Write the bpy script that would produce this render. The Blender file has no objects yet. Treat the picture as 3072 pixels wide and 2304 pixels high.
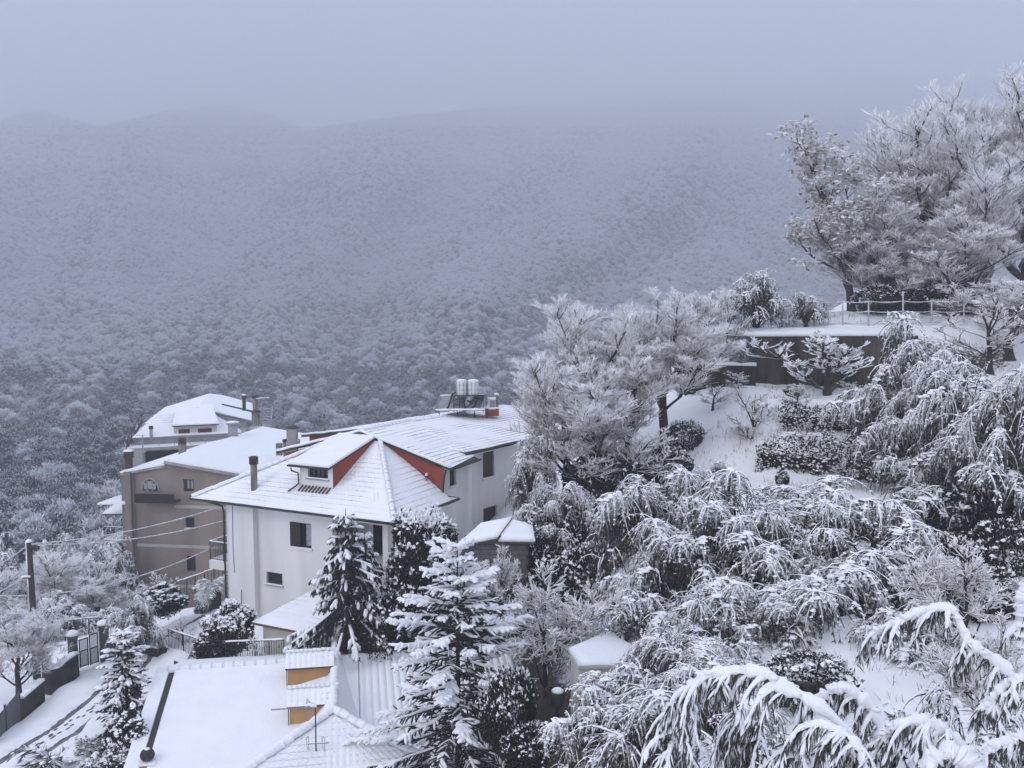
import bpy, math, random
import numpy as np
from mathutils import Vector, Matrix

scene = bpy.context.scene
col = scene.collection
PI = math.pi
# ------------------------------------------------------------------ camera, sky, sun, exposure
CAMZ = 18.0
FPX, CX, CY, HORIZ = 2750.0, 1536.0, 1152.0, 910.0
PITCH = math.atan((CY - HORIZ) / FPX)
cam_data = bpy.data.cameras.new('camera')
cam_data.sensor_width = 36.0
cam_data.lens = 36.0 * FPX / 3072.0
cam_data.clip_start = 0.1
cam_data.clip_end = 6000.0
cam = bpy.data.objects.new('camera', cam_data)
cam.location = (0, 0, CAMZ)
cam.rotation_euler = (PI / 2 - PITCH, 0, 0)
col.objects.link(cam)
scene.camera = cam

SUN_AZ, SUN_EL = math.radians(-132), math.radians(36)     # to the left and a little behind the viewer
world = bpy.data.worlds.new('World')
scene.world = world
world.use_nodes = True
wn, wl = world.node_tree.nodes, world.node_tree.links
wn.clear()
w_out = wn.new('ShaderNodeOutputWorld')
w_bg = wn.new('ShaderNodeBackground')
w_sky = wn.new('ShaderNodeTexSky')
w_sky.sky_type = 'NISHITA'
w_sky.sun_disc = False
w_sky.sun_elevation = SUN_EL
w_sky.sun_rotation = SUN_AZ
w_sky.dust_density = 6.0
w_sky.air_density = 1.5
w_tc = wn.new('ShaderNodeTexCoord')
w_sep = wn.new('ShaderNodeSeparateXYZ')
w_map = wn.new('ShaderNodeMapRange')        # closed overcast: brighter towards the zenith, even all round
w_map.inputs['From Min'].default_value = 0.0
w_map.inputs['From Max'].default_value = 1.0
w_map.inputs['To Min'].default_value = 4.2
w_map.inputs['To Max'].default_value = 7.8
w_col = wn.new('ShaderNodeVectorMath'); w_col.operation = 'SCALE'
w_col.inputs[0].default_value = (0.80, 0.865, 1.0)
w_mix = wn.new('ShaderNodeMix'); w_mix.data_type = 'RGBA'
w_mix.inputs['Factor'].default_value = 0.85
wl.new(w_tc.outputs['Generated'], w_sep.inputs[0])
wl.new(w_sep.outputs['Z'], w_map.inputs['Value'])
wl.new(w_map.outputs[0], w_col.inputs['Scale'])
wl.new(w_sky.outputs[0], w_mix.inputs['A'])
wl.new(w_col.outputs[0], w_mix.inputs['B'])
wl.new(w_mix.outputs['Result'], w_bg.inputs['Color'])
w_bg.inputs['Strength'].default_value = 0.125
wl.new(w_bg.outputs[0], w_out.inputs['Surface'])

sun_data = bpy.data.lights.new('sun', 'SUN')
sun_data.energy = 1.5
sun_data.angle = math.radians(25)
sun_data.color = (1.0, 0.965, 0.93)
sun = bpy.data.objects.new('sun', sun_data)
sd = Vector((math.sin(SUN_AZ) * math.cos(SUN_EL), math.cos(SUN_AZ) * math.cos(SUN_EL), math.sin(SUN_EL)))
sun.rotation_euler = sd.to_track_quat('Z', 'Y').to_euler()
sun.location = sd * 200
col.objects.link(sun)

vs = scene.view_settings
vs.view_transform = 'Standard'
vs.look = 'None'
vs.exposure = 0.98
vs.gamma = 1.0
vs.use_curve_mapping = False
HAZE_DENSITY = 0.00105
HAZE_COLOR = (0.86, 0.895, 1.0)

scene.render.engine = 'CYCLES'
cy = scene.cycles
cy.max_bounces = 8
cy.diffuse_bounces = 5
cy.glossy_bounces = 2
cy.transmission_bounces = 2
cy.volume_bounces = 2
cy.transparent_max_bounces = 4
cy.caustics_reflective = False
cy.caustics_refractive = False
cy.use_denoising = True
try:
    cy.denoiser = 'OPENIMAGEDENOISE'
    cy.denoising_input_passes = 'RGB_ALBEDO_NORMAL'
except Exception:
    pass

# ------------------------------------------------------------------ measuring helpers
def ray(u, v):
    x = (u - CX) / FPX; y = (CY - v) / FPX
    return np.array([x, math.cos(PITCH) + y * math.sin(PITCH), -math.sin(PITCH) + y * math.cos(PITCH)])
EYE = np.array([0, 0, CAMZ])
def at(u, v, d):
    r = ray(u, v); return EYE + r * (d / r[1])
def atz(u, v, z):
    r = ray(u, v); return EYE + r * ((z - CAMZ) / r[2])
def onplane(uv, n, q):
    r = ray(*uv); n = np.asarray(n); return EYE + r * ((n @ (q - EYE)) / (n @ r))
def azdir(deg):
    t = math.radians(deg); return np.array([math.sin(t), math.cos(t), 0.0])
UP = np.array([0, 0, 1.0])
z1 = lambda x, y: (300 + x / 2.37, 1100 + y / 2.37)
z2 = lambda x, y: (550 + x / 2.0109, 1100 + y / 2.0109)
z3 = lambda x, y: (0 + x / 2.2, 1550 + y / 2.2)
z4 = lambda x, y: (350 + x / 2.212, 1850 + y / 2.212)
z5 = lambda x, y: (1100 + x / 2.064, 1500 + y / 2.064)
z6 = lambda x, y: (1800 + x / 1.739, 1400 + y / 1.739)
z7 = lambda x, y: (1500 + x / 2.074, 800 + y / 2.074)
z8 = lambda x, y: (2000 + x / 2.0634, 750 + y / 2.0634)
zA = lambda x, y: (560 + x / 3.6867, 1240 + y / 3.6867)
zB = lambda x, y: (1100 + x / 3.6867, 1120 + y / 3.6867)
zC = lambda x, y: (360 + x / 4.424, 1160 + y / 4.424)
zD = lambda x, y: (300 + x / 3.319, 1400 + y / 3.319)

# ------------------------------------------------------------------ materials
MATS = {}
def pmat(name, c1, c2=None, scale=3.0, rough=0.85, bump=0.0, bscale=30.0, metal=0.0, spec=0.3, detail=5.0, streak=False):
    m = bpy.data.materials.new(name); m.use_nodes = True
    nt = m.node_tree; n = nt.nodes; l = nt.links
    b = n['Principled BSDF']
    b.inputs['Roughness'].default_value = rough
    b.inputs['Metallic'].default_value = metal
    b.inputs['Specular IOR Level'].default_value = spec
    b.inputs['Base Color'].default_value = (*c1, 1)
    geo = n.new('ShaderNodeNewGeometry')
    if c2 is not None:
        tx = n.new('ShaderNodeTexNoise'); tx.inputs['Scale'].default_value = scale; tx.inputs['Detail'].default_value = detail
        if streak:
            mp = n.new('ShaderNodeMapping'); mp.inputs['Scale'].default_value = (1, 1, 0.18)
            l.new(geo.outputs['Position'], mp.inputs[0]); l.new(mp.outputs[0], tx.inputs['Vector'])
        else:
            l.new(geo.outputs['Position'], tx.inputs['Vector'])
        rp = n.new('ShaderNodeMapRange'); rp.inputs['From Min'].default_value = 0.36; rp.inputs['From Max'].default_value = 0.66
        l.new(tx.outputs['Fac'], rp.inputs['Value'])
        mx = n.new('ShaderNodeMix'); mx.data_type = 'RGBA'
        mx.inputs['A'].default_value = (*c1, 1); mx.inputs['B'].default_value = (*c2, 1)
        l.new(rp.outputs[0], mx.inputs['Factor']); l.new(mx.outputs['Result'], b.inputs['Base Color'])
    if bump > 0:
        t2 = n.new('ShaderNodeTexNoise'); t2.inputs['Scale'].default_value = bscale; t2.inputs['Detail'].default_value = 4
        l.new(geo.outputs['Position'], t2.inputs['Vector'])
        bp = n.new('ShaderNodeBump'); bp.inputs['Strength'].default_value = 1.0; bp.inputs['Distance'].default_value = bump
        l.new(t2.outputs['Fac'], bp.inputs['Height']); l.new(bp.outputs[0], b.inputs['Normal'])
    MATS[name] = m
    return m
SNOWC = (0.885, 0.888, 0.90)
def vegmat(name, c1, c2, scale=4.0, rough=0.8, lo=0.35, hi=0.6, nz=0.35, nscale=9.0, snow=SNOWC):
    """plant material: own colour, covered by snow where the mesh carries it (attribute snow)"""
    m = bpy.data.materials.new(name); m.use_nodes = True
    nt = m.node_tree; n = nt.nodes; l = nt.links
    b = n['Principled BSDF']; b.inputs['Roughness'].default_value = rough; b.inputs['Specular IOR Level'].default_value = 0.2
    geo = n.new('ShaderNodeNewGeometry')
    tx = n.new('ShaderNodeTexNoise'); tx.inputs['Scale'].default_value = scale; tx.inputs['Detail'].default_value = 3
    l.new(geo.outputs['Position'], tx.inputs['Vector'])
    mx = n.new('ShaderNodeMix'); mx.data_type = 'RGBA'
    mx.inputs['A'].default_value = (*c1, 1); mx.inputs['B'].default_value = (*c2, 1)
    rp = n.new('ShaderNodeMapRange'); rp.inputs['From Min'].default_value = 0.35; rp.inputs['From Max'].default_value = 0.65
    l.new(tx.outputs['Fac'], rp.inputs['Value']); l.new(rp.outputs[0], mx.inputs['Factor'])
    at_ = n.new('ShaderNodeAttribute'); at_.attribute_name = 'snow'
    t2 = n.new('ShaderNodeTexNoise'); t2.inputs['Scale'].default_value = nscale; t2.inputs['Detail'].default_value = 3
    l.new(geo.outputs['Position'], t2.inputs['Vector'])
    ma = n.new('ShaderNodeMath'); ma.operation = 'MULTIPLY_ADD'; ma.inputs[1].default_value = nz; ma.inputs[2].default_value = -nz * 0.5
    l.new(t2.outputs['Fac'], ma.inputs[0])
    ad = n.new('ShaderNodeMath'); ad.operation = 'ADD'
    l.new(at_.outputs['Fac'], ad.inputs[0]); l.new(ma.outputs[0], ad.inputs[1])
    r2 = n.new('ShaderNodeMapRange'); r2.interpolation_type = 'SMOOTHSTEP'
    r2.inputs['From Min'].default_value = lo; r2.inputs['From Max'].default_value = hi
    l.new(ad.outputs[0], r2.inputs['Value'])
    m2 = n.new('ShaderNodeMix'); m2.data_type = 'RGBA'; m2.inputs['B'].default_value = (*snow, 1)
    l.new(r2.outputs[0], m2.inputs['Factor']); l.new(mx.outputs['Result'], m2.inputs['A'])
    l.new(m2.outputs['Result'], b.inputs['Base Color'])
    MATS[name] = m
    return m

pmat('snow', SNOWC, (0.845, 0.855, 0.885), scale=0.9, rough=0.75, bump=0.03, bscale=6.0)
pmat('roof_snow', SNOWC, (0.85, 0.86, 0.885), scale=1.3, rough=0.75, bump=0.012, bscale=9.0)
pmat('tile_edge', (0.82, 0.84, 0.88), (0.50, 0.45, 0.45), scale=4.5, rough=0.9, detail=8)
pmat('tile_dark', (0.16, 0.085, 0.06), (0.08, 0.05, 0.045), scale=9)
pmat('white_plaster', (0.78, 0.775, 0.77), (0.64, 0.63, 0.615), scale=0.6, bump=0.004, bscale=40, streak=True)
pmat('beige_plaster', (0.28, 0.227, 0.19), (0.20, 0.165, 0.142), scale=0.55, bump=0.006, bscale=25, streak=True)
pmat('beige_band', (0.43, 0.41, 0.385), (0.35, 0.335, 0.32), scale=1.2)
pmat('red_plaster', (0.30, 0.062, 0.036), (0.23, 0.050, 0.032), scale=1.2, bump=0.004, streak=True)
pmat('grey_plaster', (0.36, 0.355, 0.35), (0.25, 0.25, 0.245), scale=0.9, streak=True)
pmat('cream_plaster', (0.60, 0.575, 0.52), (0.52, 0.50, 0.45), scale=0.9, streak=True)
pmat('ochre_plaster', (0.50, 0.29, 0.115), (0.44, 0.255, 0.105), scale=2.0, streak=True)
pmat('dark_stone', (0.050, 0.042, 0.035), (0.018, 0.016, 0.014), scale=1.6, bump=0.03, bscale=10)
pmat('fence_metal', (0.15, 0.15, 0.155), (0.10, 0.10, 0.105), scale=2.0, streak=True)
pmat('car_paint', (0.55, 0.56, 0.58), rough=0.3, spec=0.5)
pmat('tyre', (0.012, 0.012, 0.012), rough=0.9)
pmat('dry_grass', (0.16, 0.125, 0.08), (0.08, 0.065, 0.045), scale=3)
pmat('concrete', (0.085, 0.066, 0.052), (0.017, 0.014, 0.012), scale=1.3, bump=0.03, bscale=10, streak=True)
pmat('block', (0.15, 0.14, 0.13), (0.10, 0.095, 0.085), scale=5, bump=0.01, bscale=50)
pmat('mortar', (0.07, 0.065, 0.06), (0.045, 0.04, 0.04), scale=6)
pmat('dark_wood', (0.035, 0.021, 0.018), (0.022, 0.014, 0.012), scale=6, rough=0.6)
pmat('pole_wood', (0.055, 0.045, 0.040), (0.032, 0.027, 0.025), scale=4, streak=True)
pmat('maroon', (0.085, 0.022, 0.022), (0.06, 0.018, 0.018), scale=4)
pmat('glass', (0.02, 0.024, 0.03), rough=0.12, spec=0.6)
pmat('curtain', (0.42, 0.42, 0.44), (0.25, 0.25, 0.27), scale=14)
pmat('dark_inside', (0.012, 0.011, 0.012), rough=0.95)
pmat('gutter', (0.030, 0.026, 0.025), (0.045, 0.04, 0.04), scale=5, rough=0.55)
pmat('iron', (0.030, 0.033, 0.036), (0.05, 0.05, 0.05), scale=9, rough=0.6)
pmat('gate_green', (0.16, 0.21, 0.21), (0.11, 0.14, 0.14), scale=7, rough=0.6)
pmat('steel', (0.30, 0.31, 0.32), (0.22, 0.22, 0.23), scale=8, rough=0.45, metal=0.6)
pmat('flue', (0.27, 0.255, 0.23), (0.10, 0.09, 0.08), scale=3.5, streak=True)
pmat('flue_cap', (0.045, 0.03, 0.027), (0.09, 0.055, 0.045), scale=7)
pmat('tank_plastic', (0.66, 0.70, 0.69), (0.56, 0.60, 0.60), scale=3, rough=0.5)
pmat('panel', (0.20, 0.21, 0.24), (0.34, 0.35, 0.38), scale=3, rough=0.3)
pmat('blue_plastic', (0.02, 0.07, 0.35), rough=0.5)
pmat('terracotta', (0.20, 0.10, 0.065), (0.12, 0.07, 0.05), scale=6)
pmat('slush', (0.085, 0.080, 0.082), (0.18, 0.18, 0.195), scale=4.5, rough=0.6, detail=8)
pmat('wire', (0.62, 0.63, 0.66), (0.35, 0.35, 0.37), scale=6)
pmat('stone', (0.10, 0.095, 0.085), (0.05, 0.05, 0.045), scale=5, bump=0.02, bscale=12)
vegmat('bark', (0.050, 0.040, 0.034), (0.030, 0.025, 0.022), lo=0.45, hi=0.75)
vegmat('twig', (0.26, 0.22, 0.185), (0.16, 0.135, 0.115), scale=1.2, lo=0.15, hi=0.70, nz=0.35, nscale=5, snow=(0.86, 0.86, 0.865))
vegmat('oak_leaf', (0.30, 0.25, 0.18), (0.20, 0.17, 0.125), scale=1.5, lo=0.15, hi=0.6, snow=(0.77, 0.77, 0.78))
vegmat('droop_leaf', (0.080, 0.083, 0.066), (0.036, 0.041, 0.032), scale=2.5, lo=0.3, hi=0.7)
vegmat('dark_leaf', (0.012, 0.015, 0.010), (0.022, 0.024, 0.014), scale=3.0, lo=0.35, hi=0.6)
vegmat('needle', (0.015, 0.018, 0.014), (0.026, 0.029, 0.022), scale=4.0, lo=0.4, hi=0.7)
vegmat('needle_blue', (0.034, 0.040, 0.036), (0.019, 0.023, 0.020), scale=4.0, lo=0.4, hi=0.7)
vegmat('palm_leaf', (0.050, 0.062, 0.036), (0.026, 0.034, 0.022), scale=5, lo=0.35, hi=0.65)
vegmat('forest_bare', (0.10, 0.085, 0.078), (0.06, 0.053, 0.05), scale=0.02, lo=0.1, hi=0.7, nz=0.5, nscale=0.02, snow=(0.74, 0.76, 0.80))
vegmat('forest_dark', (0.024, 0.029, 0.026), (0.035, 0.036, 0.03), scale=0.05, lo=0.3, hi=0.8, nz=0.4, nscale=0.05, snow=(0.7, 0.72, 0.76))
vegmat('ground', (0.055, 0.045, 0.034), (0.035, 0.03, 0.024), scale=1.5, lo=0.36, hi=0.58, nz=0.55, nscale=7.0, snow=SNOWC)
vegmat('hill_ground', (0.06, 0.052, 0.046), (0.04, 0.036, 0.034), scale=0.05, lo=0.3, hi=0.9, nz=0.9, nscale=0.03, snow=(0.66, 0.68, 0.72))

# ------------------------------------------------------------------ object helpers
ORG = {}
def link(o, parent=None):
    col.objects.link(o)
    if parent is not None:
        o.parent = parent
    return o
def tag(o, label=None, cat=None, group=None, kind=None):
    if label: o['label'] = label
    if cat: o['category'] = cat
    if group: o['group'] = group
    if kind: o['kind'] = kind
    return o
def empty(name, loc, label=None, cat=None, group=None, rz=0.0, sc=1.0):
    o = bpy.data.objects.new(name, None); col.objects.link(o)
    o.empty_display_size = 0.2
    o.location = loc; o.rotation_euler = (0, 0, rz); o.scale = (sc, sc, sc) if np.isscalar(sc) else sc
    ORG[o.name] = np.array(loc, float)
    return tag(o, label, cat, group)
def org_of(p):
    while p is not None:
        if p.name in ORG: return ORG[p.name]
        p = p.parent
    return np.zeros(3)
def npmesh(name, V, Q, mats, snow=None, mi=None, smooth=False):
    """V (n,3); Q (m,4) faces, a triangle repeats its last index as -1"""
    V = np.asarray(V, np.float32); Q = np.asarray(Q, np.int64)
    me = bpy.data.meshes.new(name)
    tri = Q[:, 3] < 0
    cnt = np.where(tri, 3, 4)
    loops = Q.ravel()[np.column_stack([np.ones((len(Q), 3), bool), ~tri]).ravel()]
    me.vertices.add(len(V)); me.vertices.foreach_set('co', V.ravel())
    me.loops.add(len(loops)); me.loops.foreach_set('vertex_index', loops.astype(np.int32))
    me.polygons.add(len(Q))
    st = np.concatenate([[0], np.cumsum(cnt)[:-1]]).astype(np.int32)
    me.polygons.foreach_set('loop_start', st)
    try: me.polygons.foreach_set('loop_total', cnt.astype(np.int32))
    except Exception: pass
    for m in (mats if isinstance(mats, (list, tuple)) else [mats]):
        me.materials.append(MATS[m])
    if mi is not None: me.polygons.foreach_set('material_index', np.asarray(mi, np.int32))
    me.polygons.foreach_set('use_smooth', np.full(len(Q), bool(smooth)))
    if snow is not None:
        a = me.attributes.new('snow', 'FLOAT', 'POINT'); a.data.foreach_set('value', np.asarray(snow, np.float32))
    me.update(calc_edges=True)
    return me
class M:
    """collects boxes, bars, tubes and sheets (world coordinates) into ONE mesh object"""
    def __init__(s): s.v = []; s.f = []; s.m = []; s.sm = []
    def add(s, pts, faces, m=0, smooth=False):
        k = len(s.v); s.v += [np.asarray(p, float) for p in pts]
        for f in faces:
            s.f.append([k + i for i in f]); s.m.append(m); s.sm.append(smooth)
        return s
    def poly(s, pts, m=0): return s.add(pts, [list(range(len(pts)))], m)
    def slab(s, pts, off, m=0, mside=None):
        """polygon thickened along off"""
        n = len(pts); off = np.asarray(off, float)
        P = [np.asarray(p, float) for p in pts]; P2 = [p + off for p in P]
        s.add(P + P2, [list(range(n)), list(range(2 * n - 1, n - 1, -1))], m)
        s.add(P + P2, [[i, (i + 1) % n, n + (i + 1) % n, n + i] for i in range(n)], m if mside is None else mside)
        return s
    def box(s, o, ax, x, y, z, m=0, bev=0.0):
        ex, ey, ez = ax; o = np.asarray(o, float)
        c = [o + ex * X + ey * Y + ez * Z for Z in z for (X, Y) in ((x[0], y[0]), (x[1], y[0]), (x[1], y[1]), (x[0], y[1]))]
        return s.add(c, [[3, 2, 1, 0], [4, 5, 6, 7], [1, 5, 4, 0], [2, 6, 5, 1], [3, 7, 6, 2], [0, 4, 7, 3]], m)
    def bar(s, a, b, w, h=None, m=0, up=UP):
        a = np.asarray(a, float); b = np.asarray(b, float); h = h or w
        d = b - a; L = np.linalg.norm(d); d = d / L
        if abs(d @ up) > 0.97: up = np.array([0, 1.0, 0])
        x = np.cross(d, up); x /= np.linalg.norm(x); z = np.cross(x, d)
        return s.box(a, (x, d, z), (-w / 2, w / 2), (0, L), (-h / 2, h / 2), m)
    def tube(s, pts, r, n=8, m=0, cap=True, smooth=True):
        pts = [np.asarray(p, float) for p in pts]; K = len(pts)
        R = [r] * K if np.isscalar(r) else r
        k0 = len(s.v); x = None
        for i, p in enumerate(pts):
            d = pts[min(i + 1, K - 1)] - pts[max(i - 1, 0)]; d = d / (np.linalg.norm(d) + 1e-9)
            if x is None:
                x = np.cross(d, UP if abs(d[2]) < 0.9 else np.array([1.0, 0, 0]))
            x = x - d * (x @ d); x /= np.linalg.norm(x); y = np.cross(d, x)
            for j in range(n):
                a = 2 * PI * j / n; s.v.append(p + (x * math.cos(a) + y * math.sin(a)) * R[i])
        for i in range(K - 1):
            for j in range(n):
                s.f.append([k0 + i * n + j, k0 + i * n + (j + 1) % n, k0 + (i + 1) * n + (j + 1) % n, k0 + (i + 1) * n + j]); s.m.append(m); s.sm.append(smooth)
        if cap:
            s.f.append([k0 + j for j in range(n)][::-1]); s.m.append(m); s.sm.append(False)
            s.f.append([k0 + (K - 1) * n + j for j in range(n)]); s.m.append(m); s.sm.append(False)
        return s
    def lathe(s, base, prof, n=14, m=0, smooth=True):
        return s.tube([np.asarray(base, float) + UP * z for r, z in prof], [r for r, z in prof], n, m, True, smooth) if True else s
    def build(s, name, mats, parent=None, kind=None, world=True):
        o_ = org_of(parent) if (parent is not None and world) else np.zeros(3)
        me = bpy.data.meshes.new(name)
        me.from_pydata([tuple(p - o_) for p in s.v], [], s.f)
        for m_ in (mats if isinstance(mats, (list, tuple)) else [mats]): me.materials.append(MATS[m_])
        me.polygons.foreach_set('material_index', s.m); me.polygons.foreach_set('use_smooth', s.sm)
        me.update()
        o = link(bpy.data.objects.new(name, me), parent)
        if kind: o['kind'] = kind
        return o
def copy_tree(o, parent=None):
    c = o.copy(); col.objects.link(c); c.parent = parent
    for ch in list(o.children): copy_tree(ch, c)
    return c
AX = (np.array([1.0, 0, 0]), np.array([0, 1.0, 0]), UP)
# ------------------------------------------------------------------ land
rngL = np.random.default_rng(5)
ctrl = []
def c_px(*rows):
    for u, v, d in rows: ctrl.append(at(u, v, d))
def c_xyz(*rows):
    for r in rows: ctrl.append(np.array(r, float))
c_xyz((-22, 33, 0.0), (-20, 38, -0.05), (-21, 42, -0.2), (-22, 47, -0.5), (-30, 36, -0.4), (-16.5, 33, 0.2), (-14, 28, 0.2), (-28, 42, -0.6), (-27, 30, -0.2))
c_px((480, 1935, 44), (600, 1880, 46), (640, 1830, 48), (420, 1850, 51), (560, 1960, 43))
c_xyz((-7, 42.5, 3.0), (-14, 48, 2.0), (-3, 50, 4.5), (-10, 55, 1.0), (-4, 60, 3))
c_xyz((-23, 67, -6), (-10, 72, -5), (-28, 95, -9), (-34, 78, -10), (-60, 80, -12), (-45, 60, -6), (-60, 110, -22), (-30, 58, -4.0), (-38, 46, -3), (-50, 40, -4), (0, 120, -18), (30, 120, -10), (-30, 130, -26), (-70, 140, -30), (5, 95, -4), (20, 100, 0), (60, 120, 12), (0, 145, -24), (60, 150, 8), (-80, 60, -12))
c_xyz((-10, 30, 0.5), (-5, 26, 1.0), (-1.7, 28, 1.6), (-1.2, 24, 2.2), (-6, 37.4, 2.2), (-9, 38.5, 2.0), (-1, 31, 1.6), (-4, 33, 1.0), (0.2, 27, 2.0), (-3, 36.6, 2.6), (-8, 35, 1.0), (0.3, 34.5, 3.2), (-12, 38, 1.2))
c_px((440, 2030, 42.0), (500, 2062, 41.0), (545, 2055, 41.0), (470, 1985, 43.2), (540, 1985, 42.6), (480, 1938, 44.4), (425, 1925, 45.2), (560, 1940, 43.8))
c_px((1440, 1905, 37.5), (1660, 2050, 30), (1780, 2060, 27), (1400, 1760, 38), (1500, 1600, 44), (1700, 1800, 36), (1900, 1700, 34), (1900, 1640, 38), (1830, 1500, 44))
c_px((2100, 1300, 48), (2260, 1425, 44), (2150, 1210, 50), (2300, 1210, 50), (2450, 1205, 49.5), (2650, 1210, 49), (2480, 1465, 41), (2660, 1480, 40), (2200, 1460, 41))
c_px((3000, 1150, 52.5))
c_px((290, 2035, 44.4), (225, 2022, 44.8), (315, 1985, 46.4), (170, 2075, 42.3), (150, 2050, 44.5), (128, 2110, 41.2), (60, 2175, 39), (400, 2000, 45))
c_px((3000, 1003, 55), (2130, 1000, 57), (2300, 985, 58), (2600, 925, 62), (2850, 925, 63), (3060, 905, 64), (3072, 850, 80), (2600, 870, 80))
c_xyz((14, 62, 15.0), (9, 60, 12.5), (6, 64, 10), (45, 60, 19), (55, 45, 19), (30, 90, 14))
c_px((2700, 2060, 22), (2600, 1920, 26), (2900, 2000, 24), (2450, 2040, 23), (1950, 2300, 20), (3060, 1620, 32), (3072, 1250, 42), (2850, 1500, 38), (2300, 1750, 31), (2050, 1800, 31))
c_xyz((5, 9, 9.0), (0, 10, 6.5), (-6, 15, 3.5), (12, 10, 10.5), (30, 12, 13), (30, 30, 13.5), (-25, 12, 0), (-40, 20, -2), (0, -20, 8), (40, -10, 15), (-40, -20, 0), (6, 20, 7.6), (10, 26, 9))
for _u in range(2150, 2960, 60):
    c_px((_u, 1156, 53.4), (_u, 1163, 52.0), (_u, 1000, 56.2))
for _u in range(2290, 2760, 55):
    _t = (_u - 2290) / 470
    c_px((_u, 1200 + 6 * _t, 48.2), (_u, 1290 + 8 * _t, 46.6), (_u, 1328 + 16 * _t, 45.0), (_u, 1428 + 14 * _t, 43.4))
ctrl = np.array(ctrl)
def _solve(Cx, Cz):
    D = np.linalg.norm(Cx[:, None] - Cx[None], axis=2) + np.eye(len(Cx)) * 0.02
    n = len(Cx); A_ = np.zeros((n + 3, n + 3)); A_[:n, :n] = D
    A_[:n, n] = 1; A_[:n, n + 1:] = Cx; A_[n:, :n] = A_[:n, n:].T
    return np.linalg.solve(A_, np.concatenate([Cz, [0, 0, 0]]))
_w = _solve(ctrl[:, :2], ctrl[:, 2])
def ground_z(x, y):
    x = np.atleast_1d(np.asarray(x, float)); y = np.atleast_1d(np.asarray(y, float))
    out = np.empty(x.size)
    X = np.column_stack([x.ravel(), y.ravel()])
    for i in range(0, len(X), 20000):
        B_ = X[i:i + 20000]
        D = np.linalg.norm(B_[:, None] - ctrl[None, :, :2], axis=2)
        out[i:i + 20000] = D @ _w[:len(ctrl)] + _w[len(ctrl)] + B_ @ _w[len(ctrl) + 1:]
    return out.reshape(x.shape)
def gz(x, y): return float(ground_z(x, y)[0])
def vnoise(x, y, seed, sc):
    """smooth value noise, vectorised"""
    r = np.random.default_rng(seed).random((64, 64))
    X = np.asarray(x) / sc; Y = np.asarray(y) / sc
    xi = np.floor(X).astype(int); yi = np.floor(Y).astype(int); fx = X - xi; fy = Y - yi
    fx = fx * fx * (3 - 2 * fx); fy = fy * fy * (3 - 2 * fy)
    g = lambda i, j: r[i % 64, j % 64]
    return (g(xi, yi) * (1 - fx) + g(xi + 1, yi) * fx) * (1 - fy) + (g(xi, yi + 1) * (1 - fx) + g(xi + 1, yi + 1) * fx) * fy - 0.5
gx = np.concatenate([np.arange(-110, -45, 2.5), np.arange(-45, 45, 0.5), np.arange(45, 111, 2.5)])
gy = np.concatenate([np.arange(-40, 6, 2.5), np.arange(6, 70, 0.5), np.arange(70, 156, 2.5)])
GX, GY = np.meshgrid(gx, gy)
GZ = ground_z(GX, GY) + vnoise(GX, GY, 3, 1.7) * 0.16 + vnoise(GX, GY, 4, 0.8) * 0.06
nX, nY = len(gx), len(gy)
gi = (np.arange(nY - 1)[:, None] * nX + np.arange(nX - 1)[None]).ravel()
gq = np.column_stack([gi, gi + 1, gi + nX + 1, gi + nX])
dzy, dzx = np.gradient(GZ, gy, gx)
slope = np.hypot(dzx, dzy)
gsnow = np.clip(1.25 - slope * 0.75, 0, 1)
me = npmesh('ground', np.column_stack([GX.ravel(), GY.ravel(), GZ.ravel()]), gq, 'ground', snow=gsnow.ravel(), smooth=True)
tag(link(bpy.data.objects.new('ground', me)), kind='structure')

# far valley side and hills, ridges running up into the fog
R_T = np.array([100, 140, 175, 260, 440, 780, 1200, 1550, 1950, 2800, 4000.])
V_T = np.array([1760, 1680, 1590, 1370, 1130, 920, 720, 520, 400, 330, 240.])
VC_U = np.array([-900, 0, 130, 330, 520, 700, 830, 930, 1100, 1400, 2000, 2600, 4200.])
VC_V = np.array([380, 400, 348, 402, 356, 334, 366, 408, 385, 350, 300, 250, 240.])
hu = np.linspace(-900, 4000, 170)
hs = np.linspace(0, 1, 150)
rr0 = 100 * (4000 / 100) ** hs
HU, HR0 = np.meshgrid(hu, rr0)
HV = np.interp(HR0, R_T, V_T)
vc = np.interp(HU, VC_U, VC_V)
gsc = np.interp(HU, [-900, 0, 900, 1700, 2400, 4000], [0.98, 0.96, 0.96, 0.90, 0.84, 0.84])
gsc = gsc + (1.05 - gsc) * np.clip((HR0 - 1300) / 1200, 0, 1) * np.clip((HU - 700) / 900, 0, 1)
# spurs: ribs of the hillside that stand nearer the viewer
def spur(u0, v0, u1, v1, w):
    d = np.array([u1 - u0, v1 - v0], float); L = np.linalg.norm(d); d /= L
    t = (HU - u0) * d[0] + (HV - v0) * d[1]; q = (HU - u0) * -d[1] + (HV - v0) * d[0]
    e = np.clip(np.minimum(t + 150, L + 150 - t) / 300, 0, 1)
    return np.exp(-(q / w) ** 2) * e
sp = 1.5 * (0.16 * spur(2150, 420, 1250, 1050, 150) + 0.10 * spur(1350, 380, 700, 1050, 130) + 0.10 * spur(520, 380, 250, 900, 120) + 0.08 * spur(60, 380, -200, 900, 120) + 0.09 * spur(2600, 500, 1900, 1000, 120))
nz_ = vnoise(HU, HV, 11, 260) * 0.13 + vnoise(HU, HV, 12, 110) * 0.07
fade = np.clip((HR0 - 140) / 120, 0, 1)
HR = HR0 * (1 + (gsc - 1) * np.clip((HR0 - 110) / 150, 0, 1)) * (1 - (sp - nz_) * fade)
over = np.clip(vc - HV, 0, None)
HVv = np.maximum(HV, vc) + over * 0.4
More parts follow.
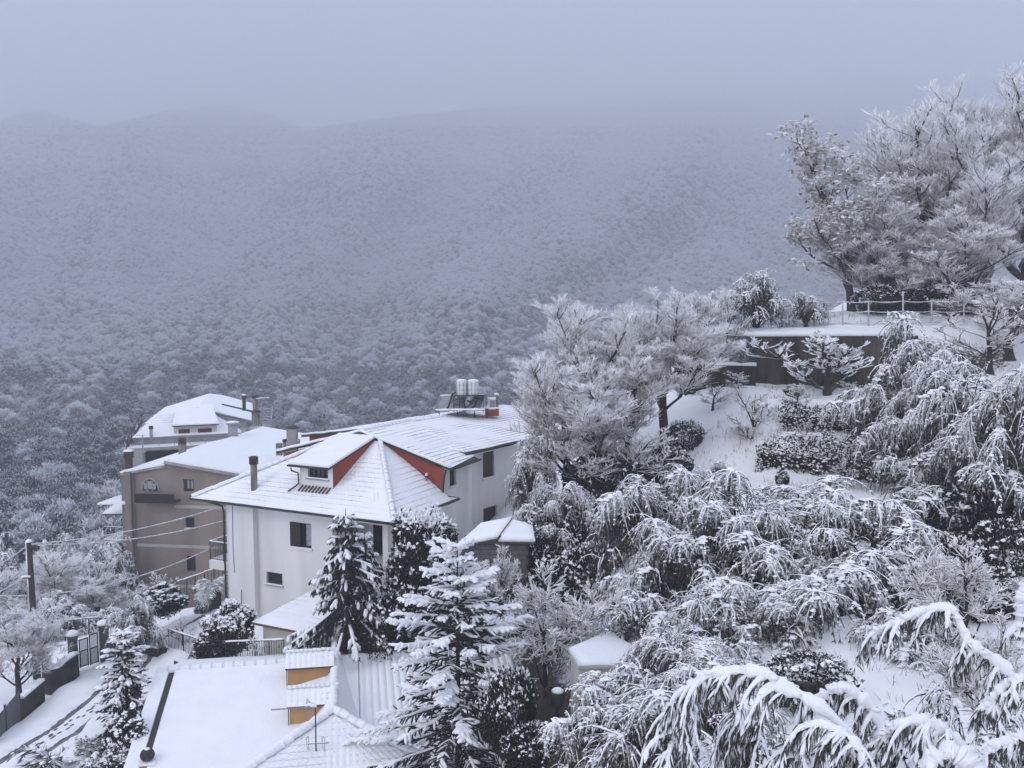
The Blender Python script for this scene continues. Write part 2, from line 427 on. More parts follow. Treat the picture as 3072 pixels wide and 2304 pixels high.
th_ = np.arctan((HU - CX) / FPX)
# pixel rows to heights along each bearing
HZ = CAMZ + (HORIZ - HVv) / FPX * HR * np.cos(th_)
HX = HR * np.sin(th_); HY = HR * np.cos(th_)
nX, nY = len(hu), len(hs)
gi = (np.arange(nY - 1)[:, None] * nX + np.arange(nX - 1)[None]).ravel()
hq = np.column_stack([gi, gi + 1, gi + nX + 1, gi + nX])
hsn = np.clip(0.55 + vnoise(HX, HY, 21, 70) * 0.9, 0, 1)
# the slope facing the houses low in the valley is shaggier and holds less snow, with open snowy clearings
dens = np.clip(1.0 + vnoise(HX, HY, 23, 90) * 0.6, 0.1, 1.3)
lowv = np.clip((HV - 880) / 260, 0, 1)
def gully_shade(u0, v0, u1, v1, w): return spur(u0, v0, u1, v1, w) * (1 + vnoise(HU, HV, 29, 60) * .8)
gul_shade = gully_shade(2260, 560, 1420, 1120, 70) + gully_shade(1780, 420, 980, 1060, 55) + gully_shade(1120, 430, 560, 1060, 60) + gully_shade(420, 420, 150, 1000, 60) + .8 * gully_shade(760, 380, 900, 900, 45) + .7 * gully_shade(1500, 380, 1750, 900, 40)
gul_shade = np.clip(gul_shade + vnoise(HU + HV * .5, HV * .35, 30, 90) * .9, 0, 1.2)  # relief shading put into the tree mix: darker woods along the gullies
dens = dens * (1 - .6 * np.clip(gul_shade, 0, 1))
dens0 = dens * np.clip(900 / HR0, .35, 1.0)
low2 = np.clip((HV - 1120) / 180, 0, 1)
hsn = hsn * (1 - .35 * low2)
dens = dens * (1 - .78 * lowv) * (1 - .55 * low2) * np.clip(900 / HR0, .35, 1.0)
dark = np.clip(0.25 + 1.5 * gul_shade + 1.5 * lowv + vnoise(HX, HY, 24, 110) * 1.5 + vnoise(HX, HY, 25, 45) * 0.7 + vnoise(HU * .8 + HV * .6, (HV * .8 - HU * .6) * .22, 26, 70) * 1.6, 0.03, 2.6)
uu, vv = HU, HV; clear_ = np.ones_like(HU)
for (u0, v0, a, b_) in ((30, 1290, 45, 12), (5, 1270, 22, 20), (560, 880, 60, 14), (670, 890, 30, 9), (180, 1440, 18, 26), (60, 1480, 14, 16), (300, 1310, 60, 12), (400, 1330, 45, 10)):
    k = np.exp(-(((uu - u0) / a) ** 2 + ((vv - v0) / b_) ** 2))
    dens = dens * (1 - 0.9 * k); clear_ = clear_ * (1 - 0.9 * k); hsn = np.maximum(hsn, k)
me = npmesh('hill', np.column_stack([HX.ravel(), HY.ravel(), HZ.ravel()]), hq, 'hill_ground', snow=hsn.ravel(), smooth=True)
a_ = me.attributes.new('density', 'FLOAT', 'POINT'); a_.data.foreach_set('value', dens.ravel().astype(np.float32))
a_ = me.attributes.new('evergreen', 'FLOAT', 'POINT'); a_.data.foreach_set('value', (dens0 * clear_ * dark).ravel().astype(np.float32))
hill = tag(link(bpy.data.objects.new('hill', me)), kind='structure')

# the road: snow with two slushy wheel tracks and a line of footprints
RC = [at(70, 2330, 35.2), at(180, 2215, 37.3), at(288, 2110, 40.3), at(368, 2035, 43.0), at(450, 1990, 45.3), at(570, 1965, 47.5)]
for p in RC: p[2] = gz(p[0], p[1])
def spline(pts, n):
    P = np.array(pts, float); t = np.linspace(0, len(P) - 1, n); out = []
    for q in t:
        i = min(int(q), len(P) - 2); f = q - i
        p0, p1, p2, p3 = P[max(i - 1, 0)], P[i], P[i + 1], P[min(i + 2, len(P) - 1)]
        out.append(0.5 * ((2 * p1) + (-p0 + p2) * f + (2 * p0 - 5 * p1 + 4 * p2 - p3) * f * f + (-p0 + 3 * p1 - 3 * p2 + p3) * f ** 3))
    return np.array(out)
rc = spline([RC[0] + (RC[0] - RC[1]) * 1.6] + RC, 150)
tg = np.gradient(rc, axis=0); tg[:, 2] = 0; tg /= np.linalg.norm(tg, axis=1)[:, None]
rn = np.column_stack([tg[:, 1], -tg[:, 0], np.zeros(len(tg))])       # to the right of travel
prof = [(-2.6, 0.02), (-2.2, 0.06), (-1.2, 0.08), (-0.38, 0.09), (-0.30, 0.035), (0.02, 0.03), (0.10, 0.09), (0.5, 0.10), (0.98, 0.09), (1.06, 0.035), (1.36, 0.03), (1.44, 0.09), (2.2, 0.08), (3.0, 0.05), (3.4, 0.0)]
V = []; sl = []
for i in range(len(rc)):
    for k, (o, h) in enumerate(prof):
        j = (float(vnoise(i * .35, k // 2 * 7.0, 6, 1.0)) * 0.13 + (rngL.random() - .5) * .03) if 2 < k < 12 else 0
        p = rc[i] + rn[i] * (o + j); V.append((p[0], p[1], gz(p[0], p[1]) + 0.17 + h + (rngL.random() - .5) * 0.012))
nX = len(prof); nY = len(rc)
gi = (np.arange(nY - 1)[:, None] * nX + np.arange(nX - 1)[None])
q = np.stack([gi, gi + 1, gi + nX + 1, gi + nX], -1)
mi = np.zeros(q.shape[:2], int); mi[:, [4, 9]] = 1; pass
road = link(bpy.data.objects.new('road', npmesh('road', V, q.reshape(-1, 4), ['snow', 'slush'], mi=mi.ravel(), smooth=True)))
tag(road, kind='structure')
fp = M()
for i in range(26, 118):
    if i % 2: continue
    p = rc[i] + rn[i] * (0.55 + (0.13 if (i // 2) % 2 else -0.13) + rngL.normal() * 0.10 + .12 * math.sin(i * .11)) + tg[i] * rngL.normal() * 0.14
    z = gz(p[0], p[1]) + 0.278
    d, s = tg[i], rn[i]
    fp.poly([p * [1, 1, 0] + UP * z + d * 0.14 * math.cos(a) + s * 0.06 * math.sin(a) for a in np.linspace(0, 2 * PI, 9)[:-1]])
fpo = fp.build('footprints', 'slush', road, kind='stuff')
# ------------------------------------------------------------------ plant generators (numpy; one mesh per part)
def unit(a): return a / (np.linalg.norm(a, axis=-1, keepdims=True) + 1e-9)
class PG:
    def __init__(s): s.V = []; s.Q = []; s.S = []; s.n = 0
    def add(s, V, Q, S):
        s.V.append(np.asarray(V, np.float32)); s.Q.append(np.asarray(Q) + np.where(np.asarray(Q) < 0, 0, s.n)); s.S.append(np.asarray(S, np.float32)); s.n += len(V)
    def mesh(s, name, mat, smooth=False):
        return npmesh(name, np.concatenate(s.V), np.concatenate(s.Q), mat, snow=np.concatenate(s.S), smooth=smooth)
def polytubes(g, P, R, sides=3, base=0.35, gain=0.9, cover=None, rough=0.0, rng=None, lift=0.0, tip=True, off=0.0):
    """P (N,K,3) R (N,K): tubes; snow lies on their upper side (base+gain*nz)*cover"""
    P = np.asarray(P, float); N, K, _ = P.shape
    if N == 0: return
    d = np.empty_like(P); d[:, 1:-1] = P[:, 2:] - P[:, :-2]; d[:, 0] = P[:, 1] - P[:, 0]; d[:, -1] = P[:, -1] - P[:, -2]
    d = unit(d)
    md = unit(P[:, -1] - P[:, 0])
    ref = np.where(np.abs(md[:, 2:3]) < 0.93, np.array([[0, 0, 1.0]]), np.array([[1.0, 0, 0]]))[:, None]
    x = unit(np.cross(d, ref)); y = np.cross(x, d)
    a = np.arange(sides) * 2 * PI / sides + PI / 2 + off
    nrm = x[:, :, None] * np.cos(a)[None, None, :, None] + y[:, :, None] * np.sin(a)[None, None, :, None]
    RR = R[:, :, None] * np.ones(sides)
    if rough and rng is not None: RR = RR * (1 + rough * rng.uniform(-1, 1, (N, K, 1)) + rough * .5 * rng.uniform(-1, 1, (N, K, sides)))
    V = P[:, :, None] + nrm * RR[..., None]
    if lift: V = V + np.array([0, 0, lift])
    S = np.clip(base + gain * nrm[..., 2], 0, 1)
    if cover is not None: S = S * np.asarray(cover)[..., None] if np.ndim(cover) == 2 else S * np.asarray(cover)[:, None, None]
    idx = np.arange(N * K * sides).reshape(N, K, sides)
    i0 = idx[:, :-1]; i1 = idx[:, 1:]
    Q = np.stack([i0, np.roll(i0, -1, 2), np.roll(i1, -1, 2), i1], -1).reshape(-1, 4)
    g.add(V.reshape(-1, 3), Q, S.ravel())
    if tip and sides > 3:
        for row, fl in ((idx[:, -1], False), (idx[:, 0], True)):
            if sides == 4: g.Q.append(row + (g.n - len(V.reshape(-1, 3))))
            else:
                b = g.n - N * K * sides
                for k in range(1, sides - 1, 2):
                    q = np.column_stack([row[:, 0], row[:, k], row[:, k + 1], row[:, k + 2] if k + 2 < sides else np.full(N, -1 - b)])
                    g.Q.append(np.where(q + b < 0, -1, q + b))
def leaves(g, p, d, L, W, S, rng, mid=0.42):
    """one diamond quad each"""
    d = unit(d); s = unit(np.cross(d, rng.normal(size=d.shape)))
    L = L[:, None]; W = W[:, None]
    V = np.stack([p, p + d * L * mid + s * W, p + d * L, p + d * L * mid - s * W], 1).reshape(-1, 3)
    Q = np.arange(len(p) * 4).reshape(-1, 4)
    g.add(V, Q, np.repeat(S, 4))
def grow(par, m, t0, t1, ang, lf, K, rng, up=0.15, wig=0.12, taper=0.5, flat=None):
    """m children on every parent polyline -> polylines, t along parent, parent index"""
    N, Kp, _ = par.shape
    idx = np.repeat(np.arange(N), m); n = len(idx)
    t = rng.uniform(t0, t1, n); q = t * (Kp - 1); i = np.clip(q.astype(int), 0, Kp - 2); f = (q - i)[:, None]
    p = par[idx, i] * (1 - f) + par[idx, i + 1] * f
    tg_ = unit(par[idx, i + 1] - par[idx, i])
    pl = np.linalg.norm(np.diff(par, axis=1), axis=2).sum(1)[idx]
    v = rng.normal(size=(n, 3))
    if flat is not None: v[:, 2] *= flat
    v = unit(v - tg_ * (v * tg_).sum(1, keepdims=True))
    a = rng.uniform(ang[0], ang[1], n)[:, None]
    d = unit(np.cos(a) * tg_ + np.sin(a) * v)
    L = pl * rng.uniform(lf[0], lf[1], n) * (1 - taper * t)
    out = np.empty((n, K, 3)); out[:, 0] = p
    for k in range(1, K):
        d = unit(d + np.array([0, 0, up]) + rng.normal(size=(n, 3)) * wig)
        out[:, k] = out[:, k - 1] + d * (L / (K - 1))[:, None]
    return out, t, idx
def settle(p, cell=0.3, fall=0.4, rng=None):
    """how much snow reaches each point: 1 at the top of its column, less below other twigs"""
    k = np.floor(p[:, :2] / cell).astype(np.int64); key = k[:, 0] * 100003 + k[:, 1]
    u, inv = np.unique(key, return_inverse=True)
    mx = np.full(len(u), -1e9); np.maximum.at(mx, inv, p[:, 2])
    return np.exp(-(mx[inv] - p[:, 2]) / fall)
def blobs(g, c, r, rng, squash=0.6, S=1.0):
    """low lumps of snow: squashed octahedron-like shells, 8 + 6 verts"""
    c = np.asarray(c); n = len(c)
    base = np.array([[1, 0, 0], [.7, .7, 0], [0, 1, 0], [-.7, .7, 0], [-1, 0, 0], [-.7, -.7, 0], [0, -1, 0], [.7, -.7, 0],
                     [.55, 0, .75], [0, .55, .75], [-.55, 0, .75], [0, -.55, .75], [0, 0, 1.0], [0, 0, -.55]])
    F = [[0, 1, 9, 8], [1, 2, 9, -1], [2, 3, 10, 9], [3, 4, 10, -1], [4, 5, 11, 10], [5, 6, 11, -1], [6, 7, 8, 11], [7, 0, 8, -1], [8, 9, 10, 12], [10, 11, 8, 12],
         [1, 0, 13, -1], [2, 1, 13, -1], [3, 2, 13, -1], [4, 3, 13, -1], [5, 4, 13, -1], [6, 5, 13, -1], [7, 6, 13, -1], [0, 7, 13, -1]]
    F = np.array(F)
    ph = rng.uniform(0, 2 * PI, n); cs, sn = np.cos(ph), np.sin(ph)
    B = base[None] * (1 + rng.uniform(-.22, .22, (n, 14, 1)))
    X = B[..., 0] * cs[:, None] - B[..., 1] * sn[:, None]; Y = B[..., 0] * sn[:, None] + B[..., 1] * cs[:, None]
    V = np.stack([X * rng.uniform(.8, 1.4, (n, 1)), Y, B[..., 2] * squash], -1) * np.asarray(r).reshape(-1, 1, 1) + c[:, None]
    Q = (F[None] + np.where(F[None] < 0, 0, (np.arange(n) * 14)[:, None, None])).reshape(-1, 4)
    sv = np.where(base[:, 2] < -.3, 0.55, 1.0)[None] * (np.asarray(S).reshape(-1, 1) if np.ndim(S) else S) * np.ones((n, 14))
    g.add(V.reshape(-1, 3), Q, sv.ravel())

def bare_tree(seed, H=8.0, spread=1.0, trunkR=0.16, nl=(7, 8, 7, 5), trunk_frac=0.55, up=0.10, twigR=0.017, lean=(0, 0), leafy=0.0, base=0.60, gain=0.60, ang0=(0.5, 1.1), frost_r=1.0, t0=.25):
    rng = np.random.default_rng(seed)
    K = 7; t = np.linspace(0, 1, K)[:, None]
    tr = np.array([lean[0], lean[1], 0]) * t ** 1.4 + UP * t * H * trunk_frac + np.column_stack([np.cumsum(rng.normal(size=(K, 2)) * .06 * H * .15, 0), np.zeros(K)]) * t
    tr = tr[None]
    gt, gc = PG(), PG()
    R = np.linspace(trunkR * 1.15, trunkR * .5, K)[None]; R[:, 0] *= 1.35
    polytubes(gt, tr, R, 8, base=-0.1, gain=0.75, rough=.1, rng=rng)
    L1, t1, _ = grow(tr, nl[0], t0, 1.0, ang0, (.62 * spread, .98 * spread), 7, rng, up=up * 1.4, wig=.14, taper=.25)
    # leaders
    ld, _, _ = grow(tr, 3, .9, 1.0, (.12, .45), (.6, .8), 7, rng, up=.1, wig=.12, taper=0)
    L1 = np.concatenate([L1, ld])
    r1 = np.linspace(1, .3, 7)[None] * trunkR * rng.uniform(.32, .5, (len(L1), 1))
    polytubes(gt, L1, r1, 6, base=.05, gain=.95, rough=.1, rng=rng)
    L2, _, _ = grow(L1, nl[1], .2, 1.0, (.4, 1.05), (.38, .62), 6, rng, up=up, wig=.14)
    polytubes(gt, L2, np.linspace(1, .4, 6)[None] * np.full((len(L2), 1), max(trunkR * .15, twigR * 1.25)), 5, base=.2, gain=.95)
    L3, _, _ = grow(L2, nl[2], .12, 1.0, (.35, .95), (.4, .65), 5, rng, up=up * 1.0, wig=.12)
    c3 = rng.uniform(.8, 1.15, len(L3))
    polytubes(gc, L3, np.linspace(1.25, .8, 5)[None] * np.full((len(L3), 1), twigR) * frost_r, 4, base=base, gain=gain, cover=c3, tip=False)
    L4, _, _ = grow(L3, nl[3], .15, 1.0, (.3, .95), (.6, 1.05), 3, rng, up=up * 1.6, wig=.12, taper=.3)
    sv = settle(L4[:, 1], .5, 2.2)
    polytubes(gc, L4, np.linspace(1.0, .6, 3)[None] * np.full((len(L4), 1), twigR * .8) * frost_r, 3, base=base, gain=gain, cover=(.62 + .5 * sv) * rng.uniform(.75, 1.15, len(L4)))
    if leafy > 0:
        n = int(len(L4) * leafy)
        j = rng.integers(0, len(L4), n); k = rng.integers(1, 3, n)
        p = L4[j, k] + rng.normal(size=(n, 3)) * .06
        d = rng.normal(size=(n, 3)) * .7 + np.array([0, 0, -.5])
        leaves(gc, p, d, rng.uniform(.14, .26, n), rng.uniform(.035, .06, n), np.clip(rng.normal(.42, .3, n), 0, 1), rng)
        j = rng.integers(0, len(L4), n // 5); k = rng.integers(1, 3, n // 5)
        blobs(gc, L4[j, k], rng.uniform(.05, .11, n // 5), rng)
    return gt, gc

def droop_tree(seed, H=4.0, Rad=2.4, nst=44, nstrand=32, nleaf=12, leafL=(.08, .16), leafW=(.008, .013), trunkR=.09, snowf=.52, strandL=(.45, 1.15), strandR=.012, blobk=16, blobr=(.04, .10)):
    """bowed evergreen: arching stems ending in plumes of hanging leafy strands, soft snow lying on the crests"""
    rng = np.random.default_rng(seed)
    gt, gc = PG(), PG()
    K = 10; t = np.linspace(0, 1, K)
    ph = rng.normal(0, .4, nst) + np.arange(nst) * 2.399
    rad = Rad * rng.uniform(.12, 1.0, nst) ** .75; h = H * rng.uniform(.38, 1.0, nst) * (1.06 - .45 * (rad / Rad) ** 2)
    pk = rng.uniform(1.75, 2.55, nst)
    r = rad[:, None] * t[None] ** 1.15; z = h[:, None] * np.sin(t[None] * pk[:, None])
    z = np.maximum(z, .05 * t[None])
    wob = np.cumsum(rng.normal(size=(nst, K, 2)) * .06, 1)
    st = np.stack([r * np.cos(ph)[:, None] + wob[..., 0], r * np.sin(ph)[:, None] + wob[..., 1], z], -1)
    st[:, 0] = rng.normal(size=(nst, 3)) * [.12, .12, 0]
    polytubes(gt, st, np.linspace(trunkR * .45, .010, K)[None] * rng.uniform(.6, 1.1, (nst, 1)), 5, base=-.1, gain=.9)
    n = nst * nstrand; ix = np.repeat(np.arange(nst), nstrand)
    q = rng.uniform(.40, 1.0, n) * (K - 1.001); k = q.astype(int); f = (q - k)[:, None]
    p0 = st[ix, k] * (1 - f) + st[ix, k + 1] * f; tg_ = unit(st[ix, k + 1] - st[ix, k])
    lat = unit(np.cross(tg_, UP + 1e-4)) * rng.choice([-1, 1], n)[:, None]
    d = unit(lat * rng.uniform(.2, 1.0, n)[:, None] + tg_ * rng.uniform(.1, .9, n)[:, None] + np.array([0, 0, .15]) + rng.normal(size=(n, 3)) * .2)
    KS = 7; L = rng.uniform(*strandL, n) * Rad / 2.4; P = np.empty((n, KS, 3)); P[:, 0] = p0
    gk = rng.uniform(.28, .6, n)[:, None]
    for a in range(1, KS):
        d = unit(d + np.array([0, 0, -1.0]) * gk + rng.normal(size=(n, 3)) * .12); P[:, a] = P[:, a - 1] + d * (L / (KS - 1))[:, None]
    sv = settle(P[:, 1], .26, snowf); tt = np.linspace(1, .35, KS)
    cov = np.clip(sv[:, None] * 1.7 * tt[None] + .10, 0, 1.15)
    polytubes(gc, P, (strandR * .55 + .024 * (Rad / 2.4) * sv[:, None] ** 1.5 * tt[None] ** 2.2 * rng.uniform(.5, 1.2, (n, 1))), 4, base=.35, gain=.85, cover=cov, rough=.5, rng=rng)
    m = n * nleaf; j = np.repeat(np.arange(n), nleaf); q = rng.uniform(.2, KS - 1.001, m); k = q.astype(int); f = (q - k)[:, None]
    p = P[j, k] * (1 - f) + P[j, k + 1] * f; td = unit(P[j, k + 1] - P[j, k])
    d = td * .5 + np.array([0, 0, -.6]) + rng.normal(size=(m, 3)) * .5
    sl = settle(p, .2, snowf * .8)
    S = np.clip(sl * 1.1 + rng.normal(0, .16, m) - .02, 0, 1)
    leaves(gc, p, d, rng.uniform(*leafL, m) * Rad / 2.4, rng.uniform(*leafW, m) * (1 + .8 * S), S, rng)
    # soft snow along the crests
    nb = nst * blobk; ib = rng.integers(0, nst, nb); q = rng.uniform(.42, .98, nb) * (K - 1.001); k = q.astype(int); f = (q - k)[:, None]
    c = st[ib, k] * (1 - f) + st[ib, k + 1] * f + rng.normal(size=(nb, 3)) * [.06, .06, .02]
    w = settle(c, .3, snowf * 1.3); keep = w > .3
    blobs(gc, c[keep], rng.uniform(*blobr, keep.sum()) * (.5 + .6 * w[keep]), rng, .62)
    top = np.where(sl > .6)[0]; top = rng.choice(top, min(len(top), nst * 16), replace=False)
    blobs(gc, p[top], rng.uniform(.02, .055, len(top)), rng, .7)
    return gt, gc

def conifer(seed, H=7.0, Rb=2.0, gap=.30, nb=7, twig=(.20, .42), droop=-.06, tipup=.05, r=.030, snow_r=.047, pw=.85, z0=.10, needles=10, snowp=1.0, hang=0.0, tstep=.13, top=.08, fall=.5):
    rng = np.random.default_rng(seed)
    gt, gn, gs = PG(), PG(), PG()
    K = 9; t = np.linspace(0, 1, K)
    tr = np.stack([rng.normal(0, .01, K), rng.normal(0, .01, K), t * H], -1)[None]
    polytubes(gt, tr, (np.linspace(.017 * H, .006, K))[None], 7, base=-.15, gain=.6)
    zs = np.arange(H * z0, H * (1 - top * .4), gap); zs = zs + rng.normal(0, gap * .12, len(zs))
    B = []; 
    for z in zs:
        k = max(4, int(nb + rng.integers(-1, 2))); a0 = rng.uniform(0, 2 * PI)
        fr = np.clip(1 - z / H, .02, 1)
        for i in range(k):
            a = a0 + 2 * PI * i / k + rng.normal(0, .15); L = Rb * fr ** pw * rng.uniform(.55, 1.2) * (1 + .18 * math.sin(a * 2 + z * 1.3)) + .08
            B.append((z + rng.normal(0, .06), a, L, fr))
    B = np.array(B); n = len(B); KB = 7; tb = np.linspace(0, 1, KB)[None]
    rise = (.45 - (.45 - droop * 3.2) * B[:, 3:4] ** .6)             # young top branches rise, old ones sag
    rr = B[:, 2:3] * tb; zz = B[:, 0:1] + B[:, 2:3] * (rise * tb - .16 * B[:, 3:4] * tb ** 2 + tipup * tb ** 3)
    P = np.stack([rr * np.cos(B[:, 1:2]), rr * np.sin(B[:, 1:2]), zz], -1)
    P[:, 1:] += np.cumsum(rng.normal(size=(n, KB - 1, 3)) * .012, 1)
    polytubes(gt, P, np.linspace(.022, .008, KB)[None] * (.5 + B[:, 3:4]), 4, base=0, gain=.8)
    # side twigs, both sides, in the plane of the branch
    TP, TD, TL = [], [], []
    for i in range(n):
        L = B[i, 2]; m = max(3, int(L / tstep))
        for j in range(m):
            f = .18 + .82 * (j + rng.random() * .5) / m
            if f > 1: f = 1
            k = min(int(f * (KB - 1)), KB - 2); ff = f * (KB - 1) - k
            p = P[i, k] * (1 - ff) + P[i, k + 1] * ff; tg_ = unit(P[i, k + 1] - P[i, k])
            sd2 = np.cross(tg_, UP); sd2 /= np.linalg.norm(sd2) + 1e-9
            for sg in (-1, 1):
                an = rng.uniform(.55, 1.0)
                d = tg_ * math.cos(an) + sd2 * sg * math.sin(an) + np.array([0, 0, rng.normal(-.04 - hang * .5, .16)])
                TP.append(p); TD.append(d); TL.append(rng.uniform(*twig) * (1.15 - .6 * f) * min(1, .45 + L / 1.6))
        TP.append(P[i, -2]); TD.append(P[i, -1] - P[i, -2]); TL.append(.22 + .06 * L)
    TP = np.array(TP); TD = unit(np.array(TD)); TL = np.array(TL); m = len(TP); KT = 4
    T = np.empty((m, KT, 3)); T[:, 0] = TP; d = TD
    for k in range(1, KT):
        d = unit(d + np.array([0, 0, -.07 - hang * .35]) + rng.normal(size=(m, 3)) * .06); T[:, k] = T[:, k - 1] + d * (TL / (KT - 1))[:, None]
    prof = np.array([.6, 1.05, .95, .35])[None]
    sv = settle(T[:, 2], .16, fall)
    polytubes(gn, T, prof * r * rng.uniform(.8, 1.15, (m, 1)), 4, base=.0, gain=.35, cover=np.clip(sv, 0, 1))
    if needles:
        mm = m * needles; j = np.repeat(np.arange(m), needles); q = rng.uniform(0, KT - 1.01, mm); k = q.astype(int); f = (q - k)[:, None]
        p = T[j, k] * (1 - f) + T[j, k + 1] * f; td = unit(T[j, k + 1] - T[j, k])
        dd = td * .6 + rng.normal(size=(mm, 3)) * .75 + np.array([0, 0, -.12 - hang])
        leaves(gn, p, dd, rng.uniform(.05, .10, mm) * (r / .03), np.full(mm, .008), np.clip(sv[j] * rng.uniform(-.2, .75, mm), 0, 1), rng, mid=.3)
    pick = rng.random(m) < np.clip(sv * 1.35 + .10, 0, 1) * snowp
    Ts = T[pick]; w = (.55 + .6 * sv[pick])[:, None] * rng.uniform(.75, 1.2, (pick.sum(), 1))
    ps = np.array([.75, 1.08, 1.05, .6])[None]
    polytubes(gs, Ts + np.array([0, 0, 1]) * (r * .75), ps * snow_r * w, 5, base=1, gain=0, rough=.22, rng=rng)
    # pillows on the branches themselves
    pb = rng.random(n) < .7 * snowp
    polytubes(gs, P[pb][:, 2:] + [0, 0, .04], np.array([.7, 1, 1, .9, .6])[None] * snow_r * 1.0 * np.ones((pb.sum(), 1)), 6, base=1, gain=0, rough=.25, rng=rng)
    return gt, gn, gs

def shrub(seed, size=(1.5, 1.5, 2.0), n=9000, leaf=(.07, .13), wid=.5, fall=.22, dense=1.0, blobn=500, blobr=(.04, .10), cone=0.0, snowb=.0, lump=.25):
    """dense evergreen: leaf quads filling a lumpy crown, snow on its outermost leaves"""
    rng = np.random.default_rng(seed)
    g, gt = PG(), PG()
    v = unit(rng.normal(size=(n, 3))); rad = rng.uniform(.45, 1, n) ** .45
    cl = unit(rng.normal(size=(26, 3))); bump = (np.maximum(v @ cl.T, 0) ** 14).max(1)
    rad = rad * (1 - lump + lump * 1.3 * bump)
    p = v * rad[:, None]; p[:, 2] = (p[:, 2] + 1) / 2
    p[:, :2] *= (1 - cone * p[:, 2:3])
    p = p * np.array([size[0], size[1], size[2]])
    sl = settle(p, .16, fall)
    S = np.clip(sl + rng.normal(0, .2, n) + snowb - .1, 0, 1)
    d = rng.normal(size=(n, 3)) + v * .6
    L = rng.uniform(*leaf, n)
    leaves(g, p, d, L, L * wid * .5, S, rng)
    top = np.where(sl > .6)[0]; top = rng.choice(top, min(blobn, len(top)), replace=False)
    blobs(g, p[top], rng.uniform(*blobr, len(top)), rng, .65)
    K = 4; m = 6
    st = np.stack([np.outer(np.cos(np.arange(m)) * size[0] * .4, np.linspace(0, 1, K)), np.outer(np.sin(np.arange(m) * 2.1) * size[1] * .4, np.linspace(0, 1, K)), np.tile(np.linspace(0, size[2] * .75, K), (m, 1))], -1)
    polytubes(gt, st, np.linspace(.05, .015, K)[None] * np.ones((m, 1)), 5, base=-.3, gain=.3)
    return gt, g

LIB = {}
def lib(key, parts):
    """parts: list of (part name, PG, material, smooth)"""
    LIB[key] = [(nm, g.mesh(key + '_' + nm, mat, sm)) for nm, g, mat, sm in parts]
def plant(name, key, loc, label, cat='tree', group=None, rz=0.0, sc=1.0, sink=0.05):
    e = empty(name, (loc[0], loc[1], loc[2] - sink), label, cat, group, rz, sc)
    for nm, me_ in LIB[key]:
        link(bpy.data.objects.new(nm, me_), e)
    return e
def gpos(u, d, v=None):
    """foot of a plant on the land at image column u, distance d"""
    p = at(u, v if v else 1500, d); return np.array([p[0], d, gz(p[0], d)])
# ------------------------------------------------------------------ building helpers
rngB = np.random.default_rng(9)
def roof_courses(pts, eave_dir, parent, pitch=0.22, rise=0.36, amp=0.014, step=0.020, mats=('roof_snow', 'tile_edge'), name='tile_course', up_th=0.0, samples=4, jit=0.012):
    """snow-covered tile courses of one roof plane, each course a corrugated strip with a real lower lip"""
    P = np.array(pts, float); e = unit(np.asarray(eave_dir, float))
    nrm = np.zeros(3)
    for i in range(len(P)): nrm += np.cross(P[i], P[(i + 1) % len(P)])
    nrm = unit(nrm); nrm = nrm if nrm[2] > 0 else -nrm
    s = np.cross(nrm, e); s = s if s[2] > 0 else -s
    o = P[np.argmin(P @ s)]
    E_ = (P - o) @ e; S_ = (P - o) @ s
    def span(v):
        xs = []
        for i in range(len(P)):
            a, b = S_[i], S_[(i + 1) % len(P)]
            if abs(a - b) < 1e-6:
                if abs(a - v) < 1e-4: xs += [E_[i], E_[(i + 1) % len(P)]]
                continue
            f = (v - a) / (b - a)
            if -1e-6 <= f <= 1 + 1e-6: xs.append(E_[i] + f * (E_[(i + 1) % len(P)] - E_[i]))
        return (min(xs), max(xs)) if xs else None
    smax = S_.max(); k = 0; objs = []
    while k * rise < smax - 0.05:
        s0 = k * rise; s1 = min((k + 1) * rise, smax)
        a = span(max(s0, 1e-4)); b = span(s1 - 1e-4)
        k += 1
        if a is None or b is None: continue
        n = max(3, int((a[1] - a[0]) / pitch * samples))
        f = np.linspace(0, 1, n + 1)
        ea = a[0] + f * (a[1] - a[0]); eb = b[0] + f * (b[1] - b[0])
        wa = np.abs(np.sin(ea / pitch * PI)) * amp + rngB.normal(0, jit * .5, n + 1); wb = np.abs(np.sin(eb / pitch * PI)) * amp
        pw_ = np.clip(.75 + vnoise(ea + o[0] * 3, np.full(n + 1, s0), 77, 1.3) * 2.2, 0, 1.5)      # drifted here, thin there
        low = o + np.outer(ea, e) + s * s0 + nrm * (step * pw_ + wa * pw_ + up_th + .004)[:, None]
        hig = o + np.outer(eb, e) + s * s1 + nrm * (wb + up_th)[:, None]
        lip = o + np.outer(ea, e) + s * (s0 + .012) + nrm * (up_th - .012)
        V = np.concatenate([lip, low, hig]); m = n + 1; i = np.arange(n)
        Q = np.concatenate([np.column_stack([i, i + 1, m + i + 1, m + i]), np.column_stack([m + i, m + i + 1, 2 * m + i + 1, 2 * m + i])])
        mi = np.concatenate([np.ones(n, int), np.zeros(n, int)])
        sm = True
        me_ = npmesh(name, V - org_of(parent), Q, list(mats), mi=mi, smooth=False)
        objs.append(link(bpy.data.objects.new(name, me_), parent))
    return objs
RT = {}
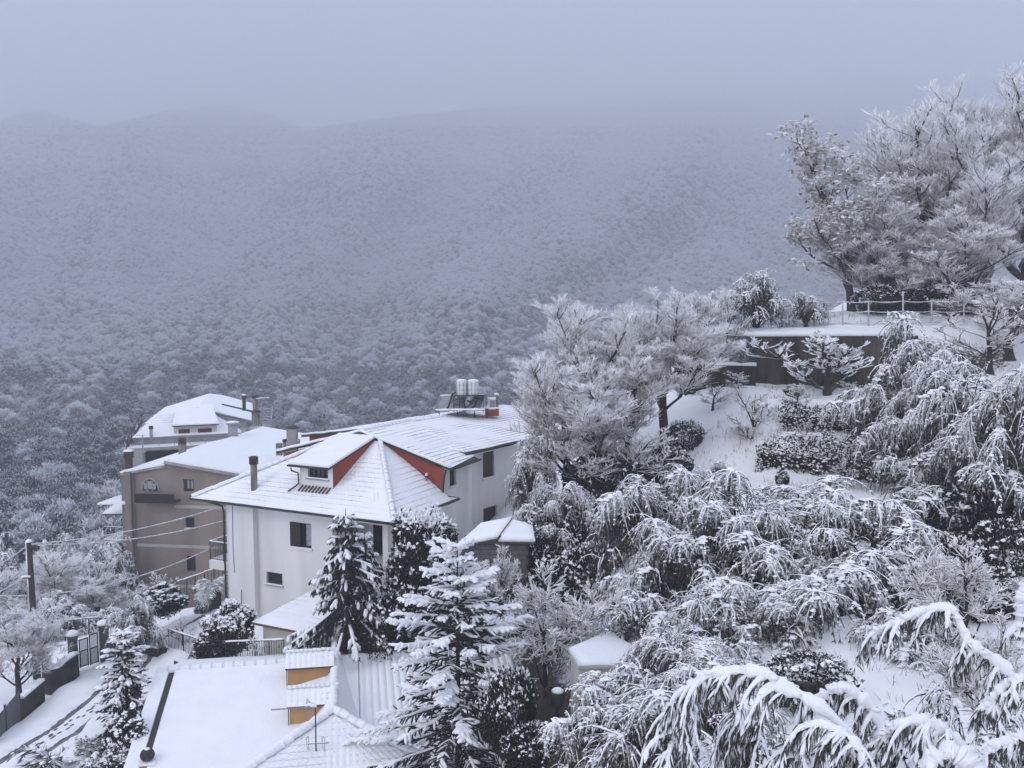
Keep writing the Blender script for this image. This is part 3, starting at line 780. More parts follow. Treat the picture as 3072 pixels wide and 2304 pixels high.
def ridge_tiles(a, b, parent, size=.16, gap=.36, mat='roof_snow', name='ridge_tile'):
    """a row of snow-capped ridge tiles, every tile an object sharing one mesh"""
    key = (size, gap, mat)
    if key not in RT:
        ms = []
        for v in range(3):
            r_ = np.random.default_rng(v); V = []; Q = []
            K, n = 5, 8
            for k in range(K):
                y = (k / (K - 1) - .5) * gap * 1.06; rr = size * (1.0 + .10 * (k == 0) - .06 * (k / K)) * (1 + .06 * r_.normal())
                for j in range(n):
                    an = -0.35 + (PI + .7) * j / (n - 1)
                    V.append((math.cos(an) * rr, y, math.sin(an) * rr * .9))
            for k in range(K - 1):
                for j in range(n - 1):
                    i = k * n + j; Q.append([i, i + 1, i + n + 1, i + n])
            Q += [[0, 1, 2, 3], [0, 3, 4, 7], [4, 5, 6, 7]]
            q2 = [[(K - 1) * n + i for i in f] for f in ([0, 1, 2, 3], [0, 3, 4, 7], [4, 5, 6, 7])]
            ms.append(npmesh(name, V, Q + q2, mat, smooth=True))
        RT[key] = ms
    a = np.asarray(a, float); b = np.asarray(b, float); L = np.linalg.norm(b - a); n = max(1, int(round(L / gap))); d = (b - a) / L
    rot = Vector(d).to_track_quat('Y', 'Z').to_euler()
    for i in range(n):
        o = bpy.data.objects.new(name, RT[key][i % 3]); link(o, parent)
        o.location = Vector(a + d * (i + .5) * L / n - org_of(parent) + UP * rngB.normal(0, .008)); o.rotation_euler = rot
        o.scale = (1, L / n / gap, 1)
def pipe(name, pts, r, mat, parent, n=8): return M().tube(pts, r, n).build(name, mat, parent)
def window(o, ax, x, z, parent, depth=.16, frame='dark_wood', pane='glass', mull=1, sill='white_plaster', reveal=None, name='window', fw=.07, y0=0.0, curtain=False):
    """opening set back in a wall: frame bars, panes and a sill; ax = (along, into wall, up)"""
    f = M(); ex, ey, ez = ax
    yb = y0 + depth
    f.box(o, ax, (x[0], x[0] + fw), (yb - .05, yb + .03), z); f.box(o, ax, (x[1] - fw, x[1]), (yb - .05, yb + .03), z)
    f.box(o, ax, (x[0] + fw, x[1] - fw), (yb - .05, yb + .03), (z[0], z[0] + fw)); f.box(o, ax, (x[0] + fw, x[1] - fw), (yb - .05, yb + .03), (z[1] - fw, z[1]))
    w = f.build(name, frame, parent)
    k = mull + 1; W = (x[1] - x[0] - 2 * fw) / k
    for i in range(k):
        M().box(o, ax, (x[0] + fw + i * W + .02, x[0] + fw + (i + 1) * W - .02), (yb + .004, yb + .012), (z[0] + fw, z[1] - fw)).build('pane', pane, w)
    for i in range(1, k):
        M().box(o, ax, (x[0] + fw + i * W - .03, x[0] + fw + i * W + .03), (yb - .045, yb + .02), (z[0] + fw, z[1] - fw)).build('mullion', frame, w)
    if sill:
        s_ = M(); s_.box(o, ax, (x[0] - .08, x[1] + .08), (y0 - .10, yb), (z[0] - .07, z[0] - .003)); s_.build('sill', sill, w)
        M().box(o, ax, (x[0] - .07, x[1] + .07), (y0 - .095, y0 - .01), (z[0] + .001, z[0] + .05)).build('sill_snow', 'snow', w)
    return w
def wall_holes(m, o, ax, x, z, holes, y=0.0, depth=.2, mi=0):
    """flat wall sheet with rectangular openings and their reveals (local x,z at depth y)"""
    ex, ey, ez = ax; o = np.asarray(o, float)
    xs = sorted(set([x[0], x[1]] + [h for H_ in holes for h in H_[0]])); zs = sorted(set([z[0], z[1]] + [h for H_ in holes for h in H_[1]]))
    xs = [q for q in xs if x[0] <= q <= x[1]]; zs = [q for q in zs if z[0] <= q <= z[1]]
    Pt = lambda X, Y, Z: o + ex * X + ey * Y + ez * Z
    for i in range(len(xs) - 1):
        for j in range(len(zs) - 1):
            cx_, cz_ = (xs[i] + xs[i + 1]) / 2, (zs[j] + zs[j + 1]) / 2
            if any(h[0][0] < cx_ < h[0][1] and h[1][0] < cz_ < h[1][1] for h in holes): continue
            m.poly([Pt(xs[i], y, zs[j]), Pt(xs[i + 1], y, zs[j]), Pt(xs[i + 1], y, zs[j + 1]), Pt(xs[i], y, zs[j + 1])], mi)
    for (hx, hz) in holes:
        for (X0, Z0, X1, Z1) in ((hx[0], hz[0], hx[1], hz[0]), (hx[1], hz[0], hx[1], hz[1]), (hx[1], hz[1], hx[0], hz[1]), (hx[0], hz[1], hx[0], hz[0])):
            m.poly([Pt(X0, y, Z0), Pt(X1, y, Z1), Pt(X1, y + depth, Z1), Pt(X0, y + depth, Z0)], mi)
    return m
def railing(a, b, h, parent, gap=.12, posts=2, mat='iron', snowcap=True, zb=.08, r=.012):
    a = np.asarray(a, float); b = np.asarray(b, float); L = np.linalg.norm((b - a)[:2]); d = (b - a) / L
    fr = M(); fr.bar(a + UP * h, b + UP * h, .05, .04).bar(a + UP * zb, b + UP * zb, .03)
    for i in range(posts): 
        p = a + (b - a) * i / (posts - 1); fr.bar(p, p + UP * (h - .02), .04)
    o = fr.build('rail_frame', mat, parent)
    bs = M(); n = int(L / gap)
    for i in range(1, n):
        p = a + (b - a) * i / n; bs.tube([p + UP * (zb + .015), p + UP * (h - .02)], r, 4, cap=False, smooth=False)
        if i % 4 == 2:
            for q in range(8):
                a1, a2 = q * PI / 4, (q + 1) * PI / 4; c = p + UP * h * .72
                bs.bar(c + d * .05 * math.cos(a1) + UP * .05 * math.sin(a1), c + d * .05 * math.cos(a2) + UP * .05 * math.sin(a2), .012)
    bs.build('balusters', mat, parent, kind='stuff')
    if snowcap:
        k = 14; M().tube([a + (b - a) * i / k + UP * (h + .035 + rngB.normal(0, .006)) for i in range(k + 1)], [.038 + rngB.normal(0, .005) for i in range(k + 1)], 7).build('snow_cap', 'snow', parent)
def flue(base, h, r, parent=None, name='flue', capm='flue_cap', bodym='flue', square=False, rings=4, snow=False, cap_h=.45):
    e = M()
    if square: e.box(base, AX, (-r, r), (-r, r), (-.3, h))
    else: e.tube([base - UP * .3, base + UP * h * .5, base + UP * h], r, 12)
    o = e.build(name, bodym, parent)
    c = M(); z = h
    for i in range(rings):
        c.lathe(base + UP * z, [(r * 1.05, 0), (r * 1.45, .02), (r * 1.45, .05), (r * 1.05, cap_h / rings)], 12); z += cap_h / rings
    c.build('cowl', capm, o)
    if snow: M().lathe(base + UP * z, [(r * 1.3, 0), (r * 1.35, .06), (r * .9, .12), (r * .3, .145)], 12).build('snow_cap', 'snow', o)
    return o

# ------------------------------------------------------------------ the white house with the stepped roofs
A_ = azdir(25.8); B_ = np.array([-A_[1], A_[0], 0])
WC = at(*z2(1275, 938), 41.0)                      # front corner of the eaves
def W(b, a, z): return WC + B_ * b + A_ * a + UP * z
wh = empty('white_house', W(6, 4, -7.0), 'white plastered house with red gable walls and stepped snowy tiled roofs', 'house')
GR = -7.5                                            # walls go down to here, below the ground
WX = (B_, A_, UP)
# front wing walls
fx0, fx1, fy = 0.95, 10.55, 0.85
def loc(P): d = P - WC; return np.array([d @ B_, d @ A_, d[2]])
def fpx(uv, a=fy): return loc(onplane(uv, A_, W(0, a, 0)))
wl_ = fpx(zA(1150, 1195)); wr_ = fpx(zA(1382, 1505))
win1 = ((wr_[0], wl_[0]), (wr_[2], wl_[2]))
bl_ = fpx(z1(1182, 1455)); br_ = fpx(z1(1298, 1560)); win2 = ((br_[0], bl_[0]), (br_[2], bl_[2]))
lo_l = fpx(zA(1608, 1200))[0]; lo_r = fpx(zA(2165, 1230))[0]
st_x = fpx(zA(780, 1100))[0]                         # where the proud left part ends
lz0 = win1[1][0] - 0.75
loggia = ((lo_r, lo_l), (lz0, -0.48))
m = M()
wall_holes(m, WC, WX, (fx0, st_x), (GR, -.30), [win1, win2, loggia], y=fy, depth=.22)
m.poly([W(st_x, fy - .32, GR), W(st_x, fy, GR), W(st_x, fy, -.3), W(st_x, fy - .32, -.3)])
m.poly([W(st_x, fy - .32, GR), W(fx1, fy - .32, GR), W(fx1, fy - .32, -.3), W(st_x, fy - .32, -.3)])
m.poly([W(fx1, fy - .32, GR), W(fx1, 8.5, GR), W(fx1, 8.5, .9), W(fx1, fy - .32, -.3)])
# right side of the front wing, with the side opening of the loggia
wall_holes(m, WC + B_ * fx0, (A_, B_, UP), (fy, 5.6), (GR, -.30), [((fy + .45, 3.6), (lz0, -.48))], y=0.0, depth=.22)
# loggia inside
m.poly([W(fx0 + .22, 3.9, lz0), W(lo_l + .0, 3.9, lz0), W(lo_l, 3.9, -.3), W(fx0 + .22, 3.9, -.3)])
m.poly([W(lo_l + .01, fy + .2, lz0), W(lo_l + .01, 3.9, lz0), W(lo_l + .01, 3.9, -.3), W(lo_l + .01, fy + .2, -.3)])
m.poly([W(fx0, fy, lz0), W(lo_l, fy, lz0), W(lo_l, 3.9, lz0), W(fx0, 3.9, lz0)])
m.poly([W(fx0, fy, -.34), W(lo_l, fy, -.34), W(lo_l, 3.9, -.34), W(fx0, 3.9, -.34)])
wall = m.build('wall', 'white_plaster', wh)
dk = M(); x0_, x1_ = fpx(zA(2160, 1230), 3.85)[0], fpx(zA(1880, 1230), 3.85)[0]
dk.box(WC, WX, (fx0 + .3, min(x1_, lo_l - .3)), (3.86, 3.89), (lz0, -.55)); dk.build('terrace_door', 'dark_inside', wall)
M().box(WC, WX, (lo_r + .02, lo_l - .02), (fy + .06, fy + .12), (lz0 + .9, lz0 + .95)).build('terrace_rail', 'iron', wall)
# windows of the front wing
wx, wz = win1
w1 = window(WC, WX, wx, wz, wall, depth=.2, mull=1, pane='glass', y0=fy, sill='white_plaster')
mid = wx[0] + (wx[1] - wx[0]) * .50
sh = M(); sh.box(WC, WX, (mid, wx[1]), (fy - .07, fy - .02), wz)
for i in range(12):
    zz = wz[0] + .1 + (wz[1] - wz[0] - .2) * i / 11; sh.box(WC, WX, (mid + .06, wx[1] - .06), (fy - .085, fy - .072), (zz - .03, zz + .02))
sh.build('shutter', 'dark_wood', w1)
M().box(WC, WX, (wx[0] + .12, wx[0] + (wx[1] - wx[0]) * .36), (fy + .19, fy + .195), (wz[0] + .1, wz[1] - .1)).build('curtain', 'curtain', w1)
window(WC, WX, win2[0], win2[1], wall, depth=.2, mull=0, y0=fy, sill='grey_plaster', pane='glass', frame='iron')
# drain pipe and cable on the front corner
pipe('drain_pipe', [W(11.4, .05, -.12), W(fx1 + .08, fy - .5, -.35), W(fx1 + .06, fy - .42, -.7), W(fx1 + .06, fy - .42, -5.6)], .055, 'gutter', wall)
pipe('cable', [W(fx1 - .45, fy - .34, -.3), W(fx1 - .42, fy - .345, -2.5), W(fx1 - .47, fy - .345, -3.8)], .012, 'gutter', wall, 5)
pipe('vent_pipe', [W(st_x + .8, fy - .42, -5.9), W(st_x + .8, fy - .42, -4.6)], .02, 'gutter', wall, 5)
# balcony on the left side
bz = loc(onplane(zA(240, 1545), A_, W(0, 2.2, 0)))[2]
bal = M(); bal.box(WC, WX, (fx1, 12.45), (1.2, 4.2), (bz - .45, bz)).box(WC, WX, (fx1, 12.4), (1.25, 4.15), (bz, bz + .08), m=1)
balc = bal.build('balcony', ['white_plaster', 'snow'], wall)
for (p, q, n_) in ((W(12.4, 1.25, bz), W(12.4, 4.15, bz), 4), (W(fx1, 1.25, bz), W(12.4, 1.25, bz), 3), (W(fx1, 4.15, bz), W(12.4, 4.15, bz), 3)):
    railing(p, q, 1.0, balc, posts=n_)
# roofs
r1 = M(); OV = -.16
front = [W(0, 0, 0), W(12.3, 0, 0), W(6.63, 5.3, 2.84), W(4.34, 5.3, 2.80)]
right = [W(0, 0, 0), W(4.34, 5.3, 2.80), W(0, 5.3, 0)]
left = [W(12.3, 0, 0), W(12.3, 5.3, 0), W(6.63, 5.3, 2.84)]
for p in (front, right, left): r1.slab(p, UP * OV, 0)
r1.slab([W(0, 5.3, 0), W(.75, 5.3, .0), W(.6, 5.84, 0), W(0, 5.84, 0)], UP * OV, 1)
rf1 = r1.build('roof', ['white_plaster', 'snow'], wh)
roof_courses(front, B_, rf1); roof_courses(right, A_, rf1); roof_courses(left, A_, rf1)
ridge_tiles(W(0, 0, .06), W(4.34, 5.3, 2.88), rf1, .13); ridge_tiles(W(12.3, 0, .06), W(6.63, 5.3, 2.9), rf1, .13)
for pts in ([W(12.42, -.06, -.07), W(-.06, -.06, -.07), W(-.06, 5.9, -.07), W(.7, 5.9, -.02)],):
    pipe('gutter', pts, .075, 'gutter', rf1, 8)
M().tube([W(12.3 - 12.3 * i / 30, -.05, .01 + rngB.normal(0, .008)) for i in range(31)], .045, 6).build('eave_snow', 'snow', rf1)
# dormer
dn = np.cross(front[1] - front[0], front[2] - front[0]); dn = unit(dn)
def dpx(uv, a): return loc(onplane(uv, A_, W(0, a, 0)))
da = 1.55
dl = dpx(zA(1255, 600), da); dr = dpx(zA(1615, 620), da)
dx0, dx1 = dr[0], dl[0]; dztop = dpx(zA(1560, 575), da)[2]; zs_ = lambda a: a * 2.82 / 5.3
wz0 = dpx(zA(1450, 720), da)[2]; wx1 = dpx(zA(1340, 640), da)[0]; wx0 = dpx(zA(1562, 640), da)[0]
top_a, top_z = 5.15, 2.86
dm = M()
wall_holes(dm, WC, WX, (dx0, dx1), (zs_(da) - .1, dztop), [((wx0, wx1), (wz0, dztop - .08))], y=da, depth=.2)
dorm = dm.build('dormer', 'white_plaster', wh)
ck = M()
for x in (dx0 - .004, dx1 + .004):
    ck.poly([W(x, da, zs_(da) - .05), W(x, da, dztop), W(x, top_a, top_z), W(x, top_a, zs_(top_a) - .06)])
ck.build('cheek', 'red_plaster', dorm)
window(WC, WX, (wx0, wx1), (wz0, dztop - .08), dorm, depth=.2, mull=3, y0=da, sill='grey_plaster')
dro = M(); sl_ = (top_z - dztop) / (top_a - da)
drp = [W(dx0 - .12, da - .45, dztop - .45 * sl_ + .08), W(dx1 + .35, da - .45, dztop - .45 * sl_ + .08), W(dx1 + .25, top_a, top_z + .06), W(dx0 - .08, top_a, top_z + .06)]
dro.slab(drp, UP * -.10, 0); dro.slab([p + UP * .004 for p in drp], UP * .11, 1)
dr_o = dro.build('dormer_roof', ['gutter', 'roof_snow'], dorm)
pipe('gutter', [W(dx0 - .15, da - .5, dztop - .45 * sl_ + .02), W(dx1 + .38, da - .5, dztop - .45 * sl_ + .02)], .055, 'gutter', dr_o)
pipe('drain_pipe', [W(dx1 + .22, da - .46, dztop - .2), W(dx1 + .2, da - .4, dztop - .36), W(dx1 + .05, da - .1, dztop - .5), W(dx1 + .04, da - .08, zs_(da) + .12), W(dx1 + .3, da - .6, zs_(da - .6) + .12)], .04, 'gutter', dorm)
dt = M()
for i in range(9):
    x = dx0 + .12 + (dx1 - dx0 - .1) * i / 9
    dt.tube([W(x, da - .42, zs_(da - .42) + .06), W(x, da - .05, zs_(da - .05) + .08)], .045, 6)
dt.build('bare_tiles', 'tile_dark', dorm)
# chimney and little vent on the front roof
cb = onplane(zA(748, 838), dn, front[0])
flue(cb, 1.28, .17, wh, name='chimney', rings=4, cap_h=.40)
vb = onplane(zB(662, 1200), np.cross(right[1] - right[0], right[2] - right[0]), right[0])
flue(vb, .22, .05, wh, name='vent', rings=1, cap_h=.1, bodym='steel', snow=True)
# second step: gable behind
g2 = [W(.25, 5.32, -.2), W(.25, 5.32, 1.55), W(5.5, 5.32, 3.05), W(10.85, 5.32, 1.6), W(10.85, 5.32, .2)]
gw2 = M(); gw2.poly([W(.7, 5.32, -.3), W(.45, 5.32, 1.52), W(5.5, 5.32, 3.02), W(10.7, 5.32, 1.62), W(10.7, 5.32, -.3)])
gw2.build('gable_wall', 'red_plaster', wh)
r2 = M()
r2a = [W(0, 5.16, 1.65), W(5.5, 5.16, 3.17), W(5.5, 10.2, 3.17), W(.1, 8.3, 1.65)]
r2b = [W(5.5, 5.16, 3.17), W(11.1, 5.16, 1.73), W(11.1, 10.2, 1.73), W(5.5, 10.2, 3.17)]
r2.slab(r2a, UP * -.14).slab(r2b, UP * -.14)
rf2 = r2.build('roof', 'gutter', wh)
roof_courses(r2a, A_, rf2); roof_courses(r2b, A_, rf2)
ridge_tiles(W(5.5, 5.16, 3.2), W(5.5, 10.0, 3.2), rf2, .13)
for q in (0, 1):                                     # snow along the sloping gable edge
    a0, b0 = (W(0, 5.16, 1.7), W(5.5, 5.16, 3.24)) if q == 0 else (W(11.1, 5.16, 1.78), W(5.5, 5.16, 3.24))
    M().tube([a0 + (b0 - a0) * i / 16 + UP * rngB.normal(0, .01) for i in range(17)], .07, 7).build('verge_snow', 'snow', rf2)
pipe('gutter', [W(-.07, 5.1, 1.58), W(.02, 8.4, 1.58)], .07, 'gutter', rf2)
# third step, turned a little
A3 = azdir(34.0); B3 = np.array([-A3[1], A3[0], 0]); E3 = W(.72, 8.0, 1.95)
def X3(b, a, z): return E3 + B3 * b + A3 * a + UP * z
r3a = [X3(0, 0, 0), X3(6.15, 0, .92), X3(6.15, 12.6, .92), X3(0, 16.8, 0)]
r3b = [X3(6.15, 0, .92), X3(12.5, 0, -.05), X3(12.5, 16.8, -.05), X3(6.15, 12.6, .92)]
r3c = [X3(0, 16.8, 0), X3(6.15, 12.6, .92), X3(12.5, 16.8, -.05)]
r3 = M()
for p in (r3a, r3b, r3c): r3.slab(p, UP * -.14)
rf3 = r3.build('roof', 'gutter', wh)
roof_courses(r3a, A3, rf3, jit=.008); roof_courses(r3b, A3, rf3); roof_courses(r3c, B3, rf3)
ridge_tiles(X3(6.15, 0, .95), X3(6.15, 12.6, .95), rf3, .13); ridge_tiles(X3(6.15, 12.6, .95), X3(0, 16.8, .03), rf3, .13)
for q in (0, 1):
    a0, b0 = (X3(0, 0, .05), X3(6.15, 0, .98)) if q == 0 else (X3(12.5, 0, .0), X3(6.15, 0, .98))
    M().tube([a0 + (b0 - a0) * i / 16 + UP * rngB.normal(0, .008) for i in range(17)], .06, 7).build('verge_snow', 'snow', rf3)
pipe('gutter', [X3(-.07, -.05, -.07), X3(-.07, 16.8, -.07)], .075, 'gutter', rf3)
gw3 = M(); gw3.poly([X3(.75, .18, -2.2), X3(.75, .18, .02), X3(6.15, .18, .86), X3(12.0, .18, -.02), X3(12.0, .18, -2.2)])
gw3.build('gable_wall', 'red_plaster', wh)
# white side walls of second and third step with their windows
def side_wall(o, d, n, x1, zt, rects, sills):
    ax = (d, n, UP); hol = []
    for (a, b) in rects:
        p = onplane(a, n, o) - o; q = onplane(b, n, o) - o
        hol.append(((min(p @ d, q @ d), max(p @ d, q @ d)), (min(p[2], q[2]), max(p[2], q[2]))))
    m = wall_holes(M(), o, ax, (0, x1), (GR, zt), hol, depth=.25); w = m.build('wall', 'white_plaster', wh)
    for h, sl in zip(hol, sills):
        window(o, ax, h[0], h[1], w, depth=.22, mull=1, sill='white_plaster' if sl else None)
        M().box(o, ax, (h[0][0] + .02, h[0][1] - .02), (.12, .15), (h[1][0] + .02, h[1][1] - .02)).build('shutter', 'dark_wood', w)
    return w
w3 = side_wall(W(.72, 5.34, 0), A_, B_, 3.4, 1.55, [(zB(918, 1075), zB(990, 1235))], [1])
side_wall(X3(.8, .2, -1.95), A3, B3, 16.2, 1.84, [(zB(1285, 880), zB(1412, 1135)), (zB(1290, 1500), zB(1445, 1680))], [1, 0])
pipe('drain_pipe', [W(.32, 5.22, 1.5), W(.42, 5.22, 1.1), W(.5, 5.24, .35)], .05, 'gutter', w3)
# flue standing behind the left gable edge
fb = at(*zA(1170, 360), 54.0)
flue(fb - UP * .5, 1.55, .28, wh, name='chimney', bodym='grey_plaster', square=True, rings=1, cap_h=.12)
flue(at(*zA(1085, 380), 53.0) - UP * .4, .75, .1, wh, name='vent', bodym='flue', rings=2, cap_h=.15)
pipe('vent', [at(*zA(1235, 340), 52.5), at(*zA(1237, 285), 52.5)], .10, 'steel', wh)

# ------------------------------------------------------------------ water tanks, solar panels and outdoor units on the ridge
TP0 = X3(5.6, 7.4, 1.45); TD = float(TP0[1])
def tk(x, y, dd=0.0): return at(*zB(x, y), TD + dd)
for i, (xa, xb, wd) in enumerate(((992, 1112, 'left'), (1116, 1242, 'right'))):
    c = tk((xa + xb) / 2, 245, -.1); h = tk(xa, 85, -.1)[2] - c[2]; r = (tk(xb, 245)[0] - tk(xa, 245)[0]) / 2 * .97
    e = empty('water_tank', c, '%s one of the two pale ribbed water tanks on the roof' % wd, 'water tank', 'water tanks on the roof ridge')
    M().lathe(c, [(r * .96, 0), (r, .03), (r, h * .33), (r * .965, h * .345), (r, h * .36), (r, h * .65), (r * .965, h * .665), (r, h * .68), (r, h * .95), (r * .8, h)], 20).build('body', 'tank_plastic', e)
    for k in range(9):
        a = k * 2 * PI / 9 + .2; p = c + np.array([math.cos(a), math.sin(a), 0]) * r
        M().bar(p + UP * .02, p + UP * h * .95, .03).build('rib', 'steel', e)
    M().lathe(c + UP * h * .97, [(r * .9, 0), (r * 1.0, .05), (r * .85, .11), (r * .4, .14)], 16).build('snow_cap', 'snow', e)
e = empty('tank_stand', tk(1140, 430), 'dark steel stand with platform under the two roof water tanks', 'stand')
s_ = M()
for (x, dd) in ((965, -.5), (1030, -.5), (1290, -.5), (1320, .5), (1000, .5)):
    s_.bar(tk(x, 430, dd), tk(x, 250, dd), .05)
s_.bar(tk(960, 250, -.5), tk(1330, 240, -.5), .06).bar(tk(960, 250, .5), tk(1330, 240, .5), .06).bar(tk(965, 345, -.5), tk(1030, 350, -.5), .04)
s_.bar(tk(1030, 400, -.5), tk(1290, 290, -.5), .035).bar(tk(960, 300, -.5), tk(1110, 250, -.5), .035)
s_.build('frame', 'gutter', e)
M().slab([tk(965, 246, -.5), tk(1330, 236, -.5), tk(1335, 232, .5), tk(975, 240, .5)], UP * -.05).build('platform', 'gutter', e)
s_ = M().slab([tk(755, 405, -.9), tk(1320, 395, -.9), tk(1330, 385, .9), tk(770, 392, .9)], UP * -.09)
for x in (800, 1000, 1190, 1320): s_.bar(tk(x, 420, -.5), tk(x + 8, 490, -.3), .05)
s_.build('base_grid', 'gutter', e)
M().tube([tk(760 + 55 * i, 402 - i * .7 + (i % 2) * 3, -.92) for i in range(11)], [.05 + .015 * (i % 3) for i in range(11)], 6).build('snow_cap', 'snow', e)
pp = M()
for pts in ([(1090, 270), (1080, 330), (1095, 400)], [(1170, 260), (1210, 300), (1200, 350), (1170, 380), (1160, 400)], [(985, 215), (950, 230), (930, 290), (905, 370), (880, 395)], [(1110, 300), (1150, 310), (1190, 290), (1215, 310)]):
    pp.tube([tk(x, y, -.4) for x, y in spline([(a, b, 0) for a, b in pts], 12)[:, :2]], .055, 7)
pp.build('pipe', 'gutter', e)
for i, (q, lab) in enumerate(((((760, 400), (880, 400), (935, 250), (815, 255)), 'tilted solar panel left of the roof water tanks, snow along its edge'),
                              (((955, 400), (1060, 400), (1075, 270), (985, 275)), 'tilted solar panel directly under the left roof water tank'),
                              (((1105, 395), (1250, 392), (1300, 245), (1200, 250)), 'tilted solar panel under the right roof water tank'))):
    P = [tk(*q[0], -.45), tk(*q[1], -.45), tk(*q[2], .45), tk(*q[3], .45)]
    e = empty('solar_panel', P[0], lab, 'solar panel', 'solar panels under the water tanks')
    M().slab(P, UP * -.06).build('collector', 'panel', e)
    f = M()
    for k in range(4): f.bar(P[k] + UP * .02, P[(k + 1) % 4] + UP * .02, .06)
    f.build('frame', 'steel', e)
    M().tube([P[3] + (P[2] - P[3]) * k / 6 + UP * .05 for k in range(7)], .06, 6).build('snow_cap', 'snow', e)
c = tk(1345, 400); e = empty('outdoor_unit', c, 'white boxy air conditioning unit right of the roof water tanks', 'air conditioner')
w_ = tk(1425, 400)[0] - tk(1345, 400)[0]; h_ = tk(1345, 285)[2] - c[2]
M().box(c, AX, (0, w_), (0, .35), (0, h_)).build('case', 'tank_plastic', e)
M().box(c, AX, (w_ * .22, w_ * .92), (-.012, -.002), (h_ * .1, h_ * .9)).build('grille', 'panel', e)
M().box(c, AX, (-.02, w_ + .02), (-.03, .37), (h_ + .003, h_ + .08)).build('snow_cap', 'snow', e)
c = tk(1310, 430); e = empty('flue_base', c, 'low red plastered plinth with bent flue pipe on the roof ridge', 'chimney')
w_ = tk(1462, 430)[0] - c[0]
M().box(c, AX, (0, w_), (.02, .8), (-.25, tk(1310, 390)[2] - c[2])).build('plinth', 'red_plaster', e)
M().box(c, AX, (-.03, w_ + .1), (-.02, .84), (tk(1310, 390)[2] - c[2] + .003, tk(1310, 376)[2] - c[2])).build('snow_cap', 'snow', e)
pipe('flue', [tk(1440, 385, .3), tk(1440, 270, .3), tk(1445, 245, .3), tk(1462, 262, .3)], .1, 'flue', e)
M().tube([tk(1412, 232, .3), tk(1440, 226, .3), tk(1462, 248, .3)], [.06, .09, .07], 7).build('snow_cap', 'snow', e)
# ------------------------------------------------------------------ tall beige house
A2 = azdir(7.5); B2 = np.array([A2[1], -A2[0], 0])     # B2 runs to the right along the facade
BO = at(*zD(250, 1380), 68.0); BO = onplane(zD(208, 90), A2, BO)   # top of the left corner
bh = empty('beige_house', BO * [1, 1, 0] + UP * -7, 'tall beige rendered house with dark balcony below an arched window', 'house')
bax = (B2, A2, UP)
def bpx(uv, a=0.0): d = onplane(uv, A2, BO + A2 * a) - BO; return d @ B2, d[2]
def BX(x, y, z): return BO + B2 * x + A2 * y + UP * z
def rect(z_, x0, y0, x1, y1, a=0.0):
    p, q = bpx(z_(x0, y0), a), bpx(z_(x1, y1), a); return ((min(p[0], q[0]), max(p[0], q[0])), (min(p[1], q[1]), max(p[1], q[1])))
w_a = rect(zD, 828, 117, 936, 247); w_b = rect(zD, 850, 502, 942, 615); w_c = rect(zD, 795, 885, 955, 1045); w_d = rect(zD, 408, 105, 595, 240)
m = M()
BW = 20.0; BZ = -14.0
pk = bpx(zC(580, 1010)); rt = bpx(zC(1600, 1175))
sl2 = (rt[1] - pk[1]) / (rt[0] - pk[0]); slL = (pk[1] - bpx(zD(208, 90))[1]) / pk[0]
ztop = -.15
wall_holes(m, BO, bax, (0, BW), (BZ, ztop), [(w_a[0], w_a[1]), (w_b[0], w_b[1]), (w_c[0], w_c[1])], depth=.3)
m.poly([BX(0, 0, ztop), BX(0, 0, ztop + .1), BX(pk[0], 0, pk[1]), BX(pk[0] + (ztop - pk[1]) / sl2, 0, ztop)])
m.poly([BX(0, 0, BZ), BX(0, 11, BZ), BX(0, 11, ztop + .1), BX(0, 0, ztop + .1)])
bwall = m.build('wall', 'beige_plaster', bh)
px0, px1 = bpx(zD(278, 500))[0], bpx(zD(338, 500))[0]
M().box(BO, bax, (px0, px1), (-.35, -.003), (BZ, .35)).build('pilaster', 'beige_plaster', bwall)
pipe('drain_pipe', [BX(px1 + .08, -.08, .3), BX(px1 + .08, -.08, BZ)], .07, 'beige_plaster', bwall)
for (x0, y0, x1, y1) in ((740, 380, 1320, 412), (362, 762, 1090, 798), (375, 1155, 800, 1195)):
    r = rect(zD, x0, y0, x0 + 5, y0 + 30)
    xe = bpx(zD(x1, y1))[0]
    M().box(BO, bax, (r[0][0], xe + 3), (-.03, -.003), r[1]).build('string_course', 'beige_band', bwall)
for (x0, y0, y1) in ((228, 758, 788), (242, 1150, 1180)):
    r = rect(zD, x0, y0, x0 + 5, y1); M().box(BO, bax, (-.02, px0 - .003), (-.03, -.003), r[1]).build('string_course', 'beige_band', bwall)
window(BO, bax, w_a[0], w_a[1], bwall, depth=.25, mull=1, frame='dark_wood', pane='curtain', sill=None, fw=.16)
window(BO, bax, w_b[0], w_b[1], bwall, depth=.25, mull=1, frame='dark_wood', pane='glass', sill='beige_plaster', fw=.12)
wc2 = window(BO, bax, w_c[0], w_c[1], bwall, depth=.25, mull=1, frame='dark_wood', pane='glass', sill=None, fw=.08)
mid = w_c[0][0] + (w_c[0][1] - w_c[0][0]) * .46
M().box(BO, bax, (w_c[0][0], mid), (-.06, -.01), w_c[1]).build('shutter', 'beige_plaster', wc2)
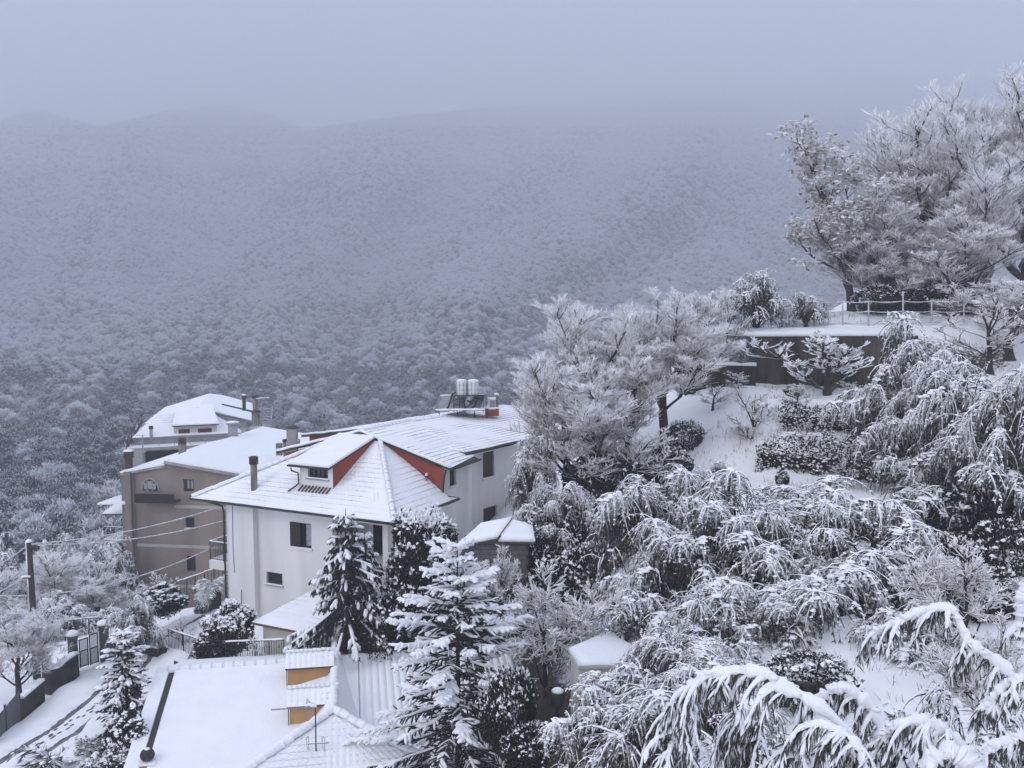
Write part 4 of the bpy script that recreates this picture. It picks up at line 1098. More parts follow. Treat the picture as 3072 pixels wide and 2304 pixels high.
# arched window: raised surround, dark half-round glazing, three lights
cxw = (w_d[0][0] + w_d[0][1]) / 2; rw = (w_d[0][1] - w_d[0][0]) / 2; zb_ = w_d[1][0]; hh = w_d[1][1] - zb_
arc = lambda s, y: [BX(cxw + math.cos(a) * rw * s, y, zb_ + math.sin(a) * hh * s) for a in np.linspace(0, PI, 15)]
aw = M().slab(arc(1.0, -.02), A2 * -.05).build('arched_window', 'grey_plaster', bwall)
M().slab(arc(.86, -.08), A2 * -.01).build('pane', 'glass', aw)
for f0, f1 in ((-.62, -.30), (-.2, .24), (.36, .66)):
    M().box(BO, bax, (cxw + rw * f0, cxw + rw * f1), (-.10, -.093), (zb_ + .12, zb_ + hh * (.55 if abs(f0) > .25 else .72))).build('curtain', 'curtain', aw)
for f in (-.26, .30): M().box(BO, bax, (cxw + rw * f - .05, cxw + rw * f + .05), (-.13, -.101), (zb_, zb_ + hh * .75)).build('mullion', 'grey_plaster', aw)
# dark wooden balcony
r = rect(zD, 342, 262, 738, 372, -1.0)
bal = M().box(BO, bax, r[0], (-1.0, -.003), (r[1][0], r[1][0] + .12)).build('balcony', 'dark_wood', bwall)
n = 34
for i in range(n):
    x = r[0][0] + (r[0][1] - r[0][0]) * (i + .5) / n; w = (r[0][1] - r[0][0]) / n * .36
    M().box(BO, bax, (x - w, x + w), (-1.05, -1.01), (r[1][0] + .08, r[1][1] - .06 + .05 * (i % 2))).build('board', 'dark_wood', bal)
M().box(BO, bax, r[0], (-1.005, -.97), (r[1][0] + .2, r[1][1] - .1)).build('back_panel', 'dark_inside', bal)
M().box(BO, bax, r[0], (-1.06, -.96), (r[1][1] - .1, r[1][1] - .04)).build('hand_rail', 'dark_wood', bal)
# roof: small left slope, large right slope
Pk = onplane(zC(580, 985), A2, BO - A2 * .55)
rid = Pk[2]
Q_ = atz(*zC(1890, 545), rid)
rd = unit((Q_ - Pk) * [1, 1, 0]); RL = np.linalg.norm((Q_ - Pk)[:2])
Rt = onplane(zC(1600, 1158), A2, BO - A2 * .55); Rt = Pk + (Rt - Pk) * 1.5
Lt = onplane(zC(0, 1148), A2, BO - A2 * .2); Lp = onplane(zC(590, 1040), A2, BO - A2 * .2)
rf = M()
ra = [Pk, Rt, Rt + rd * RL, Pk + rd * RL]
rl = [Lt, Lp, Lp + rd * RL * .99, Lt + rd * RL * .80]
rf.slab(ra, UP * -.22, 0); rf.slab([p + UP * .004 for p in ra], UP * .13, 1)
rf.slab(rl, UP * -.18, 0); rf.slab([p + UP * .004 for p in rl], UP * .13, 1)
M_ = rf.build('roof', ['grey_plaster', 'roof_snow'], bh)
for (z_, d_, nm, h, rr, sq) in ((zC(120, 1090), 69, 'chimney', .85, .28, False), (zC(830, 915), 73, 'chimney', .95, .24, True)):
    b = at(*z_, d_); o = flue(b, h, rr, bh, name=nm, bodym='flue_cap' if not sq else 'flue', capm='flue_cap', square=sq, rings=2, cap_h=.5, snow=not sq)
b = at(*zC(1500, 655), 79); flue(b, 1.05, .42, bh, name='chimney', bodym='grey_plaster', capm='grey_plaster', rings=1, cap_h=.12, snow=True)
M().box(at(*zC(2120, 910), 72), AX, (-.25, .2), (-.2, .2), (0, .95)).build('chimney', 'flue', bh)
# canopies on the left side of the beige house
e = bh
p = [bpx(zD(35, 368)), bpx(zD(262, 345))]
M().slab([BX(-1.75, -.4, p[0][1]), BX(.5, -.4, p[0][1] + .08), BX(.3, 1.2, p[0][1] + .3), BX(-.9, 1.2, p[0][1] + .3)], UP * .12).build('canopy', 'snow', e)
zb2 = bpx(zD(80, 765))[1]
bl = M().box(BO, bax, (-2.2, 0), (1, 5), (zb2 - .2, zb2)).box(BO, bax, (-2.2, 0), (1, 5), (zb2 + .003, zb2 + .1), m=1).build('balcony', ['grey_plaster', 'snow'], e)
railing(BX(-2.15, 1.05, zb2), BX(-.02, 1.05, zb2), 1.0, bl, gap=.14, posts=2)
M().slab([BX(-2.0, .6, zb2 + 2.1), BX(0, .6, zb2 + 2.2), BX(0, 4.5, zb2 + 3.0), BX(-2.0, 4.5, zb2 + 2.8)], UP * -.1).slab([BX(-2.0, .6, zb2 + 2.106), BX(0, .6, zb2 + 2.206), BX(0, 4.5, zb2 + 3.006), BX(-2.0, 4.5, zb2 + 2.806)], UP * .09, 1).build('canopy', ['dark_wood', 'snow'], e)
M().slab([BX(-2.4, 0, zb2 - 3.3), BX(0, 0, zb2 - 3.1), BX(0, 5, zb2 - 2.6), BX(-2.4, 5, zb2 - 2.9)], UP * -.1).slab([BX(-2.4, 0, zb2 - 3.296), BX(0, 0, zb2 - 3.096), BX(0, 5, zb2 - 2.596), BX(-2.4, 5, zb2 - 2.896)], UP * .12, 1).build('canopy', ['dark_wood', 'snow'], e)

# ------------------------------------------------------------------ pale house far behind
AF = azdir(-21.0); BF = np.array([AF[1], -AF[0], 0]); FO = at(*zC(90, 825), 86.0)
def FX(x, y, z): return FO + BF * x + AF * y + UP * z
fax = (BF, AF, UP)
fh = empty('pale_house', FX(5, 6, -13), 'pale house with hipped snowy roof and wide dormer above a railed terrace', 'house')
m = M()
m.box(FO, fax, (.6, 11.2), (1.6, 12.0), (-16, .8)).box(FO, fax, (2.2, 11.2), (4.6, 11.5), (1.0, 1.8))
fw = m.build('wall', 'grey_plaster', fh)
M().box(FO, fax, (0, 11.4), (0, 1.6), (-.28, 0)).box(FO, fax, (0.02, 11.38), (.02, 1.6), (.003, .09), m=1).box(FO, fax, (0, 1.5), (.0, 5), (-1.6, -.28), m=0).build('terrace', ['grey_plaster', 'snow'], fw)
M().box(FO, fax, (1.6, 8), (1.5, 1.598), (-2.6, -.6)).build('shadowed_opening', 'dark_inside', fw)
rl_ = M()
for a, b in ((FX(.05, .05, 0), FX(11.3, .05, 0)), (FX(.05, .05, 0), FX(.05, 4.5, 0))):
    for h in (.45, .92): rl_.bar(a + UP * h, b + UP * h, .035)
    for i in range(9): p = a + (b - a) * i / 8; rl_.bar(p, p + UP * .92, .04)
rl_.build('terrace_rail', 'steel', fw)
rfp = [FX(.5, 1.2, .85), FX(10.6, 1.2, .85), FX(7.7, 4.4, 2.75), FX(3.1, 4.4, 2.75)]
rr_ = [FX(10.6, 1.2, .85), FX(10.6, 4.4, .85), FX(7.7, 4.4, 2.75)]; rl2 = [FX(.5, 1.2, .85), FX(3.1, 4.4, 2.75), FX(.5, 4.4, .85)]
r = M()
for p in (rfp, rr_, rl2): r.slab(p, UP * -.12)
fr1 = r.build('roof', 'grey_plaster', fh)
roof_courses(rfp, BF, fr1, pitch=.3); roof_courses(rr_, AF, fr1, pitch=.3); roof_courses(rl2, AF, fr1, pitch=.3)
# raised roof behind
pkf, pkb = FX(5.4, 4.1, 3.55), FX(5.6, 12.6, 4.45)
fpl = lambda uv, y: onplane(uv, AF, FX(0, y, 0))
pkf, pkb = fpl(zC(1030, 285), 4.1), fpl(zC(1190, 100), 12.0)
ua = [fpl(zC(325, 496), 4.1), pkf, pkb, fpl(zC(600, 282), 11.0)]; ub = [pkf, fpl(zC(1755, 452), 4.1), fpl(zC(1765, 232), 12.5), fpl(zC(1390, 128), 12.5), pkb]
r = M()
for p in (ua, ub): r.slab(p, UP * -.10, 0); r.slab([q + UP * .004 for q in p], UP * .09, 1)
fr2 = r.build('roof', ['grey_plaster', 'roof_snow'], fh)
M().poly([ua[0] + BF * .5 + AF * .3 - UP * 1.6, ua[0] + BF * .5 + AF * .3 - UP * .08, pkf + AF * .3 - UP * .14, ub[1] - BF * .5 + AF * .3 - UP * .08, ub[1] - BF * .5 + AF * .3 - UP * 1.6]).build('gable_wall', 'grey_plaster', fh)
M().slab([fpl(zC(1350, 228), 7.6) , fpl(zC(1770, 330), 7.6), fpl(zC(1770, 318), 7.9), fpl(zC(1360, 225), 7.9)], UP * -.12).build('roof_step', 'gutter', fr2)
# dormer
d0 = onplane(zC(715, 660), AF, FX(0, 1.5, 0)) - FO; d1 = onplane(zC(1290, 640), AF, FX(0, 1.5, 0)) - FO
x0, x1 = d0 @ BF, d1 @ BF; zt = (onplane(zC(720, 530), AF, FX(0, 1.5, 0)) - FO)[2] + .14; zbm = d0[2] - .1
fd = M().box(FO, fax, (x0, x1), (1.5, 4.2), (zbm, zt)).build('dormer', 'cream_plaster', fh)
for xa, xb, ya, yb in ((780, 925, 560, 642), (1035, 1218, 548, 635)):
    p = onplane(zC(xa, yb), AF, FX(0, 1.5, 0)) - FO; q = onplane(zC(xb, ya), AF, FX(0, 1.5, 0)) - FO
    M().box(FO, fax, (p @ BF, q @ BF), (1.46, 1.497), (p[2], q[2])).build('shutter', 'maroon', fd)
dp = [FX(x0 - .15, 1.15, zt - .02), FX(x1 + .15, 1.15, zt - .02), FX(x1 - .25, 4.8, 3.35), FX(x0 + .5, 4.8, 3.35)]
M().slab(dp, UP * -.1, 0).slab([q + UP * .004 for q in dp], UP * .12, 1).build('dormer_roof', ['gutter', 'roof_snow'], fd)
# stair rail and chimneys
sr = M()
for i in range(5): sr.bar(FX(.1 + i * .3, .4 + i * 1.1, 0.05), FX(.1 + i * .3, .4 + i * 1.1, 1.0 + i * .42), .04)
sr.bar(FX(.1, .4, 1.0), FX(1.3, 4.8, 2.7), .05).bar(FX(.1, .4, .2), FX(1.3, 4.8, 1.9), .16)
sr.build('stair_rail', 'dark_wood', fh)
for (x, yb, yt, dd, rr2, mt, sn) in ((1648, 278, 155, 91, .18, 'flue_cap', True), (1800, 400, 150, 90, .27, 'flue', False), (415, 670, 560, 88, .16, 'grey_plaster', True)):
    b = at(*zC(x, yb), dd); h = at(*zC(x, yt), dd)[2] - b[2]; flue(b, h, rr2, fh, name='chimney', bodym=mt, rings=2, cap_h=.3, snow=sn)
b = at(*zC(1810, 470), 89.5); flue(b, 1.0, .36, fh, name='chimney', bodym='flue', square=True, rings=1, cap_h=.15)
# antennas beside that house
for (x, y0, y1, d_, lab) in ((1880, 520, 170, 88, 'snowy lattice aerial mast right of the pale house roof'), (300, 990, 640, 86, 'thin snowy aerial pole left of the pale house terrace')):
    b = at(*zC(x, y0), d_); t = at(*zC(x, y1), d_); e = empty('aerial_mast', b - UP * 1.0, lab, 'antenna', 'aerial masts by the pale house')
    M().tube([b - UP * 1.0, t], .05, 6).build('pole', 'steel', e)
    c = M(); H_ = t[2] - b[2]
    if x > 1000:
        c.tube([b + AX[0] * .8 - UP * .6, b + AX[0] * 1.1 + UP * H_ * .75], .04, 5)
        for k in range(7): c.bar(b + UP * H_ * (.05 + .1 * k) - AX[0] * .05, b + UP * H_ * (.05 + .1 * k) + AX[0] * (.8 + .05 * k), .05)
        c.bar(t - AX[0] * .5 + UP * .1, t + AX[0] * .75 + UP * .2, .25, .12).bar(b - AX[0] * 2.2 - UP * .3, b + AX[0] * .9 + UP * .05, .06)
    else:
        for k, w in ((.98, .5), (.72, .35), (.36, .6), (.2, .4), (.05, .5)): c.bar(b + UP * H_ * k - AX[0] * w, b + UP * H_ * k + AX[0] * w * .6, .05)
    c.build('aerial', 'wire', e)

# ------------------------------------------------------------------ near roof at the bottom of the picture
RN = azdir(79.8); SNn = np.array([RN[1], -RN[0], 0])                # along ridge, and down the slope to the viewer
NO = at(*z4(318, 372), 34.0); SLN = .215
def NX(x, y, z=0.0): return NO + RN * x + SNn * y + UP * (z - SLN * y)
nh = empty('near_house', NO + RN * 8 + SNn * 4 - UP * 5, 'near house with broad smooth snow-covered roof and ochre chimneys', 'house')
nn = unit(np.cross(RN, SNn - UP * SLN)); nn = nn if nn[2] > 0 else -nn
def npx(uv, dz=0.0): return onplane(uv, nn, NO + nn * dz)
def nloc(P): d = P - NO; return d @ RN, d @ SNn
m = M(); Lx = 13.4; Ly = 9.0
mainp = [NX(0, 0), NX(Lx, 0), NX(Lx, Ly), NX(0, Ly)]
m.slab([p + UP * -.02 for p in mainp], UP * -.2, 0)
backp = [NX(0, 0), NX(Lx, 0), NO + RN * Lx - SNn * 4 - UP * 1.2, NO - SNn * 4 - UP * 1.2]
m.slab(backp, UP * -.2, 0)
m.slab([p + UP * .006 for p in backp], UP * .12, 1)
nroof = m.build('roof', ['ochre_plaster', 'roof_snow'], nh)
# left part: deep smooth snow; right part: snow over tile columns
xs = np.linspace(.42, 7.3, 60); ys = np.linspace(.0, Ly, 60); XX, YY = np.meshgrid(xs, ys)
ZZ = .16 + vnoise(XX, YY, 31, 1.6) * .05 + vnoise(XX, YY, 32, .5) * .012
V = NO + XX.ravel()[:, None] * RN + YY.ravel()[:, None] * SNn + (ZZ - SLN * YY).ravel()[:, None] * UP
gi = (np.arange(59)[:, None] * 60 + np.arange(59)[None]).ravel()
Q = np.column_stack([gi, gi + 1, gi + 61, gi + 60])
sk = np.array([[i, i + 1, 3600 + i + 1, 3600 + i] for i in range(59)])
rim = NO + np.column_stack([np.full(60, .42), ys]) @ np.array([RN, SNn]) + (-SLN * ys)[:, None] * UP
k0 = len(V); V = np.concatenate([V, rim - UP * .02]); side = np.array([[i * 60, (i + 1) * 60, k0 + i + 1, k0 + i] for i in range(59)])
o = bpy.data.objects.new('snow_blanket', npmesh('snow_blanket', V - org_of(nh), np.concatenate([Q, side]), 'roof_snow', smooth=True)); link(o, nroof)
pitch = .265; x = 7.3; k = 0
while x < Lx - .1:                                   # tile columns, each a rounded snowy rib
    V = []; n = 14
    for j in range(n + 1):
        y = Ly * j / n
        for f, h in ((0, .045), (.14, .105), (.4, .135), (.75, .12), (.93, .07), (1.0, .045)):
            V.append(NX(x + f * pitch, y, h + rngB.normal(0, .004)))
    V = np.array(V); gi = (np.arange(n)[:, None] * 6 + np.arange(5)[None]).ravel()
    o = bpy.data.objects.new('tile_column', npmesh('tile_column', V - org_of(nh), np.column_stack([gi, gi + 1, gi + 7, gi + 6]), 'roof_snow', smooth=True)); link(o, nroof)
    x += pitch; k += 1
ridge_tiles(NX(-.25, 0, .10), NX(Lx, 0, .10), nroof, .17, .40)
# left verge: outer strip of snow and a dark channel beside it
M().slab([NX(-.32, 0, .02), NX(.18, 0, .02), NX(.18, Ly, .02), NX(-.32, Ly, .02)], UP * .13).build('verge_snow', 'snow', nroof)
M().slab([NX(.19, .25, .03), NX(.40, .25, .03), NX(.40, Ly, .03), NX(.19, Ly, .03)], UP * .03).build('channel', 'iron', nroof)
# front wing: ridge towards the viewer, hipped end with tile grid
Pkn = at(*z4(1438, 628), 30.0)
px_, py_ = nloc(Pkn)
hz_ = Pkn[2] - (NO[2] - SLN * py_)                   # height above main plane
back = NO + RN * px_ + SNn * (py_ - hz_ / SLN) + UP * (Pkn[2] - NO[2])
LB = Pkn + SNn * 4.0 - UP * 4.0 * .30 - RN * 4.6; RB = Pkn + SNn * 4.0 - UP * 4.0 * .30 + RN * 4.6
hipf = [LB, RB, Pkn]
wr = M(); wr.slab([p - UP * .02 for p in hipf], UP * -.5)
wing = wr.build('front_wing', 'roof_snow', nh)
roof_courses(hipf, RN, wing, pitch=.20, rise=.30, amp=.026, step=.03, mats=('roof_snow', 'roof_snow'), samples=6)
ft = lambda x, y: NX(px_ + x, y, .05)
for sgn in (-1, 1):
    M().slab([back + UP * .02, Pkn + UP * .02, ft(sgn * 1.1, py_ + .2)], UP * .13).build('snow_blanket', 'roof_snow', wing)
ridge_tiles(Pkn + UP * .10, LB + UP * .10, wing, .15, .36); ridge_tiles(Pkn + UP * .10, RB + UP * .10, wing, .15, .36)
ridge_tiles(back + UP * .08, Pkn + UP * .12, wing, .15, .36)
# two ochre chimneys with tiled saddle caps
for i, (x0, x1, yc0, yc1, yb, dep, lab) in enumerate(((1130, 1432, 225, 338, 470, 32.6, 'ochre chimney with snowy tiled cap, standing close to the near roof ridge'), (1142, 1462, 462, 590, 730, 30.9, 'ochre chimney with snowy tiled cap, nearest the roof aerial'))):
    dep = npx(z4(x0 + 8, yb), .1)[1]
    a0 = at(*z4(x0 + 8, yb), dep); a1 = at(*z4(x1 - 6, yb - 12), dep); w = np.linalg.norm((a1 - a0)[:2]); h = at(*z4(x0, yc1), dep)[2] - a0[2]
    ch = empty('chimney_stack', a0, lab, 'chimney', 'ochre chimneys on the near roof')
    cax = (RN, -SNn, UP); b = a0
    M().box(b, cax, (0, w), (0, .62), (-.9, h)).build('stack', 'ochre_plaster', ch)
    topz = at(*z4(x0, yc0), dep + .38)[2] - a0[2]
    capf = [b + RN * -.08 - (-SNn) * .16 + UP * (h + .01), b + RN * (w + .08) + SNn * .16 + UP * (h + .01), b + RN * (w + .08) - SNn * .36 + UP * (topz - .06), b + RN * -.08 - SNn * .36 + UP * (topz - .06)]
    capf[0] = b + RN * -.08 + SNn * .16 + UP * (h + .01)
    capb = [capf[3], capf[2], b + RN * (w + .08) - SNn * .78 + UP * (h + .01), b + RN * -.08 - SNn * .78 + UP * (h + .01)]
    cp = M().slab([p - UP * .012 for p in capf], UP * -.05).slab([p - UP * .012 for p in capb], UP * -.05).build('cap', 'tile_dark', ch)
    roof_courses(capf, RN, cp, pitch=w / 8.0, rise=.21, amp=.035, step=.03, samples=6); roof_courses(capb, RN, cp, pitch=w / 8.0, rise=.21, amp=.035, step=.03)
    ridge_tiles(capf[3] + UP * .03, capf[2] + UP * .03, cp, .075, .16)
    M().tube([b + RN * -.03 + SNn * .04 + UP * h * .95, b + RN * -.035 + SNn * .05 + UP * h * .5, b + RN * -.03 + SNn * .04 + UP * -.05], .018, 5).build('cable', 'iron', ch)
    # drift of snow against the foot
    V = [b + RN * -.1 + SNn * .02, b + RN * w + SNn * .02, b + RN * (w + .05) + SNn * .02 + UP * .42, b + RN * -.1 + SNn * .7 - UP * .2, b + RN * (w + .1) + SNn * .7 - UP * .12]
    M().add([V[0] - UP * .02, V[1] - UP * .02, V[2], V[3], V[4]], [[0, 1, 2], [0, 2, 4, 3]]).build('snow_drift', 'roof_snow', ch)
# small round-capped ochre chimney at the lower left
b = at(*z4(207, 1010), 29.0); ch = empty('chimney_stack', b - UP * .6, 'low ochre chimney with dark ribbed ball cap, bottom left of roof', 'chimney', None)
M().box(b, (RN, -SNn, UP), (-.24, .24), (-.22, .22), (-.9, .22)).build('stack', 'ochre_plaster', ch)
M().box(b, (RN, -SNn, UP), (-.27, .27), (-.25, .25), (.223, .30)).build('snow_cap', 'snow', ch)
bb = M(); 
bb.lathe(b + UP * .30, [(.10, 0), (.17, .05), (.215, .13), (.22, .2), (.19, .29), (.12, .36), (.03, .39)], 16)
bo = bb.build('ball_cap', 'iron', ch)
for k in range(16):
    a = k * PI / 8; rb = M(); rb.tube([b + UP * (.30 + z) + np.array([math.cos(a), math.sin(a), 0]) * (r + .006) for r, z in ((.17, .05), (.215, .13), (.22, .2), (.19, .29), (.12, .36))], .009, 4); rb.build('rib', 'iron', bo)
M().lathe(b + UP * .675, [(.09, 0), (.08, .03), (.02, .05)], 10).build('snow_cap', 'snow', ch)
# television aerial on the near roof
ab = at(*z4(1325, 1010), 28.2); at_ = at(*z4(1318, 600), 28.2); ab0 = ab - UP * 1.0
e = empty('roof_aerial', ab0, 'television aerial on a thin pole above the near roof', 'antenna')
M().tube([ab0, at_], .022, 8).build('pole', 'iron', e)
P_ = lambda x, y: at(*z4(x, y), 28.2)
c = M().bar(P_(1025, 618), P_(1325, 598), .028)
for k in range(11):
    q = P_(1035 + k * 20, 617 - k * 1.3); c.bar(q - SNn * .16 - UP * .05, q + SNn * .16 + UP * .05, .014)
for y in (540, 570, 625, 650): c.bar(P_(1262, y), P_(1300, 604), .016)
for k in range(6): c.bar(P_(1258 + k * 9, 545 + 6 * k), P_(1262 + k * 9, 660 - 4 * k), .012)
c.build('yagi', 'steel', e)
M().tube([P_(1250, 592), P_(1275, 580), P_(1300, 588), P_(1328, 596)], [.03, .06, .06, .03], 7).build('snow_cap', 'snow', e)
c = M().bar(P_(1270, 845), P_(1408, 838), .022).bar(P_(1218, 962), P_(1442, 968), .022)
for x, y0, y1 in ((1272, 795, 905), (1376, 795, 905), (1222, 895, 965), (1300, 895, 965), (1370, 895, 970), (1442, 890, 970)):
    c.bar(P_(x, y0), P_(x + 4, y1), .014)
for x in (1272, 1376): c.bar(P_(x, 795), P_(x - 14, 800), .014).bar(P_(x - 14, 800), P_(x - 6, 880), .014)
c.build('dipole', 'steel', e)
M().tube([P_(1270, 838), P_(1330, 836), P_(1408, 832)], .018, 5).build('snow_line', 'snow', e)
# walls under the near roof
M().box(NO, (RN, SNn, UP), (.5, Lx - .4), (-3.6, Ly - .2), (-6, -SLN * Ly - .3)).build('wall', 'ochre_plaster', nh)
# ------------------------------------------------------------------ garden shed below the white house
GA = at(*z2(768, 1578), 38.6); gax = (B_, A_, UP)
def GX_(b, a, z): return GA + B_ * b + A_ * a + UP * z
gs = empty('garden_shed', GX_(1.8, 1.2, -2.4), 'small cream garden shed with snowy tiled roof below the white house', 'shed')
gw = (onplane(z2(480, 1530), A_, GA) - GA) @ B_
M().box(GA, gax, (0, gw), (0, 2.6), (-2.9, -.02)).build('wall', 'cream_plaster', gs)
ez = .0; tz = .75
rp = [GX_(-.3, -.35, ez - .08), GX_(gw + .35, -.35, ez - .08), GX_(gw - .9, 2.3, tz), GX_(-.3, 2.3, tz)]
rpl = [GX_(gw + .35, -.35, ez - .08), GX_(gw + .35, 2.9, ez - .08), GX_(gw - .9, 2.3, tz)]
r = M().slab(rp, UP * -.1).slab(rpl, UP * -.1); ro = r.build('roof', 'tile_dark', gs)
roof_courses(rp, B_, ro, pitch=.22, rise=.33); roof_courses(rpl, A_, ro, pitch=.22, rise=.33)

# ------------------------------------------------------------------ concrete block shed
KA = azdir(4.0); KB = np.array([KA[1], -KA[0], 0]); KO = at(*z5(800, 228), 36.6); kax = (KB, KA, UP)
def KX(x, y, z): return KO + KB * x + KA * y + UP * z
def kpx(uv): d = onplane(uv, KA, KO) - KO; return d @ KB, d[2]
ks = empty('block_shed', KX(0, 1, -3), 'grey concrete block shed with thick snow on its roof', 'shed')
lx, lz = kpx(z5(575, 282)); rx = kpx(z5(1000, 240))[0]
M().box(KO, kax, (lx, rx), (.02, 1.8), (-4.2, lz - .02)).poly([KX(lx, .02, lz - .02), KX(0, .02, -.06), KX(rx, .02, -.06), KX(rx, .02, lz - .02)]).build('wall', 'mortar', ks)
bw, bh_ = .42, .205
for j in range(18):
    zz = -.12 - (j + 1) * bh_
    x = lx + (.21 if j % 2 else 0)
    while x < rx - .1:
        x1 = min(x + bw, rx); lim = lz + (x1 - lx) / (0 - lx) * (-.06 - lz) if x1 < 0 else -.06
        if zz + bh_ < lim + .1 and x1 - x > .12:
            M().box(KO, kax, (x + .008, x1 - .008), (-.018 + rngB.normal(0, .004), .03), (zz + .008, zz + bh_ - .008)).build('concrete_block', 'block', ks)
        x += bw
def snow_slab(pts, th, name, parent, nx=14, ny=8, lump=.05, seed=1):
    """lumpy snow blanket over a four-sided roof patch"""
    P = [np.asarray(p, float) for p in pts]; V = []; g = []
    for j in range(ny + 1):
        for i in range(nx + 1):
            f, h = i / nx, j / ny; p = (P[0] * (1 - f) + P[1] * f) * (1 - h) + (P[3] * (1 - f) + P[2] * f) * h
            ed = min(1, min(f, 1 - f) * nx / 1.2, min(h, 1 - h) * ny / 1.2) ; ed = max(ed, 0) ** .5
            V.append(p + UP * (th * (.25 + .75 * ed) + float(vnoise(p[0], p[1], seed, .5)) * lump))
    n0 = len(V); idx = lambda i, j: j * (nx + 1) + i
    F = [[idx(i, j), idx(i + 1, j), idx(i + 1, j + 1), idx(i, j + 1)] for j in range(ny) for i in range(nx)]
    ring = [idx(i, 0) for i in range(nx)] + [idx(nx, j) for j in range(ny)] + [idx(i, ny) for i in range(nx, 0, -1)] + [idx(0, j) for j in range(ny, 0, -1)]
    for k, r_ in enumerate(ring):
        i, j = r_ % (nx + 1), r_ // (nx + 1); f, h = i / nx, j / ny
        V.append((P[0] * (1 - f) + P[1] * f) * (1 - h) + (P[3] * (1 - f) + P[2] * f) * h)
    for k in range(len(ring)): F.append([ring[k], ring[(k + 1) % len(ring)], n0 + (k + 1) % len(ring), n0 + k])
    me_ = npmesh(name, np.array(V) - org_of(parent), F, 'snow', smooth=True)
    return link(bpy.data.objects.new(name, me_), parent)
q = [KX(lx - .15, -.3, lz + .02), KX(.08, -.3, .02), KX(.55, 1.7, .40), KX(lx + .75, 1.7, .10)]
M().slab(q, UP * -.07).build('roof', 'tile_dark', ks); snow_slab(q, .15, 'roof_snow', ks, seed=4)
q = [KX(.12, -.25, -.12), KX(rx + .3, -.25, -.12), KX(rx + .1, 1.7, .05), KX(.6, 1.7, .30)]
M().slab(q, UP * -.07).build('roof', 'tile_dark', ks); snow_slab(q, .12, 'roof_snow', ks, seed=5)

# ------------------------------------------------------------------ little lean-to among the trees
SO = at(*z5(1310, 1028), 25.8); 
ls = empty('lean_to', SO - UP * 1.5, 'little cream lean-to with slanting snowy roof among the drooping trees', 'shed')
q0 = at(*z5(1245, 922), 27.4); q1 = at(*z5(1490, 815), 29.4); q2 = q1 + np.array([1.7, -2.0, -.35]); q3 = SO
M().slab([q0, q1, q2, q3], UP * -.08).build('roof', 'cream_plaster', ls); snow_slab([q0, q1, q2, q3], .09, 'roof_snow', ls, seed=7, lump=.03)
ins = lambda p: p * [1, 1, 0] + (np.array([q1[0] + .2, 27.2, 0]) - p * [1, 1, 0]) * .05
m = M()
cor = [q0 + [.1, -.05, -.1], q1 + [0, -.1, -.1], q2 + [-.1, .1, -.1], q3 + [.02, .1, -.1]]
for i in range(4):
    a, b = cor[i], cor[(i + 1) % 4]; m.poly([a - UP * 1.9, b - UP * 1.9, b, a])
m.build('wall', 'cream_plaster', ls)

# ------------------------------------------------------------------ power pole and wires
pt = at(*z3(190, 165), 46.5); pb = at(*z3(246, 1080), 45.0)
up_ = empty('utility_pole', pb - UP * .5, 'leaning dark wooden utility pole with snow on its top', 'pole')
pb2 = pb + (pb - pt) * .15
M().tube([pb2, (pb2 + pt) / 2, pt], [.19, .165, .135], 12).build('shaft', 'pole_wood', up_)
M().lathe(pt, [(.16, -.02), (.165, .05), (.12, .10), (.04, .13)], 12).build('snow_cap', 'snow', up_)
pax = unit(pt - pb); side = np.array([-.9, -.35, 0])
M().tube([pb + (pt - pb) * f + side * .105 for f in np.linspace(.25, 1, 14)], [.055 + .012 * (i % 3) for i in range(14)], 6).build('driven_snow', 'snow', up_)
M().bar(at(*z3(150, 405), 45.9), at(*z3(200, 402), 45.9), .07).build('bracket', 'iron', up_)
M().tube([at(*z3(140, 398), 45.9), at(*z3(175, 393), 45.9), at(*z3(200, 396), 45.9)], .06, 6).build('snow_cap', 'snow', up_)
def wire(a, b, sag, label, r=.030):
    a = np.asarray(a); b = np.asarray(b); n = 40
    pts = [a + (b - a) * i / n - UP * sag * 4 * (i / n) * (1 - i / n) for i in range(n + 1)]
    o = M().tube(pts, [r * (1 + .12 * math.sin(i * 2.7) + .08 * math.sin(i * 5.1)) for i in range(n + 1)], 6).build('overhead_wire', 'wire')
    return tag(o, label, 'wire', 'snow-coated overhead wires')
wire(at(*z3(205, 178), 46.4), at(*z1(885, 985), 46.0), .35, 'snowy overhead wire from pole top to the eaves of white house, uppermost')
wire(at(*z3(208, 182), 46.4), at(*z1(932, 1080), 46.2), .40, 'snowy overhead wire from pole top to white house, just below the uppermost')
wire(at(*z3(-60, 518), 48.0), at(*z1(770, 1300), 46.5), .75, 'lowest snowy overhead wire, passing the pole and ending at balcony')
wire(at(*z3(175, 195), 46.4), at(*z3(-120, 372), 52.0), .12, 'short snowy wire from pole top to the left picture edge')
wire(at(*z3(150, 405), 45.9), at(*z3(-80, 530), 50.0), .06, 'short snowy wire from pole bracket to the left picture edge')

